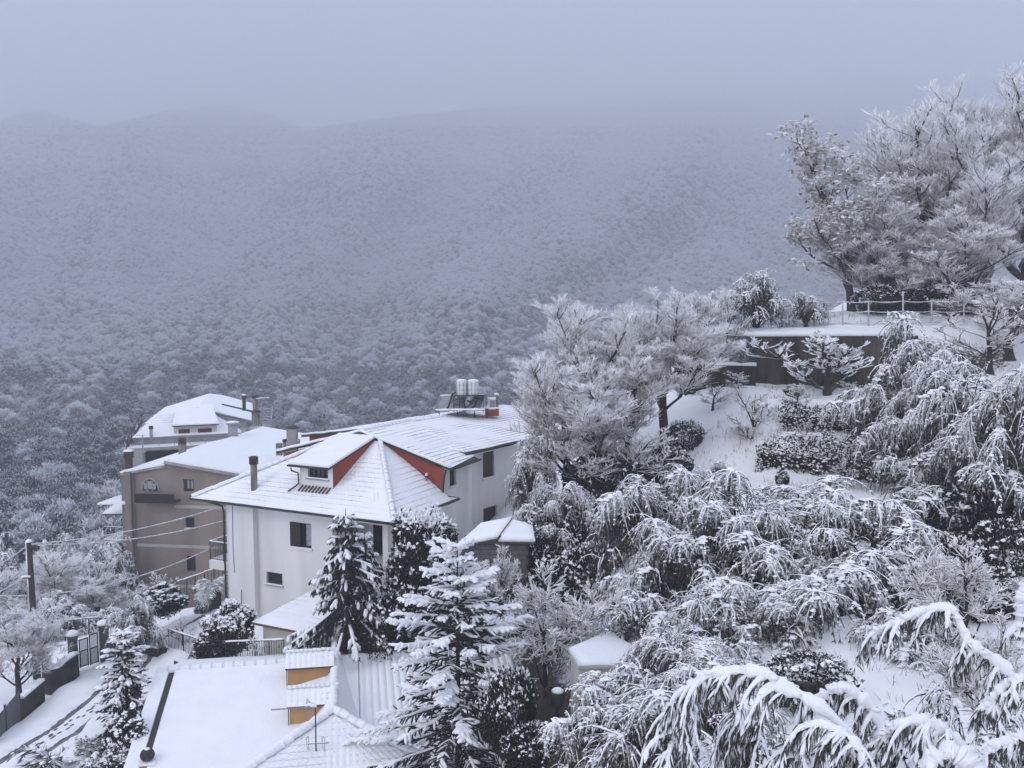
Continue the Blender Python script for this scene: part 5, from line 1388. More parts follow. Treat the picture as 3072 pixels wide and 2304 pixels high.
# ------------------------------------------------------------------ gate, walls and railings along the lane
gl, gr = at(*z3(487, 1015), 45.0), at(*z3(692, 950), 46.4)
for i, (p, hh, lab) in enumerate(((gl, 1.85, 'stone gate post with snow cap, left of the green gate'), (gr, 1.95, 'stone gate post with snow cap, right of the green gate'))):
    e = empty('gate_post', p - UP * .4, lab, 'gate post', 'stone posts of the gate')
    b = M(); ax = (azdir(60), azdir(-30), UP)
    for k in range(6): b.box(p, ax, (-.22 - .01 * (k % 2), .22 + .01 * (k % 2)), (-.22, .22), (-.5 if k == 0 else k * hh / 6 + .004, (k + 1) * hh / 6))
    b.build('stones', 'stone', e)
    M().lathe(p + UP * hh, [(.30, 0), (.33, .05), (.28, .15), (.15, .22), (.03, .24)], 14).build('snow_cap', 'snow', e)
e = empty('gate', (gl + gr) / 2, 'double metal gate with green sheet below and bars above', 'gate')
gd = unit((gr - gl) * [1, 1, 0]); a0 = gl + gd * .3; L = np.linalg.norm((gr - gl)[:2]) - .6; zz = (gr[2] - gl[2])
gax2 = (gd, np.array([-gd[1], gd[0], 0]), UP)
for k in range(2):
    x0, x1 = k * L / 2 + .03, (k + 1) * L / 2 - .03; bz_ = zz * (.2 + .5 * k)
    f = M()
    for h in (.05, .85, 1.45 + .12 * k): f.box(a0, gax2, (x0, x1), (-.025, .025), (bz_ + h, bz_ + h + .05))
    for x in (x0, x1 - .05): f.box(a0, gax2, (x, x + .05), (-.03, .03), (bz_ + .02, bz_ + 1.5 + .12 * k))
    lf = f.build('gate_leaf', 'iron', e)
    s_ = M()
    for i in range(9): s_.box(a0, gax2, (x0 + .06 + i * (x1 - x0 - .1) / 9, x0 + .05 + (i + .86) * (x1 - x0 - .1) / 9), (-.012 + .006 * (i % 2), .004), (bz_ + .11, bz_ + .84))
    s_.build('sheet', 'gate_green', lf)
    for i in range(8):
        x = x0 + .1 + i * (x1 - x0 - .15) / 7; M().tube([a0 + gd * x + UP * (bz_ + .9), a0 + gd * x + UP * (bz_ + 1.46 + .12 * k)], .014, 5).build('bar', 'iron', lf)
def lane_wall(pts, h, th, name, label, mat='dark_stone', cat='wall', snow=.1):
    e = empty(name, np.array(pts[0]) - UP * .5, label, cat)
    P = spline(pts, 24) if len(pts) > 2 else np.array([np.asarray(pts[0]) * (1 - f) + np.asarray(pts[1]) * f for f in np.linspace(0, 1, 12)])
    t = np.gradient(P, axis=0); t[:, 2] = 0; t = unit(t); n_ = np.column_stack([-t[:, 1], t[:, 0], np.zeros(len(t))])
    m = M(); s = M(); hs = h if np.ndim(h) else [h] * len(P); hs = np.interp(np.linspace(0, 1, len(P)), np.linspace(0, 1, len(hs)), hs)
    prof = lambda i, w, z0, z1_: [P[i] + n_[i] * w + UP * z0, P[i] + n_[i] * w + UP * z1_, P[i] - n_[i] * w + UP * z1_, P[i] - n_[i] * w + UP * z0]
    for i in range(len(P) - 1):
        a, b = prof(i, th / 2, -1.2, hs[i]), prof(i + 1, th / 2, -1.2, hs[i + 1])
        m.add(a + b, [[0, 1, 5, 4], [1, 2, 6, 5], [2, 3, 7, 6]])
        sn = lambda j: snow * (1 + .3 * math.sin(j * 1.9))
        a, b = prof(i, th / 2 + .02, hs[i] + .003, hs[i] + sn(i)), prof(i + 1, th / 2 + .02, hs[i + 1] + .003, hs[i + 1] + sn(i + 1))
        s.add(a + b, [[0, 1, 5, 4], [1, 2, 6, 5], [2, 3, 7, 6], [0, 3, 7, 4]])
    m.add(prof(0, th / 2, -1.2, hs[0]), [[0, 1, 2, 3]]); m.add(prof(len(P) - 1, th / 2, -1.2, hs[-1]), [[0, 1, 2, 3]])
    m.build('masonry', mat, e); s.build('snow_cap', 'snow', e); return e
wb1 = [at(*z3(300, 1085), 42.8), at(*z3(365, 1128), 42.3), at(*z3(430, 1075), 43.6), at(*z3(505, 1022), 44.7)]
lane_wall(wb1, .95, .3, 'low_wall', 'low dark curved wall between the lane and the left gate post')
wb2 = [at(*z3(140, 1345), 39.2), at(*z3(280, 1220), 41.4)]
lane_wall(wb2, 1.0, .25, 'low_wall', 'dark wall beside the lane at the left, next to sheet fence')
fe = empty('sheet_fence', at(*z3(10, 1540), 36.4), 'grey corrugated sheet fence beside the lane at the left edge', 'fence')
fa, fb_ = at(*z3(-60, 1600), 35.6), at(*z3(138, 1345), 39.1)
fd_ = unit((fb_ - fa) * [1, 1, 0]); fn_ = np.array([fd_[1], -fd_[0], 0]); n = 8
for i in range(n):
    p = fa + (fb_ - fa) * i / n; q = fa + (fb_ - fa) * (i + .985) / n; m = M(); k = 9
    top_ = [p + (q - p) * a / k + fn_ * (.018 * (a % 2)) for a in range(k + 1)]
    m.add([t - UP * .4 for t in top_] + [t + UP * 1.38 for t in top_], [[a, a + 1, k + 2 + a, k + 1 + a] for a in range(k)])
    m.add([t - UP * .4 - fn_ * .01 for t in top_] + [t + UP * 1.38 - fn_ * .01 for t in top_], [[a + 1, a, k + 1 + a, k + 2 + a] for a in range(k)])
    m.build('sheet', 'fence_metal', fe)
for f in (0.02, .5, .98): p = fa + (fb_ - fa) * f; M().bar(p - UP * .3, p + UP * 1.5, .07).build('post', 'iron', fe)
# fence line with frost behind the low wall
e = empty('garden_railing', at(*z3(355, 800), 52), 'snow-topped railing behind the gate among the left trees', 'railing')
railing(at(*z3(355, 855), 51), at(*z3(665, 820), 53), 1.45, e, gap=.2, posts=5)
for i, (x, y, lab) in enumerate(((520, 840, 'leftmost of the terracotta pots behind the gate'), (555, 835, 'middle one of the terracotta pots behind the gate'), (605, 828, 'rightmost of the terracotta pots behind the gate'), (430, 862, 'terracotta pot left of the gate, right of its pair'), (400, 866, 'terracotta pot left of the gate, left of its pair'))):
    p = at(*z3(x, y + 10), 50.0); e = empty('flower_pot', p, lab, 'flower pot', 'terracotta pots by the gate')
    M().lathe(p, [(.12, 0), (.19, .25), (.21, .25), (.21, .30)], 10).build('pot', 'terracotta', e)
    M().lathe(p + UP * .30, [(.2, 0), (.17, .07), (.05, .1)], 10).build('snow_cap', 'snow', e)

# garden terrace of the white house
g0, g1, g2_ = at(*z3(880, 820), 44.6), at(*z3(1060, 868), 43.2), at(*z3(1112, 850), 43.8)
rw = lane_wall([at(*z3(740, 800), 47.5), g0, g1], .02, .35, 'retaining_wall', 'dark retaining wall under the garden corner behind the slim fir', snow=.10)
lane_wall([g1 + [0, 0, -.0], at(*z3(1120, 860), 44.4)], 0.0, .5, 'retaining_wall', 'short dark wall return at the garden corner, right of the fir', snow=.08)
lane_wall([at(*z3(1165, 938), 42.2), at(*z3(1360, 1005), 41.0)], -.02, .3, 'stair_wall', 'snow-topped sloping wall beside the garden railing', snow=.10)
# the deep masonry below the corner
M_o = M().slab([g0 + [0, .2, -.06], g1 + [0, .05, -.06], g1 + [.0, .05, -3.6], g0 + [0, .2, -3.6]], np.array([.1, .3, 0])).build('buttress', 'concrete', rw)
for i, (a, b, hh, po, lab) in enumerate(((at(*z3(880, 835), 44.4), at(*z3(1050, 862), 43.4), 1.0, 3, 'dark iron railing on the garden corner behind the fir'),
                                     (at(*z3(1115, 880), 43.6), at(*z3(1420, 985), 41.6), 1.05, 4, 'dark iron railing sloping down beside the garden shrub'),
                                     (at(*z4(728, 325), 38.6), at(*z4(1112, 312), 38.0), 1.05, 5, 'dark iron railing behind the near roof ridge, left of the chimney'))):
    e = empty('iron_railing', a - UP * .3, lab, 'railing', 'iron railings round the garden'); railing(a, b, hh, e, gap=.11, posts=po)
e = empty('stair_rail', at(*z1(560, 1640), 50), 'snow-topped stair railing beside the palm, left of white house', 'railing')
railing(at(*z1(555, 1650), 51), at(*z1(745, 1590), 50), 1.0, e, gap=.25, posts=4); railing(at(*z1(745, 1585), 50), at(*z1(950, 1525), 49), 1.0, e, gap=.25, posts=4)
p = at(*z3(1350, 625), 45.5); p[2] = gz(p[0], p[1]) + .02
e = empty('flower_pot', p, 'single terracotta bowl with snowy plant in the garden near the palm', 'flower pot')
M().lathe(p, [(.16, 0), (.27, .18), (.30, .30), (.32, .31), (.32, .36)], 14).build('pot', 'terracotta', e)
M().lathe(p + UP * .36, [(.31, 0), (.29, .1), (.18, .18), (.05, .22)], 12).build('snow_cap', 'snow', e)

# ------------------------------------------------------------------ terraces on the right
ra_, rb_ = at(*z8(545, 820), 53.5), at(*z8(1500, 830), 52.5)
e = empty('terrace_wall', ra_, 'tall stained concrete retaining wall below the fenced terrace', 'wall')
th_top = at(*z8(560, 535), 53.5)[2]; th2 = at(*z8(1500, 530), 52.5)[2]
n = 12; dirw = rb_ - ra_
ex_ = ra_ + dirw * 1.05
for i in range(n):
    p = ra_ + (ex_ - ra_) * i / n; q = ra_ + (ex_ - ra_) * (i + 1) / n; zt_ = th_top + (th2 - th_top) * i / n * 1.2
    p_, q_ = p * [1, 1, 0], q * [1, 1, 0]; gap = unit(dirw * [1, 1, 0]) * .01
    y = np.array([0, .02 * (i % 2), 0])
    m = M().slab([p_ + gap + y + UP * (ra_[2] - 1.0), q_ - gap + y + UP * (ra_[2] - 1.0), q_ - gap + y + UP * zt_, p_ + gap + y + UP * zt_], np.array([.05, .45, 0])); m.build('wall_panel', 'concrete', e)
snow_slab([np.array([ra_[0] - 4.2, ra_[1] + 2.6, th_top + .1]), np.array([ra_[0], ra_[1] - .1, th_top + .003]), np.array([ra_[0] + 1.5, ra_[1] + 4, th_top + .35]), np.array([ra_[0] - 4, ra_[1] + 5, th_top + .3])], .14, 'snow_edge', e, nx=18, seed=9)
snow_slab([np.array([ra_[0], ra_[1] - .1, th_top + .003]), np.array([ex_[0], ex_[1] - .1, th2 + .003]), np.array([ex_[0], ex_[1] + 4, th2 + .35]), np.array([ra_[0], ra_[1] + 4, th_top + .35])], .14, 'snow_edge', e, nx=40, seed=8)
lw0, lw1 = at(*z8(110, 815), 52.8), at(*z8(545, 825), 53.2)
lane_wall([lw0, lw1], (at(*z8(300, 705), 53)[2] - lw0[2]), .4, 'terrace_wall', 'lower dark terrace wall below the wire mesh fence', snow=.16)
# wire mesh panel
e = empty('mesh_fence', at(*z8(390, 700), 54.2), 'frosted wire mesh fence panel left of the concrete wall', 'fence')
c0, c1 = z8(262, 705), z8(520, 700); tl, tr_ = 560, 520
mm = M(); fd0, fd1 = 54.4, 54.0
bot = lambda f: at(*z8(262 + 258 * f, 705 - 5 * f), fd0); top = lambda f: at(*z8(262 + 258 * f, 548 - 30 * math.sin(min(1, f * 1.6) * PI / 2)), fd0)
for i in range(26):
    for sgn in (0, 1):
        f0, f1 = i / 25, i / 25 + (.35 if sgn else -.35)
        if 0 <= f1 <= 1: mm.bar(bot(f0), top(f1), .016)
mm.build('mesh', 'wire', e, kind='stuff')
f = M()
for q in (0, .5, 1): f.bar(bot(q) - UP * .1, top(q) + UP * .05, .05)
for i in range(10): f.bar(top(i / 10), top((i + 1) / 10), .045)
f.bar(at(*z8(262, 632), fd0), at(*z8(520, 638), fd0), .04); f.build('frame', 'steel', e)
# post and wire fence on the top terrace
e = empty('wire_fence', at(*z8(1463, 460), 57), 'frosted post and wire fence along the top terrace', 'fence')
posts = [(480, 390, 530), (600, 320, 530), (760, 322, 480), (920, 318, 470), (1090, 310, 470), (1250, 315, 480), (1463, 255, 460), (1640, 318, 450), (1840, 310, 450), (2040, 312, 420)]
for x, y0, y1 in posts: M().tube([at(*z8(x, y1), 57), at(*z8(x, y0), 57)], .05, 6).build('post', 'wire', e)
for ya, yb in ((322, 312), (380, 378), (455, 440)):
    pts = []
    for (x, _, _), (x2, _, _) in zip(posts[1:], posts[2:]):
        for f in np.linspace(0, 1, 6)[:-1]: pts.append(at(*z8(x + (x2 - x) * f, ya + (yb - ya) * (x - 600) / 1400 + 7 * math.sin(f * PI)), 57))
    M().tube(pts, [.038 + .012 * math.sin(i * 1.7) for i in range(len(pts))], 5).build('wire', 'wire', e)
# stone steps between the ivy walls
for i in range(4):
    p = at(*z8(770 + 22 * i, 1000 + 28 * i), 48.0 - .35 * i)
    labs = ['topmost', 'second from top', 'third from top', 'lowest']
    e = empty('stone_step', p - UP * .2, '%s of the four snowy stone steps beside the upper ivy wall' % labs[i], 'step', 'stone steps between terraces')
    M().box(p, AX, (-.6, .6), (-.2, .5), (-.35, 0)).build('stone', 'stone', e)
    M().lathe(p + np.array([0, .1, 0]), [(.55, .004), (.56, .06), (.45, .13), (.2, .16)], 14).build('snow_cap', 'snow', e)
# things lying about under the orchard tree
p = at(*z5(1182, 1270), 26.0); e = empty('hanging_pot', p - UP * 1.6, 'brown pot with snow cap on a post among the orchard twigs', 'pot')
M().lathe(p, [(.16, -.02), (.21, .08), (.21, .36), (.17, .40)], 14).build('pot', 'pole_wood', e)
M().lathe(p + UP * .4, [(.17, 0), (.18, .05), (.12, .10), (.04, .12)], 14).build('snow_cap', 'snow', e)
M().tube([p - UP * 1.8, p], .05, 6).build('post', 'pole_wood', e)
c = at(*z5(1165, 1176), 26.3); hoop = M().tube([c + np.array([math.cos(a) * .26, math.sin(a) * .26, 0]) for a in np.linspace(0, 2 * PI, 17)], .03, 6, cap=False).build('hoop', 'pole_wood', e)
for i, (x, y, h, lab) in enumerate(((1055, 700, .5, 'white drum with blue side behind the orchard twigs, left one'), (1135, 740, .42, 'white drum with blue side behind the orchard twigs, right one'))):
    p = at(*z5(x + 30, y + 40), 33.0); e = empty('drum', p, lab, 'drum', 'drums under the orchard tree')
    M().lathe(p, [(.3, -.2), (.31, h * .3), (.33, h * .32), (.31, h * .36), (.3, h), (.2, h + .05)], 14).build('body', 'tank_plastic', e)
    M().box(p, AX, (-.22 + .1 * i, -.06 + .16 * i), (-.325, -.29), (h * .45, h * .9)).build('side_label', 'blue_plastic', e)
    M().lathe(p + UP * (h + .05), [(.27, 0), (.25, .08), (.1, .13)], 12).build('snow_cap', 'snow', e)
p = at(*z6(1285, 1150), 21.5); e = empty('garden_ball', p, 'round snow-capped ball on the dark hedge, right of centre bottom', 'ornament')
M().lathe(p, [(.06, -.1), (.14, -.04), (.19, .06), (.18, .14)], 14).build('ball', 'stone', e)
M().lathe(p + UP * .13, [(.2, 0), (.19, .06), (.11, .13), (.02, .15)], 14).build('snow_cap', 'snow', e)
# slabs lying on the snow under the bowed trees
for i, (x, y, d_, lab) in enumerate(((1560, 1290, 20.0, 'snow-covered low cold frame with dark edge, under bowed tree'), (1760, 1260, 20.5, 'snowy board lying right of the cold frame under bowed trees'))):
    p = at(*z6(x, y), d_); e = empty('cold_frame' if i == 0 else 'board', p, lab, 'cold frame' if i == 0 else 'board')
    w = .85 if i == 0 else .5
    M().box(p, (azdir(70), azdir(-20), UP), (-w, w), (-.4, .4 if i == 0 else .0), (-.4, 0)).build('frame', 'dark_wood', e)
    M().box(p, (azdir(70), azdir(-20), UP), (-w + .06, w - .06), (-.34, .34 if i == 0 else -.05), (.004, .06)).build('snow_cap', 'snow', e)

# ------------------------------------------------------------------ snowed-in car at the edge of the lane
cp_ = at(*z3(725, 1400), 34.4); cg = gz(cp_[0], cp_[1]) + .12
hd = unit((RC[1] - RC[3]) * [1, 1, 0]); sdv_ = np.array([hd[1], -hd[0], 0])
co = np.array([cp_[0], cp_[1], cg]); cax_ = (hd, sdv_, UP)
car = empty('parked_car', co, 'parked car buried under snow between the lane and the slim fir', 'car')
def shell(profile, w0, w1, name, mat, dz=0.0, parent=car):
    """car body from a side profile (along, height), narrower towards the top"""
    m = M(); zs_ = [z for _, z in profile]; zl, zh = min(zs_), max(zs_)
    wd = lambda z: (w0 + (w1 - w0) * ((z - zl) / (zh - zl)) ** 1.5) / 2
    L_ = [co + hd * x + sdv_ * wd(z) + UP * (z + dz) for x, z in profile]; R_ = [co + hd * x - sdv_ * wd(z) + UP * (z + dz) for x, z in profile]
    n = len(profile); m.add(L_ + R_, [[i, (i + 1) % n, n + (i + 1) % n, n + i] for i in range(n)], smooth=True)
    m.add(L_, [list(range(n))]); m.add(R_, [list(range(n))[::-1]]); return m.build(name, mat, parent)
bodyc = shell([(-2.0, .3), (-2.05, .75), (-1.9, .95), (-1.0, 1.0), (1.1, 1.0), (1.95, .85), (2.1, .65), (2.05, .3)], 1.68, 1.55, 'body', 'car_paint')
shell([(-1.85, .98), (-1.25, 1.42), (-.2, 1.48), (.45, 1.42), (1.15, .99)], 1.5, 1.15, 'cabin_glass', 'glass')
shell([(-2.06, .90), (-2.02, 1.06), (-1.75, 1.14), (-1.25, 1.52), (-.75, 1.60), (-.1, 1.62), (.45, 1.55), (1.1, 1.16), (1.6, 1.10), (2.0, .96), (2.12, .78), (1.9, .80), (1.0, .97), (.4, 1.40), (-1.2, 1.40), (-1.8, .96)], 1.60, 1.22, 'snow_cover', 'snow')
for x in (-1.3, 1.3):
    for s2 in (-1, 1):
        c0 = co + hd * x + sdv_ * s2 * .62 + UP * .3; wl2 = M().tube([c0, c0 + sdv_ * s2 * .2], .3, 16).build('wheel', 'tyre', car)
        M().tube([c0 + sdv_ * s2 * .19, c0 + sdv_ * s2 * .21], .17, 12).build('rim', 'steel', wl2)
for s2 in (-1, 1):
    M().box(co, cax_, (.75, .95), (s2 * .83 - .07, s2 * .83 + .07), (1.0, 1.14)).build('mirror', 'car_paint', car)
    M().box(co, cax_, (2.05, 2.09), (s2 * .55 - .14, s2 * .55 + .14), (.62, .74)).build('headlight', 'panel', car)
# ------------------------------------------------------------------ dry stalks poking through the snow
rngT = np.random.default_rng(88); gt_ = []
def zone(u0, u1, v0, v1, d0, d1, n):
    for _ in range(n):
        f = rngT.random(); u = rngT.uniform(u0, u1); d = d0 + (d1 - d0) * f; p = at(u, v0 + (v1 - v0) * f, d); gt_.append((p[0], d))
zone(2080, 2290, 1250, 1420, 48.5, 44, 120); zone(2300, 2700, 1290, 1330, 46.6, 45, 110); zone(2150, 2450, 1165, 1215, 52.5, 49, 110); zone(2280, 2660, 1440, 1470, 43, 41, 70)
zone(480, 690, 1840, 1960, 48, 43, 90); zone(2450, 2900, 1950, 2090, 25, 21, 25); zone(1400, 1700, 1880, 2060, 36, 30, 80); zone(1850, 1950, 1640, 1720, 37, 34, 40); zone(20, 160, 1960, 2080, 47, 43, 60); zone(2150, 2700, 960, 1000, 60, 56, 120)
gt_ = np.array(gt_); gzv = ground_z(gt_[:, 0], gt_[:, 1]); Vt = []; Qt = []
for (x, y), z in zip(gt_, gzv):
    for b in range(rngT.integers(2, 6)):
        a = rngT.uniform(0, 2 * PI); h = rngT.uniform(.06, .28); l = rngT.uniform(.03, .2); w = rngT.uniform(.006, .012)
        p = np.array([x + rngT.normal() * .08, y + rngT.normal() * .08, z - .05]); s3 = np.array([math.sin(a), -math.cos(a), 0]) * w; q = p + np.array([math.cos(a) * l, math.sin(a) * l, h + .05])
        k = len(Vt); Vt += [p - s3, p + s3, q + s3 * .4, q - s3 * .4]; Qt.append([k, k + 1, k + 2, k + 3])
o = link(bpy.data.objects.new('dry_grass', npmesh('dry_grass', Vt, Qt, 'dry_grass'))); tag(o, 'dry stalks poking through the snow on terraces and garden', 'grass', kind='stuff')
# ------------------------------------------------------------------ plant library
def trio(k, t): lib(k, [('trunk', t[0], 'bark', True), ('needles', t[1], 'needle', False), ('snow_load', t[2], 'snow', True)])
for i in range(3):
    a, b = bare_tree(100 + i, H=8, spread=.95, trunkR=.12, nl=(11, 9, 9, 9), twigR=.0105, up=.17, leafy=0, base=.72, ang0=(.35, .95))
    lib('bare%d' % i, [('trunk', a, 'bark', True), ('crown', b, 'twig', False)])
LIB['bare3'] = LIB['bare1']
for i in range(2):
    a, b = bare_tree(150 + i, H=11, spread=.85, trunkR=.14, nl=(14, 9, 9, 9), twigR=.0105, up=.22, leafy=0, t0=.10, base=.72, ang0=(.25, .75))
    lib('big%d' % i, [('trunk', a, 'bark', True), ('crown', b, 'twig', False)])
a, b = bare_tree(170, H=9, spread=.9, trunkR=.13, nl=(12, 8, 8, 7), twigR=.0115, up=.16, leafy=.8, t0=.10, base=.76, ang0=(.3, .85))
lib('oak', [('trunk', a, 'bark', True), ('crown', b, 'oak_leaf', False)])
a, b = bare_tree(160, H=3.2, spread=1.25, trunkR=.05, nl=(9, 7, 7, 5), twigR=.013, up=.05, ang0=(.7, 1.25), trunk_frac=.5)
lib('orchard', [('trunk', a, 'bark', True), ('crown', b, 'twig', False)])
a, b = bare_tree(161, H=2.6, spread=1.1, trunkR=.055, nl=(6, 5, 5, 4), twigR=.012, up=.10, t0=.3)
lib('sapling', [('trunk', a, 'bark', True), ('crown', b, 'twig', False)])
a, b = bare_tree(163, H=4.2, spread=1.15, trunkR=.05, nl=(12, 6, 4, 2), twigR=.015, up=.26, ang0=(.8, 1.35), trunk_frac=.35, base=.8, gain=.6)
lib('fig', [('trunk', a, 'bark', True), ('crown', b, 'twig', False)])
for i in range(4):
    a, b = droop_tree(200 + i, **(dict(nst=30, nstrand=48, strandL=(.5, 1.3), nleaf=13) if i < 2 else dict(nst=40, nstrand=36, strandL=(.45, 1.1), nleaf=13)))
    lib('droop%d' % i, [('trunk', a, 'bark', True), ('crown', b, 'droop_leaf', False)])
for i in range(2):
    a, b = droop_tree(210 + i, nst=40, nstrand=18, nleaf=8, leafL=(.12, .22), leafW=(.014, .024), strandR=.016, blobk=12)
    lib('fardroop%d' % i, [('trunk', a, 'bark', True), ('crown', b, 'droop_leaf', False)])
lib('spruce', [('trunk', (t := conifer(300, H=8.6, Rb=3.7, gap=.38, nb=8, twig=(.28, .55), r=.028, snow_r=.045, tstep=.14, pw=.74, needles=8, fall=.7))[0], 'bark', True), ('needles', t[1], 'needle_blue', False), ('snow_load', t[2], 'snow', True)])
trio('fir', conifer(301, H=7.0, Rb=1.5, gap=.30, nb=7, twig=(.16, .34), r=.04, snow_r=.05, hang=.3, pw=.62, needles=8, tstep=.14, fall=.35, droop=-.12))
trio('cedar', conifer(302, H=7.0, Rb=2.5, gap=.42, nb=6, twig=(.3, .6), r=.04, snow_r=.045, hang=1.3, pw=1.05, needles=16, tstep=.13, fall=.30, droop=-.34, snowp=.62))
def duo(k, t, mat='dark_leaf'): lib(k, [('stems', t[0], 'bark', True), ('foliage', t[1], mat, False)])
duo('magnolia', shrub(400, (1.35, 1.35, 2.9), n=13000, leaf=(.10, .19), wid=.42, blobn=380, blobr=(.04, .09), fall=.16))
duo('bush', shrub(401, (1, 1, 1.4), n=8000, leaf=(.05, .10), blobn=220, blobr=(.03, .07), fall=.13))
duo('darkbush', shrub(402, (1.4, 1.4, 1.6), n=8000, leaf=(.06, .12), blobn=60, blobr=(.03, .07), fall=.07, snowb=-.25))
duo('cone', shrub(403, (1, 1, 2.2), n=8500, leaf=(.06, .11), blobn=240, blobr=(.03, .07), fall=.14, cone=.65))
DIM = {}
for k, parts in LIB.items():
    co = np.concatenate([np.array([v.co for v in me_.vertices]) if len(me_.vertices) < 3000 else (lambda b: (me_.vertices.foreach_get('co', b), b.reshape(-1, 3))[1])(np.empty(len(me_.vertices) * 3, np.float32)) for _, me_ in parts])
    DIM[k] = (float(np.percentile(co[:, 2], 99.7)), float(np.percentile(np.hypot(co[:, 0], co[:, 1]), 96)))
def place(name, key, u, d, vtop, wpx, label, cat='tree', group=None, rz=None, base=None, ry=1.0, vb=None):
    """plant whose top is seen at row vtop and whose crown spans wpx columns, standing on the land"""
    h, r = DIM[key]; p = at(u, vtop, d)
    zb = base if base is not None else (at(u, vb, d)[2] if vb else gz(p[0], d))
    sz = max(.15, (p[2] - zb) / h); sx = (wpx / 2) / FPX * d / r
    if key.startswith('droop') and sz < .85 * sx: sz = .85 * sx; zb = p[2] - sz * h        # rooted on the bank below its crown
    rz = rz if rz is not None else (u * 7.13 + d) % 6.28
    return plant(name, key, (p[0], d, zb), label, cat, group, rz, (sx, sx * ry, sz), sink=.05)
# ---- bowed evergreens on the right slope
GD = 'bowed evergreens on the right-hand slope'
rows = [('droop0', 1955, 33.5, 1415, 340, 'bowed snowy evergreen at the left end of the drooping row, beside dark bank'),
 ('droop1', 2190, 34, 1405, 380, 'bowed snowy evergreen under the lower ivy wall, second from the left'),
 ('droop2', 2450, 33, 1445, 430, 'bowed snowy evergreen in the top row, just below the lower ivy wall'),
 ('droop3', 2020, 30.5, 1600, 330, 'bowed snowy evergreen above the lean-to, left in the middle row'),
 ('droop1', 2270, 29.5, 1610, 430, 'bowed snowy evergreen in the centre of the drooping group'),
 ('droop0', 2640, 29, 1585, 520, 'broad bowed evergreen at the right of the drooping group, plumes like a cascade'),
 ('droop2', 2480, 26.5, 1700, 440, 'bowed evergreen with dark visible trunk above the snowy clearing'),
 ('droop3', 1950, 29.5, 1770, 300, 'bowed snowy evergreen right behind the little lean-to'),
 ('droop0', 2120, 25, 1880, 380, 'bowed evergreen with upright stem between lean-to and foreground branches'),
 ('droop2', 1830, 22.5, 2050, 330, 'bowed snowy evergreen at the bottom, right of the tall spruce'),
 ('droop1', 2010, 20.5, 2070, 480, 'bowed snowy evergreen at the bottom edge, left of the foreground branches'),
 ('droop3', 2730, 44, 945, 380, 'tallest bowed evergreen by the right end of concrete wall'),
 ('droop1', 2740, 42, 1090, 290, 'bowed evergreen hanging over the upper ivy wall'),
 ('droop2', 2860, 40, 1080, 300, 'bowed evergreen behind the right-hand pair, beside the tallest one'),
 ('droop0', 2960, 36, 1100, 430, 'large bowed evergreen at the right picture edge, upper part'),
 ('droop3', 2970, 34, 1240, 480, 'large bowed evergreen at the right edge with dark shade below'),
 ('droop2', 3060, 33, 1090, 300, 'bowed evergreen cut by the right picture edge'),
 ('droop1', 2810, 35.5, 1330, 300, 'bowed evergreen at the right end of the lower ivy wall'),
 ('droop3', 2120, 31.5, 1500, 330, 'bowed snowy evergreen filling the gap left of the centre plume'),
 ('droop0', 2360, 31, 1500, 360, 'bowed snowy evergreen in the second row, below the top row'),
 ('droop2', 2620, 31.5, 1490, 330, 'bowed snowy evergreen right in the second row'),
 ('droop1', 2180, 27, 1740, 360, 'bowed snowy evergreen low in the middle of the drooping group'),
 ('droop3', 2340, 25.5, 1800, 260, 'bowed evergreen in shade left of the dark trunk'),
 ('droop0', 2050, 23.5, 1910, 330, 'bowed snowy evergreen below the lean-to roof'),
 ('droop1', 2290, 14.5, 2110, 430, 'bowed snowy evergreen right behind the long foreground bough'),
 ('droop3', 2680, 15.0, 2150, 420, 'bowed snowy evergreen behind the arching boughs, bottom right'),
 ('droop0', 2960, 13.5, 2080, 420, 'bowed snowy evergreen at the bottom right corner behind boughs'),
 ('droop2', 2700, 24.5, 1850, 330, 'bowed evergreen right of the bare curved trunk'),
 ('droop2', 2130, 21.5, 2000, 330, 'bowed evergreen just above the left end of the long bough')]
for i, (k, u, d, vt, w, lab) in enumerate(rows):
    place('bowed_evergreen', k, u, d, vt, w * (1.38 if i < 11 or i > 17 else 1.08), lab, group=GD, rz=i * 1.3)
place('bowed_evergreen', 'fardroop0', 2275, 56.5, 812, 210, 'bowed evergreen standing on the top terrace left of the wire fence', group=GD)
place('bowed_evergreen', 'fardroop1', 2420, 57, 875, 130, 'small bowed evergreen behind the wire fence, on the top terrace', group=GD)
place('bowed_evergreen', 'fardroop1', 2150, 56, 870, 150, 'low bowed evergreen left of the top terrace, behind frosted trees', group=GD)
place('bowed_evergreen', 'droop2', 1600, 43.5, 1300, 190, 'bowed evergreen against the right wall of the white house', group=GD)
place('bowed_evergreen', 'droop0', 1680, 40, 1440, 260, 'bowed evergreen below the spreading frosted tree, right of block shed', group=GD)
place('bowed_evergreen', 'droop3', 2150, 42, 1380, 180, 'small bowed evergreen on the snowy bank left of lower ivy wall', group=GD)
place('bowed_evergreen', 'droop1', 1880, 36.5, 1680, 200, 'bowed evergreen hanging over the dark bank, centre right', group=GD)
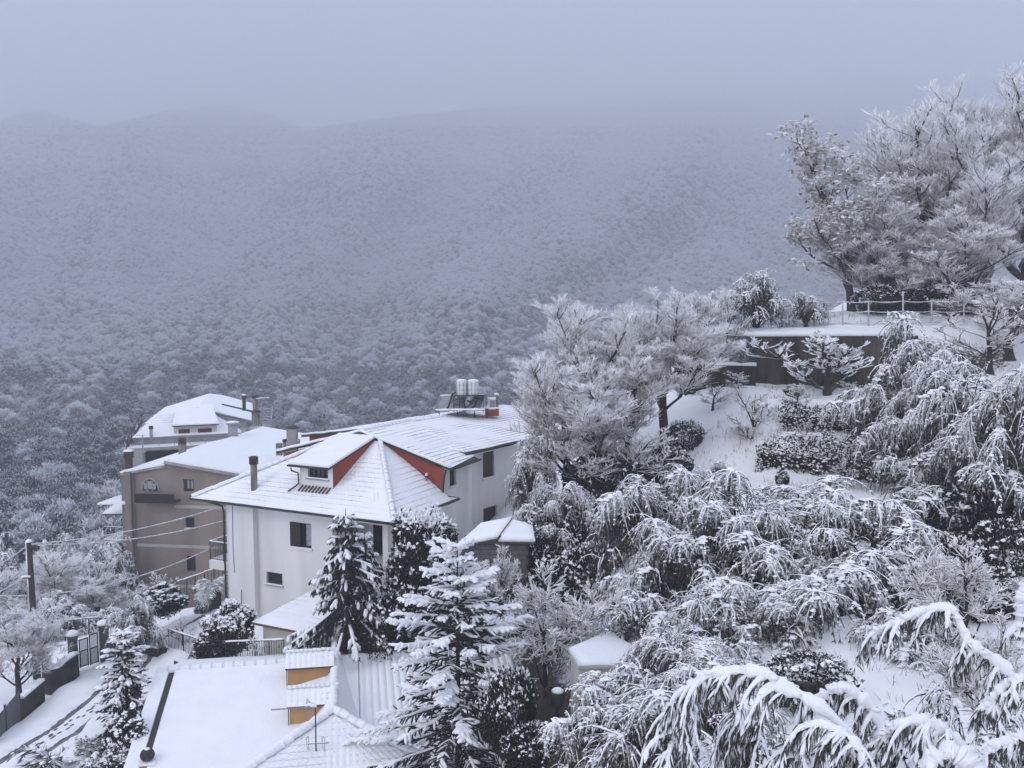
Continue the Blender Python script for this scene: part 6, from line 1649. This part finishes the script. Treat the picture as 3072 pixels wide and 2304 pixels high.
# ---- frosted bare trees
GB = 'frosted bare trees'
place('bare_tree', 'bare0', 2000, 46, 865, 380, 'frosted bare tree with dark curved trunk left of the terraces', group=GB, vb=1330)
place('bare_tree', 'bare1', 1800, 47, 895, 330, 'frosted bare tree rising above the white house roof, leftmost of the clump', group=GB, vb=1400)
place('bare_tree', 'bare2', 1790, 42.5, 1110, 430, 'spreading frosted tree leaning over the block shed', group=GB, vb=1540)
place('bare_tree', 'bare3', 1700, 44.5, 1060, 330, 'frosted bare tree partly hiding the right end of the roof', group=GB, vb=1500)
place('bare_tree', 'bare1', 2080, 50, 870, 220, 'slim frosted tree behind the mesh fence', group=GB, vb=1180)
place('bare_tree', 'bare3', 1890, 44, 1010, 330, 'dense frosted tree in the middle of the clump above the dark bank', group=GB, vb=1420)
place('bare_tree', 'sapling', 2275, 46.2, 1165, 220, 'small frosted tree on the snowy bank left of the steps', group=GB, vb=1390)
place('fig_tree', 'fig', 2490, 50, 995, 420, 'bare fig tree with curved snowy branches before the concrete wall', group=None, vb=1215)
place('bare_tree', 'sapling', 2180, 54.5, 880, 150, 'little frosted tree at the left end of the top terrace', group=GB)
place('bare_tree', 'sapling', 2350, 58, 900, 140, 'little frosted tree behind the wire fence, right of bowed evergreen', group=GB)
place('oak_tree', 'oak', 2575, 61, 395, 430, 'frosted oak with brown leaves, left one of the tall hilltop trees', vb=960)
place('bare_tree', 'big0', 2800, 64, 300, 400, 'tall dense frosted tree in the middle of the hilltop group', group=GB, vb=960)
place('bare_tree', 'big1', 3000, 62, 310, 400, 'tall frosted tree at the right picture edge on the hilltop', group=GB, vb=960)
place('bare_tree', 'big0', 2700, 66, 420, 380, 'frosted tree behind the oak on the hilltop', group=GB, vb=960)
place('bare_tree', 'big1', 2900, 68, 260, 380, 'tallest frosted tree at the back of the hilltop group', group=GB, vb=950)
place('bare_tree', 'big0', 3110, 66, 235, 420, 'frosted tree cut by the right edge, top right corner', group=GB, vb=950)
place('bare_tree', 'bare2', 2680, 60, 640, 330, 'lower frosted tree in front of the hilltop group behind the fence', group=GB, vb=960)
place('bare_tree', 'bare0', 2870, 59, 620, 380, 'frosted thicket tree right of centre behind the fence', group=GB, vb=960)
place('bare_tree', 'bare3', 3040, 52, 830, 330, 'frosted low tree at the right edge in front of the fence', group=GB, vb=1080)
place('bare_tree', 'sapling', 2980, 45, 880, 320, 'frosted twigs rising beside the right-hand bowed evergreens', group=GB, vb=1120)
place('orchard_tree', 'orchard', 1640, 30, 1690, 470, 'spreading orchard tree with white twigs between spruce and lean-to', vb=2120)
place('orchard_tree', 'orchard', 1500, 34.5, 1630, 260, 'bare orchard tree in front of the block shed', vb=1900, rz=2.0)
place('bare_tree', 'orchard', 2900, 22, 1610, 460, 'bare spreading tree with frosted shoots at the right, above foreground boughs', group=None, vb=2010, rz=.8)
place('bare_tree', 'orchard', 2980, 17, 1830, 420, 'bare frosted twigs in the foreground at the right edge', group=GB, vb=2330, rz=2.2)
place('bare_tree', 'bare3', 45, 41.5, 1830, 260, 'bare frosted tree beside the lane at the left edge', group=GB, vb=2110)
for _i, (_u, _d, _vt, _wp, _lab) in enumerate(((2390, 47.5, 1150, 110, 'small frosted shrub at the foot of the concrete wall, left of fig'), (2560, 48, 1140, 120, 'small frosted shrub on the terrace above the upper ivy wall'), (2420, 44.8, 1255, 70, 'thin frosted twigs on the ledge between the ivy walls, left'), (2590, 44.6, 1270, 80, 'thin frosted twigs on the ledge between the ivy walls, right'), (2220, 50.5, 1110, 120, 'frosted bramble below the mesh fence'), (2140, 49.5, 1150, 130, 'frosted bramble beside the slim frosted tree'), (2520, 42, 1380, 110, 'frosted twigs leaning before the lower ivy wall'), (2480, 59, 890, 120, 'frosted shrub behind the fence, right of small bowed evergreen'), (2620, 59.5, 870, 130, 'frosted shrub behind the fence below the oak'))):
    place('frosted_shrub', 'sapling', _u, _d, _vt, _wp, _lab, cat='shrub', group='frosted shrubs on the terraces', rz=_i * 2.1)
place('bare_tree', 'big0', 2680, 60.5, 560, 260, 'upright frosted tree between oak and tall trees on the hilltop', group=GB, vb=960, rz=2.5)
place('bare_tree', 'big1', 2920, 60, 480, 300, 'upright frosted tree in front of the tallest on the hilltop', group=GB, vb=960, rz=4.1)
place('bare_tree', 'sapling', 545, 43.5, 1850, 95, 'little bare tree standing alone in the snowy garden', group=GB, rz=1.0)
place('bare_tree', 'sapling', 772, 38.2, 1900, 85, 'little bare tree in front of the garden shed', group=GB, rz=3.0)
# ---- valley slope at the left
GL = 'frosted trees on the left valley slope'
lrows = [('fardroop0', 330, 66, 1620, 240, 'bowed evergreen nearest the beige house corner on the left slope'),
 ('bare1', 210, 60, 1640, 260, 'frosted bare tree on the left slope, right of the utility pole'),
 ('fardroop1', 190, 70, 1620, 180, 'bowed evergreen on the left slope just right of the pole top'),
 ('fardroop0', 30, 62, 1655, 190, 'bowed evergreen on the left slope left of the utility pole'),
 ('bare3', 120, 64, 1690, 230, 'frosted tree directly behind the utility pole'),
 ('bare0', 300, 58, 1720, 210, 'frosted tree below the canopies of the beige house'),
 ('fardroop1', 200, 55, 1780, 220, 'rounded bowed shrub above the gate, left slope'),
 ('bare2', 60, 56, 1780, 210, 'frosted tree at the left edge beside the pole'),
 ('fardroop0', 320, 54, 1820, 150, 'bowed evergreen between the gate and the beige house'),
 ('bare1', -30, 58, 1700, 240, 'frosted tree cut by the left picture edge'),
 ('fardroop1', 110, 52, 1860, 160, 'low bowed shrub between pole and gate'),
 ('fardroop0', -10, 75, 1610, 200, 'farthest bowed evergreen at the left picture edge'),
 ('bare0', 260, 78, 1600, 220, 'farthest frosted tree on the left slope, behind the wires')]
for i, (k, u, d, vt, w, lab) in enumerate(lrows):
    place('slope_tree', k, u, d, vt, w, lab, group=GL, rz=i * 1.7)
# ---- conifers and evergreens
place('spruce_tree', 'spruce', 1372, 27.5, 1622, 640, 'tall snow-laden spruce in front of the near roof', rz=.4)
place('fir_tree', 'fir', 372, 33.0, 1890, 250, 'slim fir with hanging snowy boughs beside the lane', base=0.2)
place('fir_tree', 'cone', 352, 31.0, 2100, 115, 'dark shrubby conifer at the foot of the slim fir', base=0.2)
place('cedar_tree', 'cedar', 1035, 36.5, 1545, 430, 'weeping cedar in front of the white house', vb=1985, rz=.9)
place('cedar_tree', 'cedar', 1095, 37.2, 1600, 300, 'shorter top of weeping cedar beside the loggia', vb=1985, rz=3.3)
place('magnolia_tree', 'magnolia', 1268, 38.6, 1525, 205, 'round glossy evergreen at the right corner of the white house', vb=1850)
for i, (u, d, vt, w, vb, lab) in enumerate(((1260, 38, 1700, 260, 1960, 'dark shaded bush under the round evergreen'), (1160, 36.8, 1780, 260, 1990, 'dark shaded bush behind the near roof, right of the cedar'),
        (1360, 37.2, 1760, 240, 1960, 'dark shaded bush behind the spruce'), (1960, 45, 1330, 260, 1520, 'dark ivy mound on the bank under the frosted clump'), (2050, 47.5, 1260, 150, 1390, 'dark ivy mound beside the curved trunk'),
        (1880, 42.5, 1430, 260, 1620, 'dark bush in the shade right of spreading tree'), (1760, 40.5, 1490, 300, 1700, 'large dark bush below the spreading frosted tree'), (1650, 39.5, 1540, 240, 1720, 'dark bush right of the block shed roof'),
        (1830, 37, 1620, 240, 1800, 'dark bush on the shaded bank, middle right'), (2970, 33.5, 1430, 420, 1700, 'dark hedge bush in deep shade at the right edge'), (2430, 23.5, 1960, 260, 2090, 'dark clipped hedge in front of the snowy clearing'),
        (1530, 25, 2000, 190, 2304, 'dark bush at the bottom right of the spruce'),
        (1650, 37.8, 1640, 300, 1900, 'dark bush behind the orchard twigs, right of the block shed wall'), (1790, 36.2, 1640, 300, 1900, 'large dark bush on the shaded bank behind the lean-to'), (1730, 34.5, 1770, 240, 1950, 'dark bush just behind the lean-to roof'), (1560, 37.2, 1720, 190, 1900, 'dark bush at the foot of the block shed'), (1830, 43.8, 1350, 320, 1570, 'dark bush among the trunks of the frosted clump'), (1930, 40, 1480, 240, 1680, 'dark bush between the frosted clump and the drooping row'), (1590, 24, 2170, 180, 2330, 'dark bush between spruce and bowed evergreens, bottom edge'),
        (2640, 59, 850, 150, 950, 'dark undergrowth behind the left end of wire fence'), (2760, 60, 840, 170, 950, 'dark undergrowth behind the tallest fence post'), (2880, 59.5, 845, 150, 955, 'dark undergrowth behind the fence, right of tallest post'), (2990, 59, 850, 160, 960, 'dark undergrowth behind the right end of the fence'),
        (2840, 30.5, 1600, 300, 1800, 'dark bush on the right bank below the large bowed evergreen'), (3040, 30, 1560, 300, 1800, 'dark bush at the right edge below the ivy wall'), (2960, 27, 1700, 260, 1900, 'dark bush behind the bare stalks at the right'), (2720, 27.5, 1760, 200, 1900, 'dark bush right of the visible dark trunk'))):
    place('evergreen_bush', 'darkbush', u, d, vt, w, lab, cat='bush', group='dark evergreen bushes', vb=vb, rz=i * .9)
for k, u, d, vt, w, vb, nm, lab in (('cone', 487, 45.5, 1745, 140, 1845, 'garden_shrub', 'snowy conical shrub with bare shoots in the garden corner'),
        ('bush', 690, 40.0, 1800, 165, 1960, 'garden_shrub', 'dark rounded shrub leaning over the sloping railing'), ('cone', 640, 40.2, 1850, 120, 2000, 'garden_shrub', 'dark shrub with drooping snow at the sloping railing foot'),
        ('bush', 270, 29.5, 2275, 90, 2370, 'garden_shrub', 'snowy dark shrub at the bottom, left of the near roof'), ('cone', 395, 30.5, 2110, 120, 2330, 'garden_shrub', 'narrow dark shrub against the near roof edge'), ('bush', 348, 30.0, 2225, 105, 2350, 'garden_shrub', 'snowy leafy shrub at the bottom below the slim fir'),
        ('bush', 610, 48, 1790, 60, 1850, 'garden_shrub', 'low snowy plants beside the palm'), ('bush', 2380, 49, 1150, 60, 1190, 'garden_shrub', 'small dark shrub at the foot of the fig tree'),
        ('bush', 2140, 41, 1440, 50, 1470, 'garden_shrub', 'tiny snowy shrub on the bank below the small tree'), ('cone', 2348, 40.5, 1395, 45, 1470, 'garden_shrub', 'slim dark snow-capped sapling below lower ivy wall')):
    place(nm, k, u, d, vt, w, lab, cat='shrub', vb=vb)
place('umbrella_tree', 'droop1', 405, 43.2, 1790, 165, 'umbrella-shaped bowed tree at the garden corner, above the fir', vb=1960)
place('garden_twigs', 'sapling', 480, 46, 1715, 110, 'bare frosted shoots rising behind the conical shrub', cat='shrub', vb=1830)
# ---- ivy walls / hedges
def hedge(a, b, h, th, label, seed, name='ivy_wall', cat='hedge', n_per=520, snowb=0.0, mat='dark_leaf'):
    rng = np.random.default_rng(seed); a = np.asarray(a, float); b = np.asarray(b, float)
    L = np.linalg.norm((b - a)[:2]); d = (b - a) / L; nrm_ = np.array([d[1], -d[0], 0])
    n = int(L * h * n_per); x = rng.uniform(0, L, n); z = rng.uniform(-.3, 1, n) * h; y = th * (rng.uniform(0, 1, n) ** .5)
    lump = vnoise(x, z, seed, .7) * .7 + vnoise(x, z, seed + 3, .3) * .3
    z = z * (1 + vnoise(x, x * 0, seed + 1, 1.3) * .6 + vnoise(x, x * 0, seed + 2, .4) * .3)
    p = a + d * (x + rng.normal(0, .12, n))[:, None] + nrm_ * (y + lump * .4)[:, None] + UP * z[:, None]
    g = PG(); sl_ = settle(p, .16, .12)
    S = np.clip(rng.normal(.10, .14, n) + sl_ * .75 + snowb, 0, 1)
    Lf = rng.uniform(.07, .15, n); leaves(g, p, rng.normal(size=(n, 3)) + nrm_ * .8 - UP * .3, Lf, Lf * .40, S, rng)
    m = int(L * h * (58 if snowb > -.1 else 12)); j = rng.choice(np.where(y > th * .7)[0], m); blobs(g, p[j] + nrm_ * .03, rng.uniform(.025, .085, m), rng, .7)
    tp = np.where(sl_ > .8)[0]; t = min(len(tp), int(L * 14)); j = rng.choice(tp, t, replace=False); blobs(g, p[j], rng.uniform(.03, .08, t), rng, .6)
    e = empty(name, a, label, cat)
    me_ = g.mesh(name, mat); o = link(bpy.data.objects.new('foliage', me_), e); o.location = -a
    M().box(a, (d, nrm_, UP), (.15, L - .15), (0, th * .3), (-.6, h * .35)).build('core', 'stone', e)
    return e
hedge(at(*z8(700, 1095), 47.0), at(*z8(1620, 1120), 46.2), 1.6, .35, 'upper ivy-covered wall flecked with snow', 51)
hedge(at(*z8(560, 1335), 44.2), at(*z8(1480, 1400), 43.2), 1.75, .35, 'lower ivy-covered wall flecked with snow', 52)
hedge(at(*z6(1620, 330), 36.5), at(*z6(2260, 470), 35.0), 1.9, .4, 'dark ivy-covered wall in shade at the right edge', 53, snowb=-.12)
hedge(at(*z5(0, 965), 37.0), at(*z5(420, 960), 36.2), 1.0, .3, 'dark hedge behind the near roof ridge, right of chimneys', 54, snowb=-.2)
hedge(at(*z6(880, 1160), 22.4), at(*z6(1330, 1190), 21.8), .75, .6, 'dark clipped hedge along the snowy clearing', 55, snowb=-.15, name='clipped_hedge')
# ---- palms
def palm(name, loc, label, trunk_h, nf, L, lw, seed, snow=.5, trunkR=.16, el=(-.1, 1.2), droop=.16):
    rng = np.random.default_rng(seed); gt, gf = PG(), PG(); e = empty(name, loc, label, 'palm')
    if trunk_h > 0:
        zt_ = np.linspace(-.2, trunk_h, 9); polytubes(gt, np.stack([np.zeros(9), np.zeros(9), zt_], -1)[None], (trunkR * (1 + .12 * (np.arange(9) % 2)))[None], 10, base=-.4, gain=.4)
        link(bpy.data.objects.new('trunk', gt.mesh('trunk', 'bark', True)), e)
    K = 9; a = rng.uniform(0, 2 * PI, nf); el_ = rng.uniform(el[0], el[1], nf)
    d = np.stack([np.cos(a) * np.cos(el_), np.sin(a) * np.cos(el_), np.sin(el_)], -1); P = np.empty((nf, K, 3)); P[:, 0] = [0, 0, trunk_h]
    LL = L * rng.uniform(.75, 1.1, nf)
    for k in range(1, K): d = unit(d + [0, 0, -droop * (1 + k * .12)]); P[:, k] = P[:, k - 1] + d * (LL / (K - 1))[:, None]
    polytubes(gf, P, np.linspace(.022, .008, K)[None] * np.ones((nf, 1)), 4, base=.3, gain=.8)
    m = 46; j = np.repeat(np.arange(nf), m); q = np.tile(np.linspace(.4, K - 1.05, m), nf); k = q.astype(int); f = (q - k)[:, None]
    p = P[j, k] * (1 - f) + P[j, k + 1] * f; t = unit(P[j, k + 1] - P[j, k]); s = unit(np.cross(t, UP + 1e-3)) * np.where(np.arange(len(j)) % 2, 1, -1)[:, None]
    dd = t * .75 + s * .8 + np.array([0, 0, -.25]) + rng.normal(size=(len(j), 3)) * .1
    w = np.sin(np.clip(q / (K - 1), 0, 1) * PI * .85 + .35); S = np.clip(rng.normal(snow, .25, len(j)) + .2 * (el_[j] > .3), 0, 1)
    leaves(gf, p, dd, L * .30 * w + .04, np.full(len(j), lw), S, rng, mid=.3)
    sel = rng.choice(len(p), int(nf * 5)); blobs(gf, p[sel] + [0, 0, .02], rng.uniform(.03, .07, len(sel)) * L, rng, .6)
    link(bpy.data.objects.new('fronds', gf.mesh('fronds', 'palm_leaf')), e)
    return e
pp_ = at(*z3(1420, 575), 46.5); palm('palm_tree', (pp_[0], pp_[1], pp_[2]), 'short palm with snowy drooping fronds in the garden', .85, 34, 1.35, .016, 61, snow=.55, trunkR=.30)
pp_ = at(*z3(360, 1720), 33.0); palm('palm_tree', (pp_[0], pp_[1], pp_[2]), 'palm with green arching fronds at the bottom left', .3, 34, 2.2, .02, 62, snow=.08, el=(.25, 1.35), droop=.24)
pp_ = at(*z3(620, 1640), 32.5); palm('yucca_plant', (pp_[0], pp_[1], pp_[2]), 'spiky yucca beside the palm at the bottom left', .2, 40, .95, .014, 63, snow=.25, el=(.2, 1.4), droop=.03)

# ------------------------------------------------------------------ bent snow-laden boughs close to the viewer
def bough(px, d0, d1, label, seed, r=.06, leafn=44, side=16, leafL=(.10, .19), start=.0, sl=(.25, .6), name='snowy_bough'):
    """a bough bowed by snow: bark core, thick lumpy snow on top, hanging sprays of narrow leaves"""
    rng = np.random.default_rng(seed); n = len(px)
    W3 = np.array([at(*z6(x, y), d0 + (d1 - d0) * i / (n - 1)) for i, (x, y) in enumerate(px)])
    C = spline(W3, 60)
    e = empty(name, W3[0], label, 'branch', 'snow-laden boughs in the foreground'); o0 = W3[0]
    gt, gl_, gs_ = PG(), PG(), PG(); C = C - o0
    t = np.linspace(0, 1, 60)
    polytubes(gt, C[None], (np.linspace(.035, .010, 60))[None], 6, base=0, gain=.6)
    lump = 1 + .30 * np.sin(np.arange(60) * .9 + seed) * rng.uniform(.3, 1, 60) + .20 * rng.normal(size=60); lump = np.clip(lump, .35, 1.6)
    tap = np.clip(1.15 - .45 * t, .3, 1.2); tap[-4:] *= np.array([.9, .75, .55, .3])
    polytubes(gs_, (C + UP * r * .55)[None], (r * tap * lump)[None], 10, base=1, gain=0, rough=.20, rng=rng)
    # side sprays
    par = C[None]; m = side
    sp_, ts, _ = grow(par, m, start + .05, 1.0, (.5, 1.2), (.05, .1), 8, rng, up=0)
    L = rng.uniform(*sl, m); dd = unit(sp_[:, 1] - sp_[:, 0]); dd[:, 2] = np.abs(dd[:, 2]) * .3; P = np.empty((m, 8, 3)); P[:, 0] = sp_[:, 0]
    for k in range(1, 8):
        dd = unit(dd + np.array([0, 0, -.34]) + rng.normal(size=(m, 3)) * .06); P[:, k] = P[:, k - 1] + dd * (L / 7)[:, None]
    polytubes(gt, P, np.linspace(.010, .005, 8)[None] * np.ones((m, 1)), 5, base=.1, gain=.6)
    w = np.array([1.0, 1.0, .95, .85, .75, .6, .45, .25])[None] * rng.uniform(.3, .62, (m, 1)) * r
    polytubes(gs_, P + UP * .012, w, 8, base=1, gain=0, rough=.22, rng=rng)
    allp = np.concatenate([P, C[None, 8:].reshape(1, -1, 3)[:, ::max(1, 52 // 8)][:, :8]])
    j = rng.integers(0, len(P), m * leafn); q = rng.uniform(.5, 6.9, len(j)); k = q.astype(int); f = (q - k)[:, None]
    p = P[j, k] * (1 - f) + P[j, k + 1] * f; td = unit(P[j, k + 1] - P[j, k])
    extra = m * 8; q2 = rng.uniform(start, .98, extra) * 59; k2 = q2.astype(int); p2 = C[k2] ; td2 = unit(C[np.minimum(k2 + 1, 59)] - C[k2])
    p = np.concatenate([p, p2]); td = np.concatenate([td, td2]); n_ = len(p)
    ld = unit(td * .5 + np.array([0, 0, -1.0]) + rng.normal(size=(n_, 3)) * .38)
    LL = rng.uniform(*leafL, n_); sdv = unit(np.cross(ld, rng.normal(size=(n_, 3)))); Wd = LL * .062
    S = np.clip(rng.normal(.15, .2, n_), 0, 1); S[rng.random(n_) < .22] = 1
    nv = 4; V = []
    for k3 in range(nv):                                # curved leaf ribbons
        f = k3 / (nv - 1); c = p + ld * (LL * f)[:, None] + UP * (-.25 * LL * f * f)[:, None]; wk = Wd * (.35, 1, .85, .08)[k3]
        V += [c + sdv * wk[:, None], c - sdv * wk[:, None]]
    V = np.stack(V, 1); b = (np.arange(n_) * 8)[:, None]
    Q = np.concatenate([b + np.array([[0, 1, 3, 2]]), b + np.array([[2, 3, 5, 4]]), b + np.array([[4, 5, 7, 6]])])
    gl_.add(V.reshape(-1, 3), Q, np.repeat(S, 8))
    big = rng.choice(n_, m * 5); lp = np.stack([p[big] + ld[big] * (LL[big] * f)[:, None] + UP * .012 for f in (.05, .35, .65, .95)], 1)
    polytubes(gs_, lp, np.array([.6, 1, .9, .3])[None] * rng.uniform(.012, .026, (len(big), 1)), 6, base=1, gain=0, rough=.2, rng=rng)
    bl = rng.integers(4, 56, m); blobs(gs_, C[bl] + rng.normal(size=(m, 3)) * [.03, .03, .01] + UP * r * .8, rng.uniform(.6, 1.1, m) * r, rng, .75)
    for nm, g, mt, sm in (('stem', gt, 'bark', True), ('leaves', gl_, 'droop_leaf', False), ('snow_load', gs_, 'snow', True)):
        link(bpy.data.objects.new(nm, g.mesh(nm, mt, sm)), e)
    return e
bough([(1440, 1640), (1390, 1560), (1240, 1350), (1090, 1230), (950, 1160), (870, 1095), (740, 1075), (640, 1082), (540, 1100), (490, 1160), (430, 1250), (400, 1340), (385, 1450)], 9.0, 10.4, 'long arching snow-laden bough across the bottom right', 71, r=.062, side=34, start=.25, sl=(.35, .8))
bough([(1520, 1620), (1480, 1450), (1440, 1310), (1350, 1210), (1250, 1172), (1150, 1215), (1090, 1250)], 10.2, 10.8, 'short arching bough with fat snow behind the long one', 72, r=.075, side=18, sl=(.2, .45))
bough([(2090, 1620), (2030, 1570), (1900, 1480), (1800, 1385), (1700, 1335), (1600, 1340), (1520, 1385), (1465, 1480), (1440, 1540)], 8.6, 9.2, 'arching snowy bough at the bottom, right of the long one', 73, r=.05, side=24, sl=(.22, .5))
bough([(1400, 1600), (1330, 1450), (1230, 1380), (1130, 1350), (1065, 1400), (1040, 1500), (1040, 1570)], 8.8, 9.3, 'small hooked snowy bough below the long one', 74, r=.042, side=20, sl=(.2, .5))
bough([(2240, 1240), (2180, 1150), (2100, 1050), (2000, 980), (1930, 930), (1890, 860), (1840, 760), (1760, 745), (1680, 765), (1600, 795), (1520, 835), (1440, 875), (1412, 950), (1405, 1020)], 11.5, 12.4, 'snow-laden bough reaching in from the right edge', 75, r=.062, side=34, sl=(.25, .6))
bough([(2260, 1130), (2190, 1110), (2120, 1150), (2060, 1205), (2030, 1270), (2020, 1330)], 10.8, 11.2, 'small hooked snowy bough below the right-hand bough', 76, r=.055, side=14, sl=(.2, .45))
bough([(2240, 1400), (2150, 1430), (2050, 1470), (2000, 1540), (1980, 1620)], 8.4, 8.6, 'snowy bough at the very bottom right corner', 77, r=.045, side=18, sl=(.2, .45))
bough([(1980, 1640), (1900, 1545), (1830, 1505), (1740, 1540), (1680, 1600)], 7.8, 8.0, 'thick snow-heaped bough at the bottom edge, right', 78, r=.075, side=10, sl=(.15, .35))
bough([(900, 1640), (850, 1450), (800, 1350), (740, 1290), (690, 1370), (660, 1430)], 10.6, 11.0, 'small bowed spray hanging under the long bough', 79, r=.030, side=24, sl=(.25, .6))
bough([(2225, 960), (2212, 860), (2200, 760), (2195, 690), (2235, 640)], 12.5, 12.6, 'upright snow-plastered stem at the right picture edge', 80, r=.10, side=6, sl=(.2, .4))
bough([(1200, 1640), (1160, 1540), (1100, 1480), (1010, 1470), (940, 1500), (900, 1560)], 9.6, 10.0, 'low snowy spray at the bottom centre right', 81, r=.040, side=22, sl=(.2, .5))
bough([(620, 1640), (560, 1520), (500, 1450), (430, 1430), (380, 1480), (350, 1560)], 10.8, 11.2, 'low drooping spray at the left end of the long bough', 82, r=.035, side=22, sl=(.25, .55))
bough([(1650, 1640), (1620, 1540), (1560, 1460), (1500, 1440), (1440, 1470)], 9.4, 9.8, 'low snowy spray under the right-hand arching bough', 83, r=.035, side=18, sl=(.2, .45))
# ------------------------------------------------------------------ the wood on the far hills: one mass, scattered crowns
def far_crown(seed, n, W_, H_, mode):
    rng = np.random.default_rng(seed); g = PG()
    m = 46; c = unit(rng.normal(size=(m, 3))); c[:, 2] = np.abs(c[:, 2]) * 1.05 - .12
    c = c * rng.uniform(.45, 1, (m, 1)) ** .5 * [W_, W_, H_ * .6] + [0, 0, H_ * .36]
    k = rng.integers(0, m, n); off = rng.normal(size=(n, 3)) * rng.uniform(.25, .55, m)[k][:, None] * [1, 1, .7]
    p = c[k] + off; v = unit(p - [0, 0, H_ * .3])
    S = np.clip(settle(p, .5, .9) * 1.05 + rng.normal(.0, .18, n), 0, 1)
    if mode == 'bare':
        S = np.clip(S * .75 + .22, 0, 1)
        d = v * .8 + rng.normal(size=(n, 3)) * .6 + [0, 0, .3]; L = rng.uniform(.35, .85, n); Wd = rng.uniform(.05, .12, n)
    else:
        S = np.clip(S * .7 - .08, 0, 1)
        d = v + rng.normal(size=(n, 3)) * .8 + [0, 0, -.3]; L = rng.uniform(.3, .65, n); Wd = L * .28
    leaves(g, p, d, L, Wd, S, rng)
    tr = np.array([[[0, 0, -.5], [0, 0, H_ * .6]]]); polytubes(g, tr, np.array([[.16, .08]]), 5, base=-.5, gain=.3)
    return g
srcs = []
for i, (k, W_, H_, n, mat, lab, u, d, vt) in enumerate((
        ('bare', 3.8, 8.5, 3000, 'forest_bare', 'rounded frosted tree low on the far slope behind the pale house', 600, 150, 0),
        ('bare', 3.1, 9.5, 2800, 'forest_bare', 'narrow frosted tree low on the far slope, right of the pale house', 760, 150, 0),
        ('leaf', 3.4, 6.5, 3200, 'forest_dark', 'dark evergreen low on the far slope behind the beige house', 300, 150, 0),
        ('leaf', 2.8, 5.2, 2800, 'forest_dark', 'small dark evergreen low on the far slope, left edge', 60, 150, 0))):
    g = far_crown(500 + i, n, W_, H_, k)
    me_ = g.mesh('far_crown', mat)
    p = at(u, 1600, d); zg = np.interp(d, [100, 140, 170], [-13, -21.6, -24.6])
    e = empty('far_tree', (p[0], d, float(zg) - .3), lab, 'tree', 'single trees low on the far slope')
    o = link(bpy.data.objects.new('crown', me_), e); srcs.append(o)
fo = bpy.data.objects.new('forest', hill.data); link(fo)
fo.data = hill.data.copy(); fo.data.name = 'forest'
tag(fo, 'frosted forest covering the far hillsides and fading into fog', 'forest', kind='stuff')
ng = bpy.data.node_groups.new('forest_scatter', 'GeometryNodeTree')
ng.interface.new_socket('Geometry', in_out='INPUT', socket_type='NodeSocketGeometry')
ng.interface.new_socket('Geometry', in_out='OUTPUT', socket_type='NodeSocketGeometry')
N, Lk = ng.nodes, ng.links
gi_, go_ = N.new('NodeGroupInput'), N.new('NodeGroupOutput')
join = N.new('GeometryNodeJoinGeometry')
for i, o in enumerate(srcs):
    dp_ = N.new('GeometryNodeDistributePointsOnFaces'); dp_.distribute_method = 'RANDOM'
    dp_.inputs['Seed'].default_value = 7 + i
    na = N.new('GeometryNodeInputNamedAttribute'); na.data_type = 'FLOAT'; na.inputs['Name'].default_value = 'density' if i < 2 else 'evergreen'
    mu = N.new('ShaderNodeMath'); mu.operation = 'MULTIPLY'; mu.inputs[1].default_value = (.040, .040, .030, .028)[i]
    Lk.new(na.outputs['Attribute'], mu.inputs[0]); Lk.new(mu.outputs[0], dp_.inputs['Density'])
    ins_ = N.new('GeometryNodeInstanceOnPoints'); oi = N.new('GeometryNodeObjectInfo'); oi.inputs['Object'].default_value = o; oi.transform_space = 'ORIGINAL'
    oi.inputs['As Instance'].default_value = True
    rv = N.new('FunctionNodeRandomValue'); rv.data_type = 'FLOAT_VECTOR'; rv.inputs['Min'].default_value = (-.12, -.12, 0); rv.inputs['Max'].default_value = (.12, .12, 6.28); rv.inputs['Seed'].default_value = i
    rs = N.new('FunctionNodeRandomValue'); rs.data_type = 'FLOAT'; rs.inputs[2].default_value = .32; rs.inputs[3].default_value = 1.0; rs.inputs['Seed'].default_value = 40 + i
    Lk.new(gi_.outputs[0], dp_.inputs['Mesh']); Lk.new(dp_.outputs['Points'], ins_.inputs['Points']); Lk.new(oi.outputs['Geometry'], ins_.inputs['Instance'])
    Lk.new(rv.outputs[0], ins_.inputs['Rotation']); Lk.new(rs.outputs[1], ins_.inputs['Scale']); Lk.new(ins_.outputs[0], join.inputs[0])
Lk.new(join.outputs[0], go_.inputs[0])
md = fo.modifiers.new('scatter', 'NODES'); md.node_group = ng

# ------------------------------------------------------------------ the air
hz = M().box((0, 0, 0), AX, (-5200, 5200), (-900, 5000), (-80, 1150)).build('haze', [], kind='stuff')
hm = bpy.data.materials.new('haze'); hm.use_nodes = True
hn = hm.node_tree.nodes; hn.clear()
ho = hn.new('ShaderNodeOutputMaterial'); hv = hn.new('ShaderNodeVolumePrincipled')
hv.inputs['Color'].default_value = (*HAZE_COLOR, 1); hv.inputs['Density'].default_value = HAZE_DENSITY; hv.inputs['Anisotropy'].default_value = 0.0
hm.node_tree.links.new(hv.outputs[0], ho.inputs['Volume'])
hz.data.materials.append(hm)
hz['label'] = 'pale blue winter haze filling the valley'
